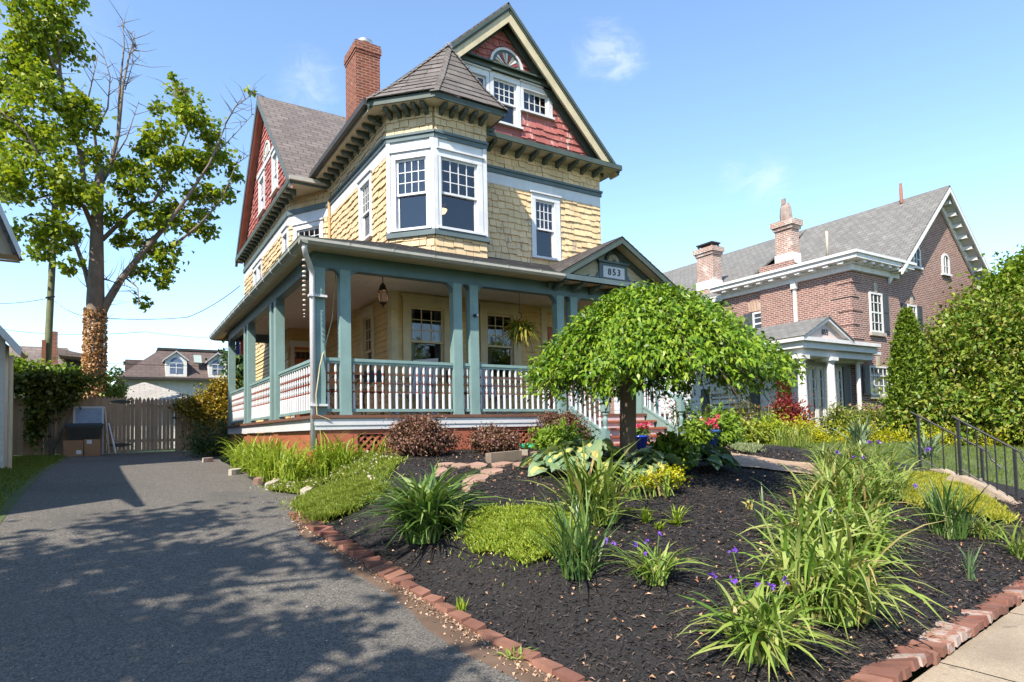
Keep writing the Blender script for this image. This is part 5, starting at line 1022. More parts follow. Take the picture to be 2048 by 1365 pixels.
m.obox(Fsn, 0, .06, 0, h, 0, .03); m.obox(Fsn, w - .06, w, 0, h, 0, .03); m.obox(Fsn, .06, w - .06, 0, .06, 0, .03); m.obox(Fsn, .06, w - .06, h - .06, h, 0, .03)
m.obox(Fsn, .0, .05, -.85, 0, 0, .03); m.obox(Fsn, w - .05, w, -.85, 0, 0, .03); m.build('frame', WHITEC, T)
m = P_(); m.obox(Fsn, .06, w - .06, .06, h - .06, .01, .018); m.build('pane', plain('frosted_blue_pane', (.24, .32, .45), .5), T)
for i, (xa, xb, lab) in enumerate(((-.36, -.22, 'long pale wooden stake leaning on the fence beside the bin'), (-.26, -.05, 'white wooden stake with slanted lean, foot farthest from the bin'))):
    m = MB(); d = Vector((xa + .02, 22.93, 2.55 - .5 * i)) - Vector((xb, 22.5, 1.13)); F = frame((xb, 22.5, 1.13), UX, d); m.obox(F, 0, .045, 0, d.length, -.02, .02); o = m.build('wooden_stake', RWHITE if i else paint('pale_wood', (.5, .42, .34), .7), None, off=(xb, 22.5, 1.13)); tag(o, lab, 'stake')

# ------------------------------------------------------------------ utility pole and wires
a, b = onY(93, 755, 28), onY(112, 380, 28)
T = thing('utility_pole', (a.x, 28, 1.1), 'greenish round wooden utility pole leaning slightly right behind the fence', 'utility pole')
d = (b - a); m = P_(); m.tube([a - d * .25, a, b, b + d * .12], [.125, .12, .10, .095], 10); m.build('pole', paint('green_pole_wood', (.16, .17, .09), .85, .4), T, True)
m = P_(); c_ = a + d * .42; m.tube([c_ + Vector((-.13, -.1, -.03)), c_ + Vector((0, -.16, 0)), c_ + Vector((.13, -.1, .03))], .03, 6); m.build('clamp_band', IRON, T)
m = P_(); c_ = onY(90, 700, 27.8); m.box(c_.x - .09, c_.x + .03, 27.7, 27.85, 2.0, 5.15); o = m.build('steel_stake', paint('rust_brown_post', (.2, .08, .05), .8), None, off=(c_.x, 27.8, 2.0)); tag(o, 'rust brown square post standing against the utility pole', 'post')
def wire(pts, lab, r=.012, sag=.25):
    P = []
    for p, q in zip(pts, pts[1:]):
        for i in range(13): t = i / 12; v = p.lerp(q, t); v.z -= sag * 4 * t * (1 - t); P.append(v)
    m = MB(); m.tube(P, r, 4); o = m.build('overhead_wire', IRON, None, off=P[0]); tag(o, lab, 'wire', 'overhead wires behind the fence')
k = a + d * .42
wire([onY(-40, 606, 29), k, onY(165, 632, 27), onY(375, 635, 24), onY(480, 572, 22.5)], 'thin wire rising from the pole to the wing corner under the red gable', .011, .1)
wire([onY(-40, 650, 30), onY(100, 668, 28.2), onY(290, 664, 27), onY(470, 678, 30)], 'thin wire crossing the sky just above the mansard house', .010, .06)
wire([onY(-30, 712, 33), onY(96, 713, 28.2), onY(235, 728, 29), onY(500, 732, 34)], 'low wire crossing in front of the distant dormers', .010, .05)

# ------------------------------------------------------------------ concrete steps and iron handrails
CONC2 = walkm('tan_step_concrete', (.30, .23, .17), (.38, .30, .23))
T = thing('garden_steps', (10.9, 4.4, .2), 'worn tan concrete steps climbing from the sidewalk between black handrails', 'steps')
m = P_()
for i in range(5):
    y0 = 3.25 + i * .30; z = .10 + i * .14; m.box(10.4, 11.35, y0, y0 + .36, -.1, z)
m.box(10.4, 11.35, 4.75, 5.5, .2, .70); m.build('tread', CONC2, T)
def cheek(x, dy=0):
    m = MB(); ys = [3.1 + dy, 3.2 + dy, 4.0 + dy, 4.25 + dy, 4.4 + dy, 4.52 + dy]; zs = [.05, .16, .66, .77, .77, .62]; lo = [(x - .11, y, -.1) for y in ys] ; n = len(ys)
    pr = [(3.1 + dy, -.1)] + list(zip(ys, zs)) + [(4.52 + dy, -.1)]; m.hexa([(x - .12, y, z) for y, z in pr][::-1], [(x + .12, y, z) for y, z in pr][::-1]); m.build('cheek_wall', CONC2, T)
cheek(10.28); cheek(11.5, .8)
def handrail(x, yb, zb, yt, zt, lab, n=4, h=.86):
    T = thing('handrail', (x, yb, zb), lab, 'handrail', 'iron handrails of the garden steps'); p = lambda t: Vector((x, yb + (yt - yb) * t, zb + (zt - zb) * t)); up = Vector((0, 0, h))
    m = MB(); m.tube([p(-.28) + up * .93 + Vector((0, 0, -.1)), p(-.25) + up * .86 + Vector((0, 0, -.02)), p(-.14) + up * .9, p(-.1) + up, p(1.12) + up], .016, 8); m.tube([p(0) + up * .16, p(1) + up * .16], .011, 6); m.build('top_rail', IRON, T)
    for t in (0, 1): m = MB(); q = p(t); m.box(q.x - .018, q.x + .018, q.y - .018, q.y + .018, q.z - .12, q.z + h - .005); m.build('rail_post', IRON, T)
    for i in range(1, n + 1): m = MB(); q = p(i / (n + 1)); m.box(q.x - .008, q.x + .008, q.y - .008, q.y + .008, q.z + .1, q.z + h - .01); m.build('baluster', IRON, T)
handrail(10.34, 3.66, .30, 4.32, .72, 'black iron handrail on the near side of the tan steps', 5); handrail(11.5, 4.5, .26, 5.40, .80, 'black iron handrail on the far side of the tan steps', 4)

# ------------------------------------------------------------------ loose bricks edging the bed
BK = [paint('edging_brick_red', (.21, .095, .07), .9, .55, (.10, .07, .055), .12), paint('edging_brick_orange', (.25, .12, .085), .9, .5, (.36, .28, .24), .09), paint('edging_brick_dark', (.22, .085, .06), .9, .4), paint('edging_brick_limed', (.37, .29, .255), .9, .5, (.25, .12, .085), .22)]
def brick_me(seed, mat):
    r = random.Random(seed); m = MB(); bm_ = [(-.1, -.05), (-.092, -.052), (.09, -.051), (.1, -.044), (.101, .044), (.094, .052), (-.09, .05), (-.1, .045)]
    j = lambda v: tuple(a + r.uniform(-.003, .003) for a in v); lo = [j((x, y, -.028)) for x, y in bm_]; hi = [j((x * .985, y * .97, .028)) for x, y in bm_]; m.hexa(lo, hi); o = m.build('edging_brick', mat, None, off=(0, 0, 0)); d = o.data; bpy.data.objects.remove(o); return d
BM = [brick_me(i, BK[(0, 1, 0, 2, 1, 3, 0)[i]]) for i in range(7)]
rb = random.Random(3)
def lay(x, y, z, yaw, tilt, lab, grp, k, roll=0):
    o = bpy.data.objects.new('edging_brick', BM[k]); COL.objects.link(o); o.location = (x, y, z); o.rotation_euler = (roll, tilt, yaw); tag(o, lab, 'brick', grp)
y = 8.25
while y > 2.3:
    x = float(edge_x(y)) + .0; dx = float(edge_x(y - .1) - edge_x(y + .1)); yaw = math.atan2(-.2, dx); L = .205; far = y > 5.4
    if far: L = .125; lay(x, y, terr(x, y) + .022, yaw + math.pi / 2 + rb.uniform(-.2, .2), rb.uniform(-.25, .1), 'short-set reddish brick in the shaded upper run along the driveway', 'bricks along the shaded driveway edge', rb.choice((0, 1, 2, 3, 4, 2)), rb.uniform(-.15, .15))
    else: lay(x, y, terr(x, y) + .018, yaw + rb.uniform(-.08, .08), rb.uniform(-.06, .06), 'long-set red brick in the sunlit lower run along the driveway', 'bricks along the sunlit driveway edge', rb.choice((0, 1, 1, 4, 0)), rb.uniform(-.2, .25))
    y -= L + rb.uniform(.0, .018)
x = 3.55
while x < 9.5:
    y = ylo(x) + .03; lay(x, y, .06 + .035 * min(max((x - 4) / 5, 0), 1.5) + rb.uniform(-.012, .015), math.atan(.118) + math.pi / 2 + rb.uniform(-.15, .15), rb.uniform(-.05, .28), 'brick set crosswise in the row beside the concrete sidewalk', 'bricks along the sidewalk edge', rb.choice((0, 1, 0, 5, 3, 6, 5)), rb.uniform(-.1, .1)); x += .112 + rb.uniform(0, .02)

# flagstones, log slab, stones, hose
FLAG = paint('rosy_flagstone', (.34, .215, .165), .85, .35, (.24, .19, .16), .1)
def slab_stone(px, py, r1, r2, yaw, t, name, lab, cat, mat, grp=None, seed=0):
    p = hit(px, py); r = random.Random(seed); k = 9; m = MB(); ring = [(r1 * math.cos(2 * math.pi * i / k) * r.uniform(.8, 1.1), r2 * math.sin(2 * math.pi * i / k) * r.uniform(.8, 1.1)) for i in range(k)]; c, s = math.cos(yaw), math.sin(yaw)
    z = bz(p.x, p.y) + .004; P = [(p.x + u * c - v * s, p.y + u * s + v * c) for u, v in ring]; m.hexa([(x, y, bz(x, y) - .02) for x, y in P], [(p.x + (x - p.x) * .95, p.y + (y - p.y) * .95, bz(x, y) + t) for x, y in P]); o = m.build(name, mat, None, off=(p.x, p.y, z)); tag(o, lab, cat, grp)
for i, (px, py, a, b, lab) in enumerate(((892, 942, .16, .1, 'small flat flagstone leftmost in the far row'), (922, 944, .2, .12, 'rosy flagstone second from the left in the far row'), (956, 942, .24, .13, 'long rosy flagstone in the middle of the far row'), (1005, 940, .26, .14, 'broad rosy flagstone before the wood edging'), (1046, 940, .22, .14, 'pinkish flagstone right of the broad one'), (1085, 934, .24, .13, 'flagstone nearest the hosta clump'), (985, 955, .22, .14, 'flagstone alone in the second row'), (955, 968, .28, .15, 'large pointed flagstone nearest the big hosta row path'), (935, 981, .26, .08, 'thin flagstone nearest the camera'), (1080, 914, .26, .17, 'grey pink flat stone beside the green hose'), (880, 955, .18, .1, 'flagstone half hidden by the grassy clump'))):
    slab_stone(px, py, a, b, .5 + .3 * (i % 3), .03, 'flagstone', lab, 'flagstone', FLAG, 'flagstones crossing the mulch', i)
slab_stone(1048, 918, .09, .07, .3, .09, 'rock', 'small pale rock right of the wood edging slab', 'rock', STONE, None, 30)
for i, (px, py, lab) in enumerate(((522, 968, 'pinkish edging stone at the foot of the daylilies'), (545, 978, 'flat edging stone next to the daylily bank'), (470, 950, 'dark edging stone under the daylilies'), (615, 992, 'long grey edging stone in the driveway nook'), (415, 925, 'dark curb stone by the shaded shrub'))): slab_stone(px, py, .2, .09, .9, .09, 'edging_stone', lab, 'stone', STONE if i != 0 else FLAG, None, 40 + i)
p, q = hit(978, 935), hit(1040, 928); m = P_(); F = frame((p.x, p.y, bz(p.x, p.y) - .02), (q - p)); m.obox(F, 0, .62, 0, .16, -.07, .05); o = m.build('wood_edging', paint('grey_brown_timber', (.24, .19, .15), .9, .5, (.12, .09, .07), .1), None, off=p); tag(o, 'weathered wood edging slab lying before the middle barberry bush', 'timber')
c_ = hit(1072, 905); m = P_(); P = []
for i in range(60):
    a_ = i * .33; r = .3 + .03 * math.sin(i * .7); P.append((c_.x + r * math.cos(a_), c_.y + r * .75 * math.sin(a_), bz(c_.x, c_.y) + .03 + i * .0012))
P += [(P[-1][0] + .2, P[-1][1] + .1, P[-1][2]), (P[-1][0] + .6, P[-1][1] + .5, P[-1][2] - .02)]
m.tube(P, .014, 6); o = m.build('garden_hose', plain('green_hose', (.02, .35, .2), .4), None, True, off=c_); tag(o, 'coiled bright green garden hose by the lattice', 'hose')

# ------------------------------------------------------------------ things on and under the porch
def hang(name, loc, lab, cat, grp=None): return thing(name, loc, lab, cat, grp)
L0 = onY(766, 593, 10.75); BRZ = plain('dark_bronze', (.035, .02, .014), .45, .4)
T = hang('porch_lantern', (L0.x, 10.75, CZ), 'lit dark bronze lantern hanging on a chain from the porch ceiling', 'lantern')
m = P_(); m.tube([(L0.x, 10.75, CZ), (L0.x, 10.75, L0.z + .22)], .008, 6); m.build('chain', BRZ, T)
m = P_(); z = L0.z; k6 = lambda r, zz: [(L0.x + r * math.cos(a), 10.75 + r * math.sin(a), zz) for a in [math.pi / 3 * i for i in range(6)]]
m.hexa(k6(.085, z + .1), k6(.05, z + .2)); m.hexa(k6(.05, z + .2), k6(.015, z + .24)); m.hexa(k6(.06, z - .14), k6(.08, z - .11)); m.lathe([(.004, -.21), (.02, -.18), (.012, -.165), (.05, -.14)], (L0.x, 10.75, z), 8)
for (x_, y_, _), (x2, y2, _2) in zip(k6(.076, 0), k6(.086, 0)): m.tube([(x_, y_, z - .11), (x2, y2, z + .1)], .008, 5)
m.build('cage', BRZ, T)
m = P_(); m.hexa(k6(.062, z - .105), k6(.07, z + .06)); m.build('glass_shade', plain('frosted_lantern_glass', (.07, .04, .03), .4, 0, (1, .5, .22), .03), T)
m = P_(); m.lathe([(.02, -.07), (.042, -.02), (.035, .03), (.012, .06)], (L0.x, 10.75, z), 10); m.build('bulb', plain('warm_bulb', (1, .7, .4), .4, 0, (1, .68, .36), 12), T); bpy.data.objects
# bulb is moved out in front of the shade so that its glow shows
T.children[-1].location = Vector((-.03, -.075, -.01))
S0 = onY(608, 522, 9.75)
T = hang('shell_string', (S0.x, 9.75, S0.z + .1), 'string of pale round shells hanging from the porch corner gutter', 'shell string')
m = P_(); m.tube([(S0.x, 9.75, 4.42), (S0.x, 9.75, onY(608, 636, 9.75).z)], .003, 4); m.build('cord', BRZ, T)
SH = [plain('shell_grey', (.45, .44, .40), .6), plain('shell_brown', (.36, .27, .2), .6), plain('shell_white', (.62, .58, .5), .6)]
for i, py in enumerate((521, 533, 544, 553, 563, 572, 581, 590, 601, 611, 621, 628, 634)):
    z_ = onY(608, py, 9.75).z; r = .032 if i < 8 else .025 if i < 11 else .014; m = MB(); m.lathe([(.003, -r * .55), (r * .8, -r * .45), (r, 0), (r * .75, r * .5), (.003, r * .6)], (S0.x, 9.75, z_), 9); m.build('shell', SH[i * 7 % 3], T, True)
m = P_(); P = [onY(672, 545, 10.3), onY(664, 640, 10.2), onY(640, 730, 9.9), onY(632, 790, 9.86), onY(634, 830, 9.86), onY(660, 840, 9.86)]; m.tube(P, .009, 5); o = m.build('rope', plain('tan_rope', (.5, .42, .25), .9), None, off=P[0]); tag(o, 'slack tan rope slanting past the corner porch post', 'rope')
c_ = onY(953, 632, 9.96); T = hang('door_camera', (c_.x, 9.96, c_.z), 'small dark camera with white eye fixed to a porch post', 'camera')
m = P_(); m.tube([c_ + Vector((-.03, .02, 0)), c_ + Vector((-.03, -.05, 0))], .032, 12); m.build('housing', BIN, T); m = P_(); m.tube([c_ + Vector((-.015, -.05, .0)), c_ + Vector((-.01, -.07, 0))], .02, 12); m.build('lens_ring', WHITEC, T)
c_ = onY(484, 696, 18.75); T = hang('stained_glass_ornament', (c_.x, 18.75, c_.z), 'coloured stained glass ornament hanging at the far porch end', 'ornament')
for i, (cc, nm) in enumerate((((.05, .08, .4), 'blue_glass'), ((.5, .08, .05), 'red_glass'), ((.6, .6, .62), 'white_glass'))): m = P_(); m.box(c_.x - .16 + .11 * i, c_.x - .06 + .11 * i, 18.74, 18.76, c_.z - .2, c_.z + .2); m.build('glass_strip', plain(nm, cc, .2), T)
m = P_(); m.box(c_.x - .18, c_.x + .19, 18.735, 18.765, c_.z + .2, c_.z + .23); m.tube([(c_.x, 18.75, c_.z + .22), (c_.x, 18.75, 4.2)], .005, 4); m.build('hanger', BRZ, T)
# porch furniture
def bistro_chair(x, y, rz, lab):
    z0 = DZ + .002; T = thing('bistro_chair', (x, y, z0), lab, 'chair', 'black bistro chairs on the porch'); c, s = math.cos(rz), math.sin(rz); W_ = lambda u, v, z: Vector((x + u * c - v * s, y + u * s + v * c, z0 + z))
    for sx in (-.18, .18): m = MB(); m.tube([W_(sx, -.2, 0), W_(sx, .14, .46), W_(sx, .2, .88)], .011, 6); m.build('back_leg', IRON, T); m = MB(); m.tube([W_(sx * .93, .22, 0), W_(sx * .93, -.16, .44)], .011, 6); m.build('front_leg', IRON, T)
    m = MB(); m.hexa([W_(-.19, -.2, .44), W_(.19, -.2, .44), W_(.19, .17, .44), W_(-.19, .17, .44)], [W_(-.19, -.2, .46), W_(.19, -.2, .46), W_(.19, .17, .46), W_(-.19, .17, .46)]); m.build('seat', IRON, T)
    m = MB(); m.hexa([W_(-.19, .185, .66), W_(.19, .185, .66), W_(.19, .2, .66), W_(-.19, .2, .66)], [W_(-.19, .2, .88), W_(.19, .2, .88), W_(.19, .215, .88), W_(-.19, .215, .88)]); m.build('backrest', IRON, T)
bistro_chair(3.0, 10.75, 1.5, 'black folding bistro chair nearest the porch corner'); bistro_chair(4.0, 11.2, -.5, 'black folding bistro chair beside the porch window'); bistro_chair(5.6, 10.9, 1.2, 'black folding bistro chair behind the middle post pair')
T = thing('bistro_table', (3.5, 11.0, DZ), 'small round black bistro table between two folding chairs', 'table'); z0 = DZ + .002
m = P_(); m.lathe([(.3, .70), (.31, .71), (.31, .725), (.0, .73)], (3.5, 11.0, z0), 24); m.build('table_top', IRON, T)
for i in range(3): a = i * 2.1; m = P_(); m.tube([(3.5 + .26 * math.cos(a), 11 + .26 * math.sin(a), z0), (3.5 - .05 * math.cos(a), 11 - .05 * math.sin(a), z0 + .4), (3.5 + .2 * math.cos(a), 11 + .2 * math.sin(a), z0 + .7)], .011, 6); m.build('leg', IRON, T)
def rocker(x, y, rz, lab):
    z0 = DZ + .002; T = thing('rocking_chair', (x, y, z0), lab, 'rocking chair', 'white rocking chairs on the porch'); c, s = math.cos(rz), math.sin(rz); W_ = lambda u, v, z: Vector((x + u * c - v * s, y + u * s + v * c, z0 + z))
    for sx in (-.26, .26):
        m = MB(); m.tube([W_(sx, -.45 + .9 * i / 10, .02 + .35 * ((i - 5) / 10) ** 2) for i in range(11)], .02, 6); m.build('rocker', WHITEC, T)
        m = MB(); m.tube([W_(sx, -.25, .04), W_(sx, -.27, .62)], .022, 6); m.build('leg', WHITEC, T); m = MB(); m.tube([W_(sx, .2, .03), W_(sx, .22, .45), W_(sx, .42, 1.12)], .022, 6); m.build('leg', WHITEC, T)
        m = MB(); m.hexa([W_(sx - .05, -.33, .62), W_(sx + .05, -.33, .62), W_(sx + .05, .28, .6), W_(sx - .05, .28, .6)], [W_(sx - .05, -.33, .645), W_(sx + .05, -.33, .645), W_(sx + .05, .28, .625), W_(sx - .05, .28, .625)]); m.build('armrest', WHITEC, T)
    m = MB()
    for i in range(7): v = -.28 + .075 * i; m.hexa([W_(-.26, v, .42 - .012 * i), W_(.26, v, .42 - .012 * i), W_(.26, v + .06, .415 - .012 * i), W_(-.26, v + .06, .415 - .012 * i)], [W_(-.26, v, .44 - .012 * i), W_(.26, v, .44 - .012 * i), W_(.26, v + .06, .435 - .012 * i), W_(-.26, v + .06, .435 - .012 * i)])
    m.build('seat', WHITEC, T); m = MB()
    for i in range(6): u = -.22 + .085 * i; m.hexa([W_(u, .22, .42), W_(u + .06, .22, .42), W_(u + .06, .24, .42), W_(u, .24, .42)], [W_(u, .41, 1.08), W_(u + .06, .41, 1.08), W_(u + .06, .43, 1.08), W_(u, .43, 1.08)])
    m.hexa([W_(-.27, .40, 1.05), W_(.27, .40, 1.05), W_(.27, .43, 1.05), W_(-.27, .43, 1.05)], [W_(-.27, .42, 1.15), W_(.27, .42, 1.15), W_(.27, .45, 1.15), W_(-.27, .45, 1.15)]); m.build('backrest', WHITEC, T)
rocker(4.85, 11.2, -.9, 'white slatted rocking chair before the first porch window'); rocker(6.7, 11.2, .5, 'white slatted rocking chair behind the second railing panel')
# ------------------------------------------------------------------ vegetation
G_MID = leafm('mid_green_blade', [(.05, .11, .018), (.10, .18, .03), (.15, .23, .045), (.19, .27, .06), (.24, .30, .09), (.12, .2, .035), (.34, .26, .12)], .3)
G_DARK = leafm('dark_green_blade', [(.025, .07, .02), (.05, .12, .03), (.09, .17, .045), (.16, .22, .08)], .25, .35)
G_LIME = leafm('lime_blade', [(.14, .24, .02), (.22, .34, .035), (.32, .42, .06)], .4)
G_PALE = leafm('pale_green_blade', [(.07, .16, .025), (.12, .23, .035), (.17, .28, .05), (.23, .33, .08), (.31, .39, .14), (.15, .26, .045), (.36, .31, .15)], .35)
G_SED = leafm('yellow_green_mat', [(.13, .24, .02), (.21, .32, .03), (.30, .38, .06), (.12, .2, .02)], .3)
G_COV = leafm('ground_cover_green', [(.10, .17, .02), (.17, .25, .03), (.26, .32, .06)], .3)
L_BARB = leafm('purple_brown_leaf', [(.06, .03, .03), (.12, .06, .055), (.20, .11, .095), (.11, .09, .04), (.28, .16, .14)], .2)
L_RED = leafm('dark_red_leaf', [(.12, .015, .02), (.22, .03, .035), (.32, .06, .05)], .3)
L_CHER = leafm('cherry_leaf', [(.04, .115, .008), (.085, .19, .01), (.14, .26, .016), (.22, .33, .03), (.07, .165, .01)], .28, .42)
L_TREE = leafm('maple_leaf', [(.085, .16, .012), (.14, .23, .018), (.21, .30, .025), (.32, .39, .035)], .5)
L_HOLLY = leafm('holly_leaf', [(.045, .10, .012), (.085, .17, .016), (.14, .23, .025), (.22, .27, .04), (.14, .14, .04)], .25, .45)
L_BRIGHT = leafm('bright_leaf', [(.08, .17, .015), (.14, .26, .025), (.22, .33, .04)], .35)
L_YEL = leafm('golden_leaf', [(.24, .30, .012), (.36, .40, .015), (.46, .46, .03)], .35)
L_OLIVE = leafm('olive_leaf', [(.05, .07, .02), (.10, .12, .03), (.15, .15, .05), (.14, .09, .045)], .25)
L_DKG = leafm('deep_green_leaf', [(.02, .055, .012), (.04, .09, .02), (.07, .13, .03)], .25)
L_HOS = leafm('blue_green_hosta', [(.09, .19, .115), (.15, .26, .16), (.22, .32, .19)], .25, .4)
L_HOSY = leafm('yellow_hosta', [(.42, .46, .14), (.5, .5, .2), (.36, .42, .14)], .3, .4)
L_FERN = leafm('fern_leaf', [(.10, .17, .02), (.26, .26, .04), (.36, .2, .04), (.2, .3, .05)], .35)
L_DRY = leafm('dry_brown_leaf', [(.35, .2, .08), (.5, .34, .16)], .3)
PURP = leafm('purple_petal', [(.12, .04, .5), (.2, .08, .62), (.16, .1, .6)], .25); PINK = leafm('pale_pink_petal', [(.7, .4, .4), (.78, .55, .5)], .3); WHP = leafm('white_petal', [(.75, .7, .78), (.8, .78, .8)], .3)
BARK = paint('grey_brown_bark', (.19, .15, .12), .9, .45, (.05, .04, .035), .1); BARKC = paint('cherry_bark', (.085, .06, .045), .75, .5, (.2, .15, .12), .04); IVY = leafm('dry_ivy_bark', [(.36, .22, .115), (.5, .34, .19), (.25, .15, .08)], .2)

PINKF = leafm('pink_petals', [(.6, .04, .14), (.75, .12, .25), (.5, .02, .1)], .25); GRNF = leafm('pot_leaves', [(.06, .14, .03), (.12, .22, .05)], .3)
def ground_z(x, y): return bz(x, y) if (x > float(edge_x(y)) and x < 12.4 and y < 11.5 and y > ylo(x)) else tz(x, y)
def flowers(rs, T, pts, size, mat, name='flower'):
    for p in pts:
        n = 9; P = np.array([p]) + rs.normal(size=(n, 3)) * size * .22; D = unit(rs.normal(size=(n, 3)) + [0, -.2, .5]); V, F = leafgeo(P, D, unit(rs.normal(size=(n, 3))), np.full(n, size * .75), np.full(n, size * .7)); strips(name, V, F, mat, T, T.location)
def clump(name, xy, lab, cat, seed, specs, mat, grp=None, fl=0, flmat=None, flsize=.03, flh=.4, flr=.3, flpts=None, z=None):
    x, y = xy; z = ground_z(x, y) - .01 if z is None else z; T = thing(name, (x, y, z), lab, cat, grp); rs = np.random.RandomState(seed)
    parts = [blades(rs, s[0], (x + (s[8] if len(s) > 8 else 0), y + (s[9] if len(s) > 9 else 0), z), *s[1:6], tilt=s[6] if len(s) > 6 else .15, hvar=s[7] if len(s) > 7 else .35) for s in specs]
    V, F = cat_geo(parts); strips('leaves', V, F, mat, T, T.location)
    if fl:
        pts = flpts or [(x + rs.normal() * flr, y + rs.normal() * flr, z + flh * rs.uniform(.7, 1.15)) for _ in range(fl)]
        flowers(rs, T, pts, flsize, flmat); m = MB()
        for p in pts: m.tube([(x + (p[0] - x) * .3, y + (p[1] - y) * .3, z), (x + (p[0] - x) * .7, y + (p[1] - y) * .7, z + (p[2] - z) * .7), p], .003, 4)
        m.build('stem', GRNF, T)
    return T
# blue flower pots
def pot(x, y, r, h, lab, seed, mat):
    z = bz(x, y) if y < 8.9 else 1.13; T = thing('flower_pot', (x, y, z), lab, 'flower pot', 'blue flower pots by the steps'); m = MB(); m.lathe([(r * .7, 0), (r * .95, h * .85), (r * 1.05, h * .86), (r * 1.05, h), (r * .9, h), (r * .88, h * .9)], (x, y, z), 20); m.build('pot', mat, T, True)
    rs = np.random.RandomState(seed); n = 160; P = rs.normal(size=(n, 3)) * [r * .5, r * .5, .05] + [x, y, z + h + .06]; foliage('leaves', P, unit(rs.normal(size=(n, 3)) + [0, 0, 1]), .08, .04, GRNF, rs, T, T.location); flowers(rs, T, [tuple(np.array([x, y, z + h + .15]) + rs.normal(size=3) * [r * .6, r * .6, .05]) for _ in range(18)], .07, PINKF)
pot(9.75, 8.35, .2, .34, 'blue glazed pot of pink flowers right of the steps', 3, plain('blue_glaze', (.03, .09, .32), .2)); pot(8.05, 8.5, .16, .26, 'deep blue pot of pink flowers behind the cherry trunk', 4, plain('cobalt_glaze', (.01, .04, .38), .2))

def H2(px, py): p = hit(px, py); return (p.x, p.y)
# spec: (count, root radius, height, reach, droop, blade width, tilt, height variation, dx, dy)
clump('spiderwort', (2.70, 6.05), 'large arching dark green grassy clump at the driveway side of the bed', 'plant', 1, [(300, .16, .88, .80, .46, .034), (150, .2, .6, .85, .62, .03)], leafm('lush_green_blade', [(.03, .09, .02), (.06, .14, .03), (.12, .22, .05), (.24, .33, .14)], .28, .3))
clump('lily_stalk', H2(922, 1082), 'single yellowing lily stalk with curling tips beside the lime mat', 'plant', 2, [(26, .03, .34, .26, .35, .03, .3)], G_PALE)
clump('iris', (3.12, 4.02), 'tall upright dark green iris clump right of the lime green mat', 'iris', 3, [(95, .13, .62, .50, .16, .016, .45, .42), (22, .14, .40, .7, .55, .014, .3), (8, .1, .55, .6, .9, .015, .4)], G_DARK)
clump('spiderwort', (3.88, 4.75), 'leafy mid-green clump standing behind the iris and mat', 'plant', 4, [(120, .22, .72, .55, .34, .032, .35, .45), (60, .2, .42, .6, .55, .03)], G_MID)
clump('spiderwort', H2(1310, 1180), 'low spreading spiderwort with several violet flowers in the open mulch', 'spiderwort', 5, [(90, .09, .36, .46, .5, .019, .3)], G_PALE, None, 6, PURP, .028, .30, .14)
for i, (px, py, lab) in enumerate(((1293, 1058, 'small starry lily shoot left of its twin'), (1355, 1064, 'larger starry lily shoot right of its twin'), (1318, 1072, 'tiny green sprout between the two lily shoots'))):
    k = (1, 1.2, .5)[i]; clump('lily_shoot', H2(px, py), lab, 'lily', 10 + i, [(40, .03, .17 * k, .11 * k, .25, .018, .4), (14, .02, .07 * k, .16 * k, .3, .018)], G_LIME)
clump('iris_shoot', H2(1500, 1028), 'pale withered iris stub with a brown upright tip', 'plant', 14, [(7, .03, .14, .12, .3, .035), (1, .01, .3, .1, 0, .012)], leafm('pale_stub', [(.3, .33, .1), (.42, .38, .18)], .3))
clump('iris', H2(1537, 1095), 'narrow iris fan of six tall blades left of the big clumps', 'iris', 15, [(14, .04, .46, .2, .06, .024, .5)], G_DARK)
clump('spiderwort', (4.3, 2.7), 'dense pale grassy clump nearest the sidewalk bricks', 'spiderwort', 16, [(320, .3, .82, .56, .6, .028, .3, .4), (240, .3, .46, .55, .75, .027)], G_PALE)
clump('spiderwort', (3.32, 2.52), 'broad-bladed spiderwort with violet flowers at the bottom of the photo', 'spiderwort', 17, [(120, .16, .60, .46, .55, .029, .3), (80, .14, .4, .5, .7, .028)], G_PALE, None, 6, PURP, .034, .55, .22)
clump('spiderwort', (5.45, 3.3), 'big pale green clump in the middle of the right-hand mass', 'spiderwort', 18, [(320, .38, .78, .58, .55, .029, .25), (220, .38, .46, .6, .7, .028)], G_PALE, None, 2, PURP, .03, .55, .3)
clump('spiderwort', (6.75, 3.95), 'tall grassy clump behind the middle clump of the right-hand mass', 'spiderwort', 19, [(320, .38, .72, .54, .5, .028, .3)], G_MID)
clump('spiderwort', (8.25, 4.6), 'flowering grassy clump with violet blooms before the handrail', 'spiderwort', 20, [(420, .5, .62, .5, .5, .022, .25)], G_PALE, None, 7, PURP, .04, .62, .45)
clump('spiderwort', (9.3, 5.3), 'loose grassy clump bordering the tan path', 'spiderwort', 21, [(300, .5, .6, .5, .4, .02, .25)], G_MID)
clump('iris', H2(1895, 1085), 'upright dark iris clump beside the yellow-green lawn patch', 'iris', 22, [(110, .17, .56, .36, .15, .022, .35)], G_DARK)
clump('iris', H2(1942, 1170), 'small bluish iris fan near the sidewalk bricks', 'iris', 23, [(16, .04, .26, .14, .08, .016, .4)], leafm('blue_green_blade', [(.06, .13, .07), (.12, .2, .1)], .3))
clump('spiderwort', H2(2040, 1125), 'half-seen bright grassy tuft at the right picture edge', 'plant', 24, [(50, .08, .36, .36, .3, .02, .3)], G_PALE)
clump('spiderwort', H2(1965, 1085), 'low blue-green tuft right of the dark iris clump', 'plant', 25, [(110, .2, .26, .3, .4, .014, .3)], G_MID)
clump('weed', (2.33, 4.55), 'little bright weed growing against the driveway bricks', 'weed', 26, [(24, .04, .13, .05, .1, .012, .4)], G_LIME, z=.09)
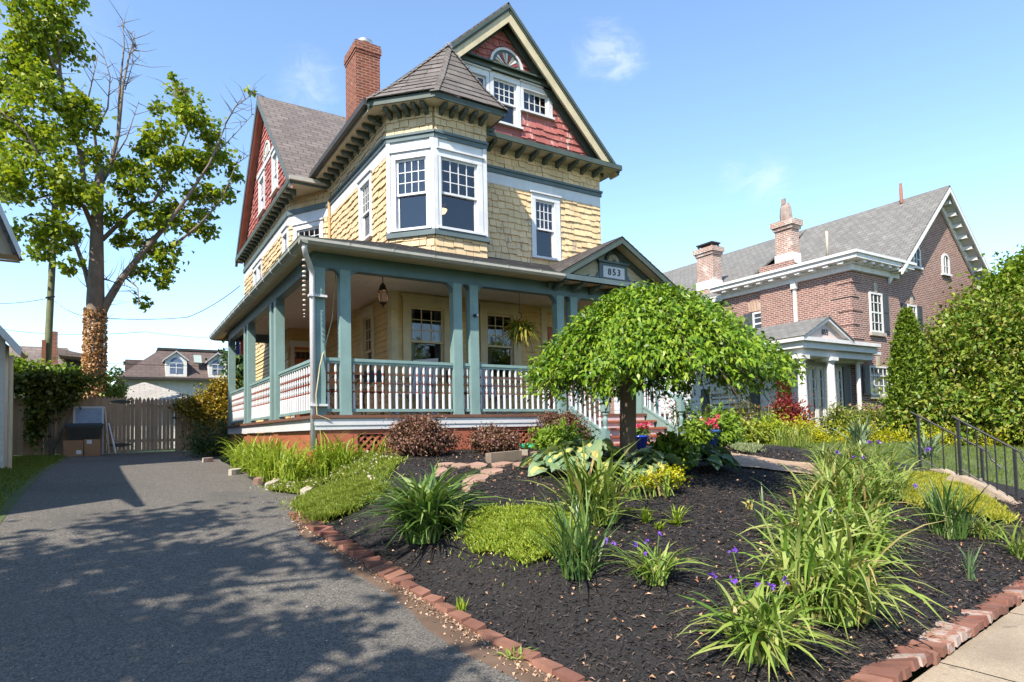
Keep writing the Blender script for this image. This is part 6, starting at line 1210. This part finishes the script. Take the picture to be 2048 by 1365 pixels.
clump('weed', H2(1035, 1318), 'pale flat weed rosette outside the brick edging', 'weed', 27, [(40, .07, .07, .1, .3, .016, .5)], G_PALE, z=.03)
# daylily bank along the porch side
for i, (x, y, lab) in enumerate(((2.18, 13.3, 'bright arching daylily clump farthest along the porch side'), (2.2, 12.5, 'bright daylily clump second from the far end of the bank'), (2.22, 11.7, 'bright daylily clump in the middle of the bank'), (2.25, 10.9, 'bright daylily clump behind the nearest one'), (2.42, 10.15, 'bright daylily clump nearest the downspout foot'), (2.85, 9.7, 'daylily clump rising before the porch corner pier'))):
    clump('daylily', (x, y), lab, 'daylily', 30 + i, [(230, .3, .78, .45, .5, .02, .2), (90, .3, .5, .5, .6, .02)], G_LIME, 'daylilies along the porch')
clump('daylily', (3.7, 9.75), 'thin yellowing grassy plant before the lattice panel', 'plant', 37, [(60, .3, .3, .2, .3, .016, .3)], G_SED)
# hostas
def hosta(x, y, R, n, size, lab, seed, mat, mat2=None, h=.42):
    z = bz(x, y); T = thing('hosta', (x, y, z), lab, 'hosta'); rs = np.random.RandomState(seed); Vs, Fs, mi, k = [], [], [], 0
    for i in range(n):
        a = rs.rand() * 6.283; t = math.sqrt((i + .5) / n); r = R * t; L_ = size * (.75 + .5 * rs.rand()); wd = L_ * .72; hh = h * (1.05 - .75 * t ** 2) * (.85 + .3 * rs.rand())
        c = np.array([x + r * math.cos(a), y + r * math.sin(a), z + hh]); d = np.array([math.cos(a), math.sin(a), 0]); sd = np.array([-math.sin(a), math.cos(a), rs.normal() * .25]); rows = 6; vs = []
        for j in range(rows + 1):
            s = j / rows; w = wd * .5 * (math.sin(math.pi * min(s * .92 + .08, 1)) ** .8); p = c + d * L_ * (s - .4) + np.array([0, 0, L_ * (.28 * s - .62 * s ** 2)])
            for q in (-1, -.4, .4, 1): vs.append(p + sd * w * q + np.array([0, 0, abs(q) * w * .25 + .008 * rs.normal()]))
        for j in range(rows):
            for q in range(3): Fs.append([k + j * 4 + q, k + j * 4 + q + 1, k + (j + 1) * 4 + q + 1, k + (j + 1) * 4 + q]); mi.append(1 if (q == 1 and 0 < j < rows - 1 and mat2 and i % 3) else 0)
        Vs += vs; k += len(vs)
    strips('leaves', np.array(Vs), np.array(Fs), [mat, mat2 or mat], T, T.location, True, mi); return T
hosta(5.2, 6.6, .72, 78, .27, 'broad blue-green hosta with yellow-centred leaves before the cherry trunk', 41, L_HOS, L_HOSY, .40)
hosta(5.7, 5.85, .48, 34, .22, 'small-leaved hosta with pale leaves at the foot of the big one', 42, L_HOS, L_HOSY, .34)
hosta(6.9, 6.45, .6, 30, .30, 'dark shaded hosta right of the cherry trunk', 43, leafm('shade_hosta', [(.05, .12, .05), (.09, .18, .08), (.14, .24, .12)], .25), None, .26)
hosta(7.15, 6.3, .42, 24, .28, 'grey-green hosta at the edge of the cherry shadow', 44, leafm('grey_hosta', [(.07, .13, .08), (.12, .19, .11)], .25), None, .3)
clump('hosta_grass', (5.05, 5.35), 'striped grassy tuft in front of the hosta leaves', 'plant', 45, [(70, .4, .42, .5, .45, .024, .4)], G_PALE)

def bush(name, lab, cat, blobs, mat, seed, dens, L_, Wd_, grp=None, droop=.2, lump=.3, nsub=12, fl=None, extra=None, stem=True, shell=.5, base=None):
    """a shrub: short branching stems and leaves scattered in lumpy clusters"""
    c0 = blobs[0][0]; x, y = (c0[0], c0[1]); z = ground_z(x, y) if base is None else base; T = thing(name, (x, y, z), lab, cat, grp); rs = np.random.RandomState(seed); P, O = blob_pts(rs, blobs, dens * (1.0 if cat in ('tree', 'vine', 'hedge') or dens > 1500 else 2.0), shell, lump, nsub)
    k = P[:, 2] > z + .01; P, O = P[k], O[k]; foliage('leaves', P, O, L_, Wd_, mat, rs, T, T.location, droop)
    if stem:
        m = MB()
        for i in range(9):
            q = P[rs.randint(len(P))]; m.tube([(x + rs.normal() * .05, y + rs.normal() * .05, z - .05), ((x + q[0]) / 2 + rs.normal() * .04, (y + q[1]) / 2 + rs.normal() * .04, z + (q[2] - z) * .55), tuple(q)], [.018, .012, .005], 5)
        m.build('stem', BARK, T)
    if fl:
        n, mat2, sz = fl; i = rs.choice(len(P), n); Q = P[i] + O[i] * .03; V, F = leafgeo(Q.repeat(5, 0) + rs.normal(size=(n * 5, 3)) * sz * .2, unit(O[i].repeat(5, 0) + rs.normal(size=(n * 5, 3)) * .8), unit(rs.normal(size=(n * 5, 3))), np.full(n * 5, sz), np.full(n * 5, sz * .8)); strips('blossoms', V, F, mat2, T, T.location)
    return T
def B(px, py, Y, rx, ry=None, rz=None): p = onY(px, py, Y); return ((p.x, p.y, p.z), (rx, ry or rx, rz or rx))
bush('barberry_bush', 'rounded purple-brown barberry bush left of the three under the porch', 'bush', [B(848, 877, 9.25, .50, .42, .32)], L_BARB, 51, 3600, .04, .024, None, .1, .22, 26, shell=.7)
bush('barberry_bush', 'smaller purple-brown barberry bush behind the wood edging slab', 'bush', [B(986, 886, 9.15, .37, .36, .24)], L_BARB, 52, 3600, .04, .024, None, .1, .22, 24, shell=.7)
bush('barberry_bush', 'purple-brown barberry bush nearest the step railing', 'bush', [B(1118, 862, 9.25, .50, .42, .30)], L_BARB, 53, 3600, .04, .024, None, .1, .22, 26, shell=.7)
bush('leafy_perennial', 'bright leafy perennial in front of the barberry by the steps', 'plant', [B(1130, 885, 8.2, .4, .35, .3)], L_BRIGHT, 54, 330, .12, .045, None, .5)
bush('low_shrub', 'yellow-green small-leaved shrub in front of the shaded hosta', 'bush', [B(1335, 955, 5.3, .2, .2, .13), B(1290, 965, 5.3, .14, .14, .08)], L_YEL, 55, 900, .03, .02, None, .1)
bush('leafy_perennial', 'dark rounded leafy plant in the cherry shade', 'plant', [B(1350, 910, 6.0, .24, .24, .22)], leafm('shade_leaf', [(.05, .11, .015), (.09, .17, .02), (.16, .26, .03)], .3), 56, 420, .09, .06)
bush('pieris_shrub', 'sparse dark shrub behind the right-hand newel post', 'bush', [B(1375, 835, 9.0, .28, .28, .35)], L_DKG, 57, 300, .09, .03)
bush('peony', 'leafy green peony right of the blue pot', 'plant', [B(1430, 855, 8.6, .42, .42, .42), B(1395, 875, 8.4, .25, .25, .25)], L_BRIGHT, 58, 300, .13, .05)
bush('peony', 'lower yellow-green peony beyond the path', 'plant', [B(1490, 865, 9.2, .42, .4, .26)], leafm('peony_leaf', [(.12, .19, .02), (.2, .27, .03), (.28, .32, .06)], .3), 59, 320, .12, .04)
bush('golden_barberry', 'golden-green mound left of the row beyond the path', 'bush', [B(1545, 872, 9.2, .55, .45, .42)], leafm('lime_leaf', [(.16, .27, .012), (.26, .37, .02), (.36, .43, .03)], .35), 60, 520, .07, .03)
bush('golden_barberry', 'yellow mound second in the row beyond the path', 'bush', [B(1618, 876, 9.0, .5, .4, .4)], L_YEL, 61, 620, .05, .03)
bush('golden_barberry', 'yellow-green mound behind the flowering grassy clump', 'bush', [B(1705, 880, 8.6, .5, .4, .42)], L_YEL, 62, 520, .05, .03)
bush('golden_barberry', 'yellow mound nearest the far handrail', 'bush', [B(1795, 892, 8.0, .5, .4, .42)], L_YEL, 63, 520, .05, .03)
bush('golden_barberry', 'golden shrub glowing behind the handrail balusters', 'bush', [B(1885, 885, 7.4, .6, .45, .42)], L_YEL, 64, 520, .05, .03)
bush('golden_barberry', 'golden shrub between the two handrails', 'bush', [B(1965, 888, 7.0, .5, .45, .42)], L_YEL, 65, 520, .05, .03)
bush('golden_barberry', 'golden shrub cut by the right picture edge', 'bush', [B(2040, 880, 6.6, .45, .45, .42)], L_YEL, 66, 450, .05, .03)
bush('olive_hedge', 'clipped brownish olive hedge before the white sunroom wall', 'hedge', [B(1440, 845, 12.2, .9, .5, .55), B(1500, 845, 12.0, .9, .5, .55), B(1550, 843, 11.8, .6, .5, .5)], L_OLIVE, 67, 260, .08, .04)
bush('red_barberry', 'dark red barberry bush in front of the white portico', 'bush', [B(1588, 845, 11.2, .75, .5, .75), B(1570, 880, 11.0, .45, .4, .4)], L_RED, 68, 230, .09, .04, None, -.3)
bush('rhododendron', 'green shrub dotted with pale pink blossoms beneath the brick corner', 'bush', [B(1720, 850, 10.4, .95, .6, .55), B(1770, 860, 10.1, .8, .6, .5), B(1670, 850, 10.6, .4, .4, .5)], leafm('rhodo_leaf', [(.07, .13, .02), (.14, .2, .03), (.22, .26, .05)], .3), 69, 230, .12, .045, None, .3, fl=(70, PINK, .06))
clump('grass_tuft', (12.6, 9.2), 'tall thin grass tuft right of the red barberry', 'plant', 46, [(80, .2, .8, .25, .15, .02, .3)], G_DARK)
clump('grass_tuft', (11.9, 8.0), 'blue-green tuft in front of the yellow mounds', 'plant', 47, [(120, .4, .45, .25, .2, .016, .3)], G_MID)
clump('yucca', (14.4, 8.0), 'spiky grey-green yucca seen through the handrail balusters', 'yucca', 48, [(60, .15, .6, .5, .15, .05, .6)], leafm('yucca_leaf', [(.12, .2, .12), (.2, .28, .17)], .2))
clump('yucca', (13.0, 6.0), 'spiky yucca between the far handrail and golden shrub', 'yucca', 49, [(50, .15, .5, .45, .15, .05, .6)], leafm('yucca_leaf', [(.12, .2, .12), (.2, .28, .17)], .2))
bush('evergreen_shrub', 'dark evergreen shrub in shade at the far porch end', 'bush', [B(420, 880, 18.2, .55, .5, .45), B(440, 865, 19.5, .4, .4, .5)], L_DKG, 70, 260, .07, .03)
bush('yellow_shrub', 'yellow and rust leaved shrub leaning over the fence by the gate', 'bush', [B(415, 825, 22.3, .75, .4, .5), B(440, 790, 22.6, .45, .4, .5), B(385, 810, 22.5, .4, .3, .3)], leafm('rust_yellow_leaf', [(.08, .08, .02), (.16, .15, .03), (.38, .34, .03), (.2, .11, .03)], .35), 71, 240, .09, .06, base=1.1)
bush('ivy_vine', 'thick dark vine heaped over the fence and hanging down the boards', 'vine', [B(105, 770, 22.6, .8, .4, .36), B(150, 770, 22.8, .7, .4, .36), B(45, 765, 22.6, .5, .4, .3), B(80, 815, 22.7, .35, .2, .5), B(72, 860, 22.7, .25, .18, .5), B(120, 800, 22.7, .5, .2, .3)], leafm('vine_leaf', [(.05, .085, .015), (.09, .13, .022), (.16, .2, .035)], .3), 72, 220, .12, .09, base=1.1)
bush('hedge', 'sunlit yellow-green hedge behind the fence left of the big tree', 'hedge', [B(130, 760, 26.5, 1.1, .6, .5), B(60, 745, 27, 1.2, .6, .5), B(20, 750, 27, 1.0, .6, .5)], L_BRIGHT, 73, 110, .14, .1, base=1.15)
bush('hedge', 'small green bush behind the fence right of the big tree trunk', 'hedge', [B(222, 772, 27, .5, .5, .5), B(200, 782, 26, .3, .3, .3)], leafm('mid_leaf', [(.06, .12, .02), (.12, .2, .04), (.2, .28, .08)], .3), 74, 160, .12, .09, base=1.15)
bush('evergreen_shrub', 'distant dark treetop seen between the porch posts', 'bush', [B(510, 735, 42, 1.5, 1.5, 1.2)], L_DKG, 75, 60, .3, .2, base=1.3)

# mats of ground cover (nobody could count these)
def mat_cover(name, lab, poly, n, h, mats, seed, cat, wd=.006, dz=.0, fl=None, kind='stuff', mound=.05):
    rs = np.random.RandomState(seed); pts = [hit(*p) for p in poly]; X = np.array([p.x for p in pts]); Y = np.array([p.y for p in pts]); x = X.min() + rs.rand(n * 3) * (X.max() - X.min()); y = Y.min() + rs.rand(n * 3) * (Y.max() - Y.min()); x0_, y0_ = x.copy(), y.copy(); x = x + (vnoise(x0_, y0_, .16, 1) - .5) * .22; y = y + (vnoise(x0_, y0_, .16, 2) - .5) * .3
    ins = np.zeros(len(x), bool); j = len(X) - 1
    for i in range(len(X)):
        c = ((Y[i] > y) != (Y[j] > y)) & (x < (X[j] - X[i]) * (y - Y[i]) / (Y[j] - Y[i] + 1e-12) + X[i]); ins ^= c; j = i
    x, y = x[ins], y[ins]; n = len(x); st_ = rs.rand(n) < .09; x = x + st_ * rs.normal(size=n) * .10; y = y + st_ * rs.normal(size=n) * .11; cx, cy = X.mean(), Y.mean(); rr_ = np.hypot((x - cx) / (X.max() - X.min()), (y - cy) / (Y.max() - Y.min())); zz = np.maximum(bed_z(x, y), terr(x, y)) + mound * np.clip(1 - rr_ * 1.9, 0, 1) + .03 * vnoise(x, y, .2, seed) + .03 * vnoise(x, y, .075, seed + 1)
    a = rs.rand(n) * 6.28; D = np.stack([np.cos(a) * .6, np.sin(a) * .6, np.ones(n) * .9], 1) + rs.normal(size=(n, 3)) * .2; V, F = leafgeo(np.stack([x, y, zz], 1), D, unit(rs.normal(size=(n, 3)) + [0, 0, .6]), h * (.5 + rs.rand(n)), np.full(n, wd) * (.7 + .6 * rs.rand(n)))
    o = strips(name, V, F, mats); o['label'] = lab; o['category'] = cat
    if kind: o['kind'] = kind
    if fl:
        i = rs.choice(n, fl[0]); Q = np.stack([x, y, zz + h * .9], 1)[i]; m_ = len(i) * 4; V, F = leafgeo(Q.repeat(4, 0), unit(rs.normal(size=(m_, 3)) + [0, 0, .6]), unit(rs.normal(size=(m_, 3))), np.full(m_, fl[1]), np.full(m_, fl[1])); q = strips('tiny_flowers', V, F, fl[2], o)
    return o
mat_cover('sedum_mat', 'bright yellow-green sedum mat spread over the black mulch', [(932, 1050), (965, 1042), (1010, 1042), (1060, 1038), (1130, 1045), (1150, 1070), (1160, 1110), (1140, 1130), (1090, 1145), (1050, 1155), (1020, 1145), (1000, 1125), (965, 1130), (935, 1120), (930, 1090)], 15000, .045, G_SED, 81, 'ground cover', .012, kind=None)
mat_cover('ground_cover', 'low green creeping cover with tiny white flowers between daylilies and driveway', [(535, 985), (560, 960), (620, 940), (680, 922), (740, 925), (800, 935), (780, 965), (740, 985), (690, 975), (650, 980), (600, 995)], 26000, .06, G_COV, 82, 'ground cover', .013, fl=(260, .02, WHP))
mat_cover('ground_cover', 'mossy green cover spilling onto the driveway at the first brick', [(588, 1025), (600, 1005), (650, 985), (700, 978), (750, 985), (775, 1000), (740, 1020), (700, 1040), (655, 1052), (620, 1050)], 20000, .07, G_COV, 83, 'ground cover', .012)
mat_cover('ground_cover', 'yellow-green lawn patch between the spiderworts and the steps', [(1760, 985), (1800, 965), (1850, 960), (1900, 968), (1945, 1000), (1990, 1030), (2030, 1060), (1990, 1062), (1940, 1040), (1890, 1030), (1830, 1030), (1790, 1010)], 22000, .07, leafm('lime_lawn', [(.2, .26, .02), (.3, .34, .04), (.36, .36, .06)], .35), 84, 'grass', .012)
mat_cover('ground_cover', 'silvery low cover patch on the mulch beyond the path', [(1462, 908), (1480, 902), (1515, 903), (1522, 914), (1490, 918)], 2600, .07, leafm('silver_leaf', [(.14, .2, .1), (.22, .28, .16)], .2), 85, 'ground cover', .012)

# weeping cherry
def cherry():
    x0, y0 = 5.70, 6.22; z0 = bz(x0, y0); T = thing('weeping_cherry', (x0, y0, z0), 'umbrella-shaped weeping cherry tree standing in the mulch before the porch steps', 'tree'); rs = np.random.RandomState(91)
    m = MB(); m.tube([(x0, y0, z0 - .1), (x0 - .005, y0, z0 + .12), (x0, y0 + .01, z0 + .6), (x0 + .02, y0, z0 + 1.25), (x0 + .05, y0, z0 + 1.7)], [.17, .125, .108, .108, .09], 14)
    cx, cy = x0 + .27, y0 - .10; zt = 3.39; strands = []
    for i in range(300):
        a = rs.rand() * 6.283; lean = 1 + .10 * math.cos(a - math.atan2(CR.y, CR.x)); R = (1.79 * lean) * (.62 + .40 * rs.rand() ** .7) * (1 + .05 * math.sin(3 * a + 1) + .04 * math.sin(7 * a)); top = zt - .2 * rs.rand() ** 1.5 - .45 * (rs.rand() < .4) * rs.rand(); end = 2.14 + .16 * rs.rand() - (.26 * rs.rand() ** 3); s = np.linspace(0, 1, 15); pw = 1.3 + .45 * rs.rand(); wob = np.cumsum(rs.normal(size=15)) * .012
        r = R * s ** .9; zz = top + .06 * np.sin(s * 3.1) - (top - end) * s ** pw; strands.append(np.stack([cx + (r + wob) * math.cos(a) * np.ones(15) - wob * math.sin(a), cy + r * math.sin(a) + wob * math.cos(a), zz], 1))
    for st in strands[::4]: m.tube([(x0 + .03, y0, z0 + 1.6)] + [tuple(p) for p in st[2::4] - [0, 0, .13]], [.05, .022, .014, .009, .005][:1 + len(st[2::4])], 6)
    m.build('trunk', BARKC, T, True)
    P, D = [], []
    for st in strands:
        k = 118; t = (.08 + .92 * rs.rand(k) ** .75) * 13.99; i = t.astype(int); f = (t - i)[:, None]; p = st[i] * (1 - f) + st[i + 1] * f; tg = unit(st[i + 1] - st[i]); P.append(p + rs.normal(size=(k, 3)) * [.05, .05, .035]); D.append(tg)
    P, D = np.concatenate(P), np.concatenate(D); n = len(P); out = unit(P - np.array([cx, cy, 2.0])); Dd = unit(D * .5 + out * .35 + rs.normal(size=(n, 3)) * .55 + [0, 0, -.25]); Nn = unit(out * .7 + [0, 0, .6] + rs.normal(size=(n, 3)) * .45); k = .7 + .6 * rs.rand(n)
    V, F = leafgeo(P, Dd, Nn, .082 * k, .035 * k, .3); strips('crown', V, F, L_CHER, T, T.location)
cherry()

# the big half-bare tree behind the fence
def big_tree():
    Y0 = 26.0; b = onY(187, 790, Y0); x0 = b.x; T = thing('maple_tree', (x0, Y0, 1.15), 'tall half-bare maple with dead top branches and ivy-wrapped trunk behind the fence', 'tree'); rs = np.random.RandomState(92); q = lambda px, py, dy=0: onY(px, py, Y0 + dy)
    m = MB(); m.tube([(x0, Y0, 1.0), q(187, 780), q(188, 700), q(191, 600), q(193, 520), q(194, 440), q(198, 370), q(200, 330)], [.36, .30, .28, .28, .23, .19, .15, .11], 12)
    limbs = [([(196, 640), (215, 600), (250, 555), (285, 505), (330, 450), (380, 400), (420, 330), (450, 250)], .27, -1), ([(285, 505), (340, 495), (400, 450), (440, 400), (470, 330)], .12, -1.5), ([(183, 590), (165, 540), (150, 490), (120, 440), (95, 400), (60, 350)], .17, .8), ([(192, 470), (170, 420), (130, 380), (95, 330), (50, 270), (0, 220)], .17, -.8), ([(195, 420), (170, 380), (160, 300), (130, 230), (118, 150), (112, 60), (108, -20)], .19, .6), ([(118, 150), (85, 80), (50, 20), (40, -30)], .1, .5), ([(196, 380), (222, 330), (236, 270), (250, 180), (258, 110), (270, 70)], .15, 0), ([(236, 270), (240, 170), (248, 90), (246, 35)], .09, .3), ([(198, 350), (185, 270), (175, 200), (190, 110)], .11, -.4), ([(185, 270), (212, 210), (220, 150), (205, 105)], .07, -.3), ([(205, 480), (260, 420), (310, 400), (350, 340), (375, 260), (370, 190)], .14, .9), ([(375, 260), (350, 210), (345, 160)], .06, .9), ([(450, 250), (470, 215), (495, 190), (515, 175)], .05, -1), ([(430, 310), (475, 260), (510, 230)], .04, -1), ([(470, 330), (500, 300)], .03, -1.5), ([(200, 555), (225, 560), (245, 575)], .06, -.6), ([(250, 555), (275, 580), (285, 610)], .06, -1.2), ([(130, 380), (60, 400), (0, 395)], .08, -1), ([(258, 110), (272, 95), (262, 60)], .035, 0), ([(250, 180), (268, 130), (266, 90)], .035, .2), ([(222, 330), (258, 275), (272, 200)], .06, -.5)]
    for pts, r, dy in limbs:
        P = [q(px, py, dy * i / (len(pts) - 1)) for i, (px, py) in enumerate(pts)]; P = [P[0]] + [p + Vector(rs.normal(size=3) * .05) for p in P[1:]]; m.tube(P, [max(.010, r * .58 * (1 - .85 * i / (len(P) - 1))) for i in range(len(P))], 7)
        for i in range(1, len(P)):
            for _ in range(5):
                d = Vector(rs.normal(size=3)); d.z = abs(d.z) * .8; d = d.normalized() * (.35 + .9 * rs.rand()); s = P[i - 1].lerp(P[i], rs.rand()); m.tube([s, s + d * .5 + Vector(rs.normal(size=3) * .06), s + d], [.015, .009, .003], 4)
    m.build('trunk', BARK, T, True)
    # dry ivy on the lower trunk
    n = 4200; t = rs.rand(n); z = 1.2 + t * 4.9; a = rs.rand(n) * 6.28; ax = x0 + (z - 3) * .012; P = np.stack([ax + .32 * np.cos(a) * (1 - .1 * t), Y0 + .32 * np.sin(a), z], 1); O = np.stack([np.cos(a), np.sin(a), 0 * a], 1); foliage('ivy', P, O, .10, .075, IVY, rs, T, T.location, .8, .8, .0)
    bl = [(60, 60, 60), (30, 110, 50), (110, 40, 42), (90, 90, 55), (140, 95, 32), (60, 150, 55), (20, 185, 40), (100, 190, 50), (150, 220, 42), (40, 240, 50), (90, 275, 50), (10, 300, 50), (130, 290, 45), (170, 250, 36), (60, 330, 52), (20, 370, 40), (110, 350, 48), (150, 390, 42), (55, 465, 32), (100, 450, 38), (140, 470, 36), (90, 510, 30), (140, 530, 22), (200, 315, 28), (240, 335, 32), (290, 300, 28), (322, 272, 34), (350, 235, 34), (362, 185, 22), (390, 222, 34), (420, 262, 34), (440, 312, 34), (468, 342, 22), (400, 320, 42), (350, 312, 38), (312, 360, 38), (270, 382, 34), (330, 420, 38), (380, 440, 38), (418, 462, 22), (290, 442, 32), (250, 482, 26), (300, 502, 32), (340, 512, 28), (330, 552, 26), (280, 545, 20), (285, 605, 14), (500, 182, 9), (345, 158, 11), (400, 382, 36), (450, 390, 22), (230, 440, 22), (-20, 140, 60), (-30, 260, 60), (-20, 370, 50), (100, -10, 50), (40, 0, 40), (150, 0, 22), (190, 395, 26)]
    P, O = [], []
    for px, py, r in bl:
        R = r * .0196; p, o = blob_pts(rs, [(tuple(q(px, py, rs.uniform(-1.6, 1.6))), (R, R * 1.1, R * .8))], 21 if px < 220 else 32, .25, .22, 10); P.append(p); O.append(o)
    P, O = np.concatenate(P), np.concatenate(O); foliage('crown', P, O, .175, .15, L_TREE, rs, T, T.location, .25)
big_tree()

# right-hand holly, arborvitae, trees closing the horizon
bush('holly_tree', 'huge rounded holly with glossy mottled leaves on the right edge', 'tree', [B(1995, 745, 7.6, 1.9, 1.7, 1.7), B(1900, 775, 8.0, 1.15, 1.2, 1.2), B(2080, 730, 7.2, 1.9, 1.7, 2.0), B(1915, 720, 8.2, .95, 1.0, 1.0), B(1990, 665, 8.0, .9, 1.0, .9), B(1880, 835, 7.7, .9, .9, .65), B(2010, 830, 7.0, 1.5, 1.0, .8), B(1850, 850, 8.3, .45, .6, .55), B(1868, 700, 8.4, .45, .6, .5), B(1862, 780, 8.2, .6, .6, .7)], L_HOLLY, 101, 280, .14, .07, None, .1, .24, 22, shell=.75, base=1.0)
bush('deciduous_tree', 'bright green tree rising behind the holly at the right', 'tree', [B(2040, 640, 10.0, 1.8, 2, 1.6), B(2080, 580, 9.8, 1.6, 2, 1.4), B(1985, 660, 10.6, 1.2, 1.3, 1.2), B(2045, 560, 10, .9, .9, .8)], leafm('fresh_leaf', [(.07, .15, .015), (.12, .22, .02), (.22, .32, .035)], .4), 102, 150, .19, .12, None, .2, .26, 16, base=1.0)
def arbor():
    x, y = 17.4, 8.32; z = tz(x, y); T = thing('arborvitae', (x, y, z), 'narrow pointed arborvitae at the left side of the holly', 'tree'); rs = np.random.RandomState(103); n = 9000; t = rs.rand(n) ** .8; zz = z + .1 + 3.25 * t; r = .62 * (1 - t) ** .7 * (.75 + .3 * rs.rand(n)) + .03; a = rs.rand(n) * 6.28; r *= 1 + .15 * np.sin(5 * a + 4 * t); P = np.stack([x + r * np.cos(a), y + r * np.sin(a), zz], 1); O = np.stack([np.cos(a), np.sin(a), .8 + 0 * a], 1); foliage('foliage', P, O, .13, .045, leafm('arbor_leaf', [(.06, .12, .012), (.11, .19, .018), (.18, .27, .03)], .25), rs, T, T.location, -.7)
    m = MB(); m.tube([(x, y, z - .1), (x, y, z + 3.2)], [.08, .02], 7); m.build('trunk', BARK, T)
arbor()
for i, (px, py, Y, r, lab) in enumerate(((1990, 680, 19, 3.0, 'far green tree filling the gap behind the holly'), (1350, 850, 30, 2.5, 'far dark tree glimpsed between the two houses'), (2120, 600, 16, 3.5, 'tall far tree beyond the right picture edge'))):
    bush('deciduous_tree', lab, 'tree', [B(px, py, Y, r, r, r * .8), B(px - 40, py + 60, Y, r * .7, r * .7, r * .7), B(px + 40, py + 70, Y, r * .7, r * .7, r * .7)], leafm('fresh_leaf', [(.1, .2, .02)]) if i != 1 else L_DKG, 104 + i, 26, .34, .24, None, .2, .26, 16, base=1.2)

# street trees left of the camera: their shade falls over the driveway
def street_tree(x, y, zc, R, n, seed, lab, extra=()):
    z = tz(x, y); T = thing('street_tree', (x, y, z), lab, 'tree'); rs = np.random.RandomState(seed); m = MB(); m.tube([(x, y, z - .1), (x + .05, y, z + 2), (x, y + .1, zc - .5), (x, y, zc + R * .6)], [.3, .24, .18, .05], 10)
    for i in range(16):
        d = Vector((rs.normal(), rs.normal(), rs.normal() * .5 + .2)).normalized() * R * (.6 + .35 * rs.rand()); s = Vector((x, y, zc - .6 + rs.rand() * .8)); m.tube([s, s + d * .55 + Vector((0, 0, .15)), s + d], [.09, .05, .012], 6)
    m.build('trunk', BARK, T, True); P, O = blob_pts(rs, [((x, y, zc), (R, R, R * .62))] + list(extra), n, .25, .10, 46); foliage('crown', P, O, .2, .15, L_TREE, rs, T, T.location, .2)
street_tree(-6.4, 2.7, 7.2, 3.2, 29, 111, 'leafy street tree whose dappled shade covers the near driveway', [((-4.4, 1.2, 6.2), (1.5, 1.5, .9)), ((-7.2, 5.0, 6.6), (1.6, 1.3, .9))])

# hanging fern under the porch ceiling
fp = onY(1040, 668, 10.22); T = thing('hanging_fern', (fp.x, 10.22, fp.z), 'green and rust fern basket hanging on a hook from the porch ceiling', 'hanging plant'); rs = np.random.RandomState(120)
m = MB(); m.tube([(fp.x, 10.22, CZ), (fp.x, 10.22, fp.z + .42)], .005, 4); m.tube([(fp.x - .02, 10.22, fp.z + .42), (fp.x + .045, 10.22, fp.z + .40), (fp.x + .04, 10.22, fp.z + .32), (fp.x - .02, 10.22, fp.z + .28), (fp.x, 10.22, fp.z + .22)], .009, 5)
for a in (0, 2.1, 4.2): m.tube([(fp.x, 10.22, fp.z + .24), (fp.x + .13 * math.cos(a), 10.22 + .13 * math.sin(a), fp.z + .02)], .004, 4)
m.build('hook', BRZ, T); m = MB(); m.lathe([(.06, -.14), (.12, -.08), (.15, .02), (.14, .02)], fp, 14); m.build('basket', plain('brown_basket', (.12, .07, .04), .8), T)
V, F = cat_geo([blades(rs, 240, (fp.x, 10.22, fp.z), .12, .34, .40, 1.25, .045, 7, .5), blades(rs, 170, (fp.x, 10.22, fp.z + .02), .11, .36, .32, .6, .04, 6, .5)]); strips('fronds', V, F, L_FERN, T, T.location)

# trees across the street: what the windows reflect
for k_, (x, y) in enumerate(((-9, -15), (-1, -16), (7, -15), (15, -16), (23, -15))):
    if k_ == 0: street_tree(x, y, 5.6, 4.4, 26, 130, 'leafy street tree across the road, mirrored in the house windows'); far0 = [o for o in COL.objects if o.get('label', '').startswith('leafy street tree across')][0]; far0['group'] = 'trees across the road'
    else: c = copy_tree(far0); c.location = (x, y, far0.location.z); c.rotation_euler = (0, 0, 1.3 * k_)
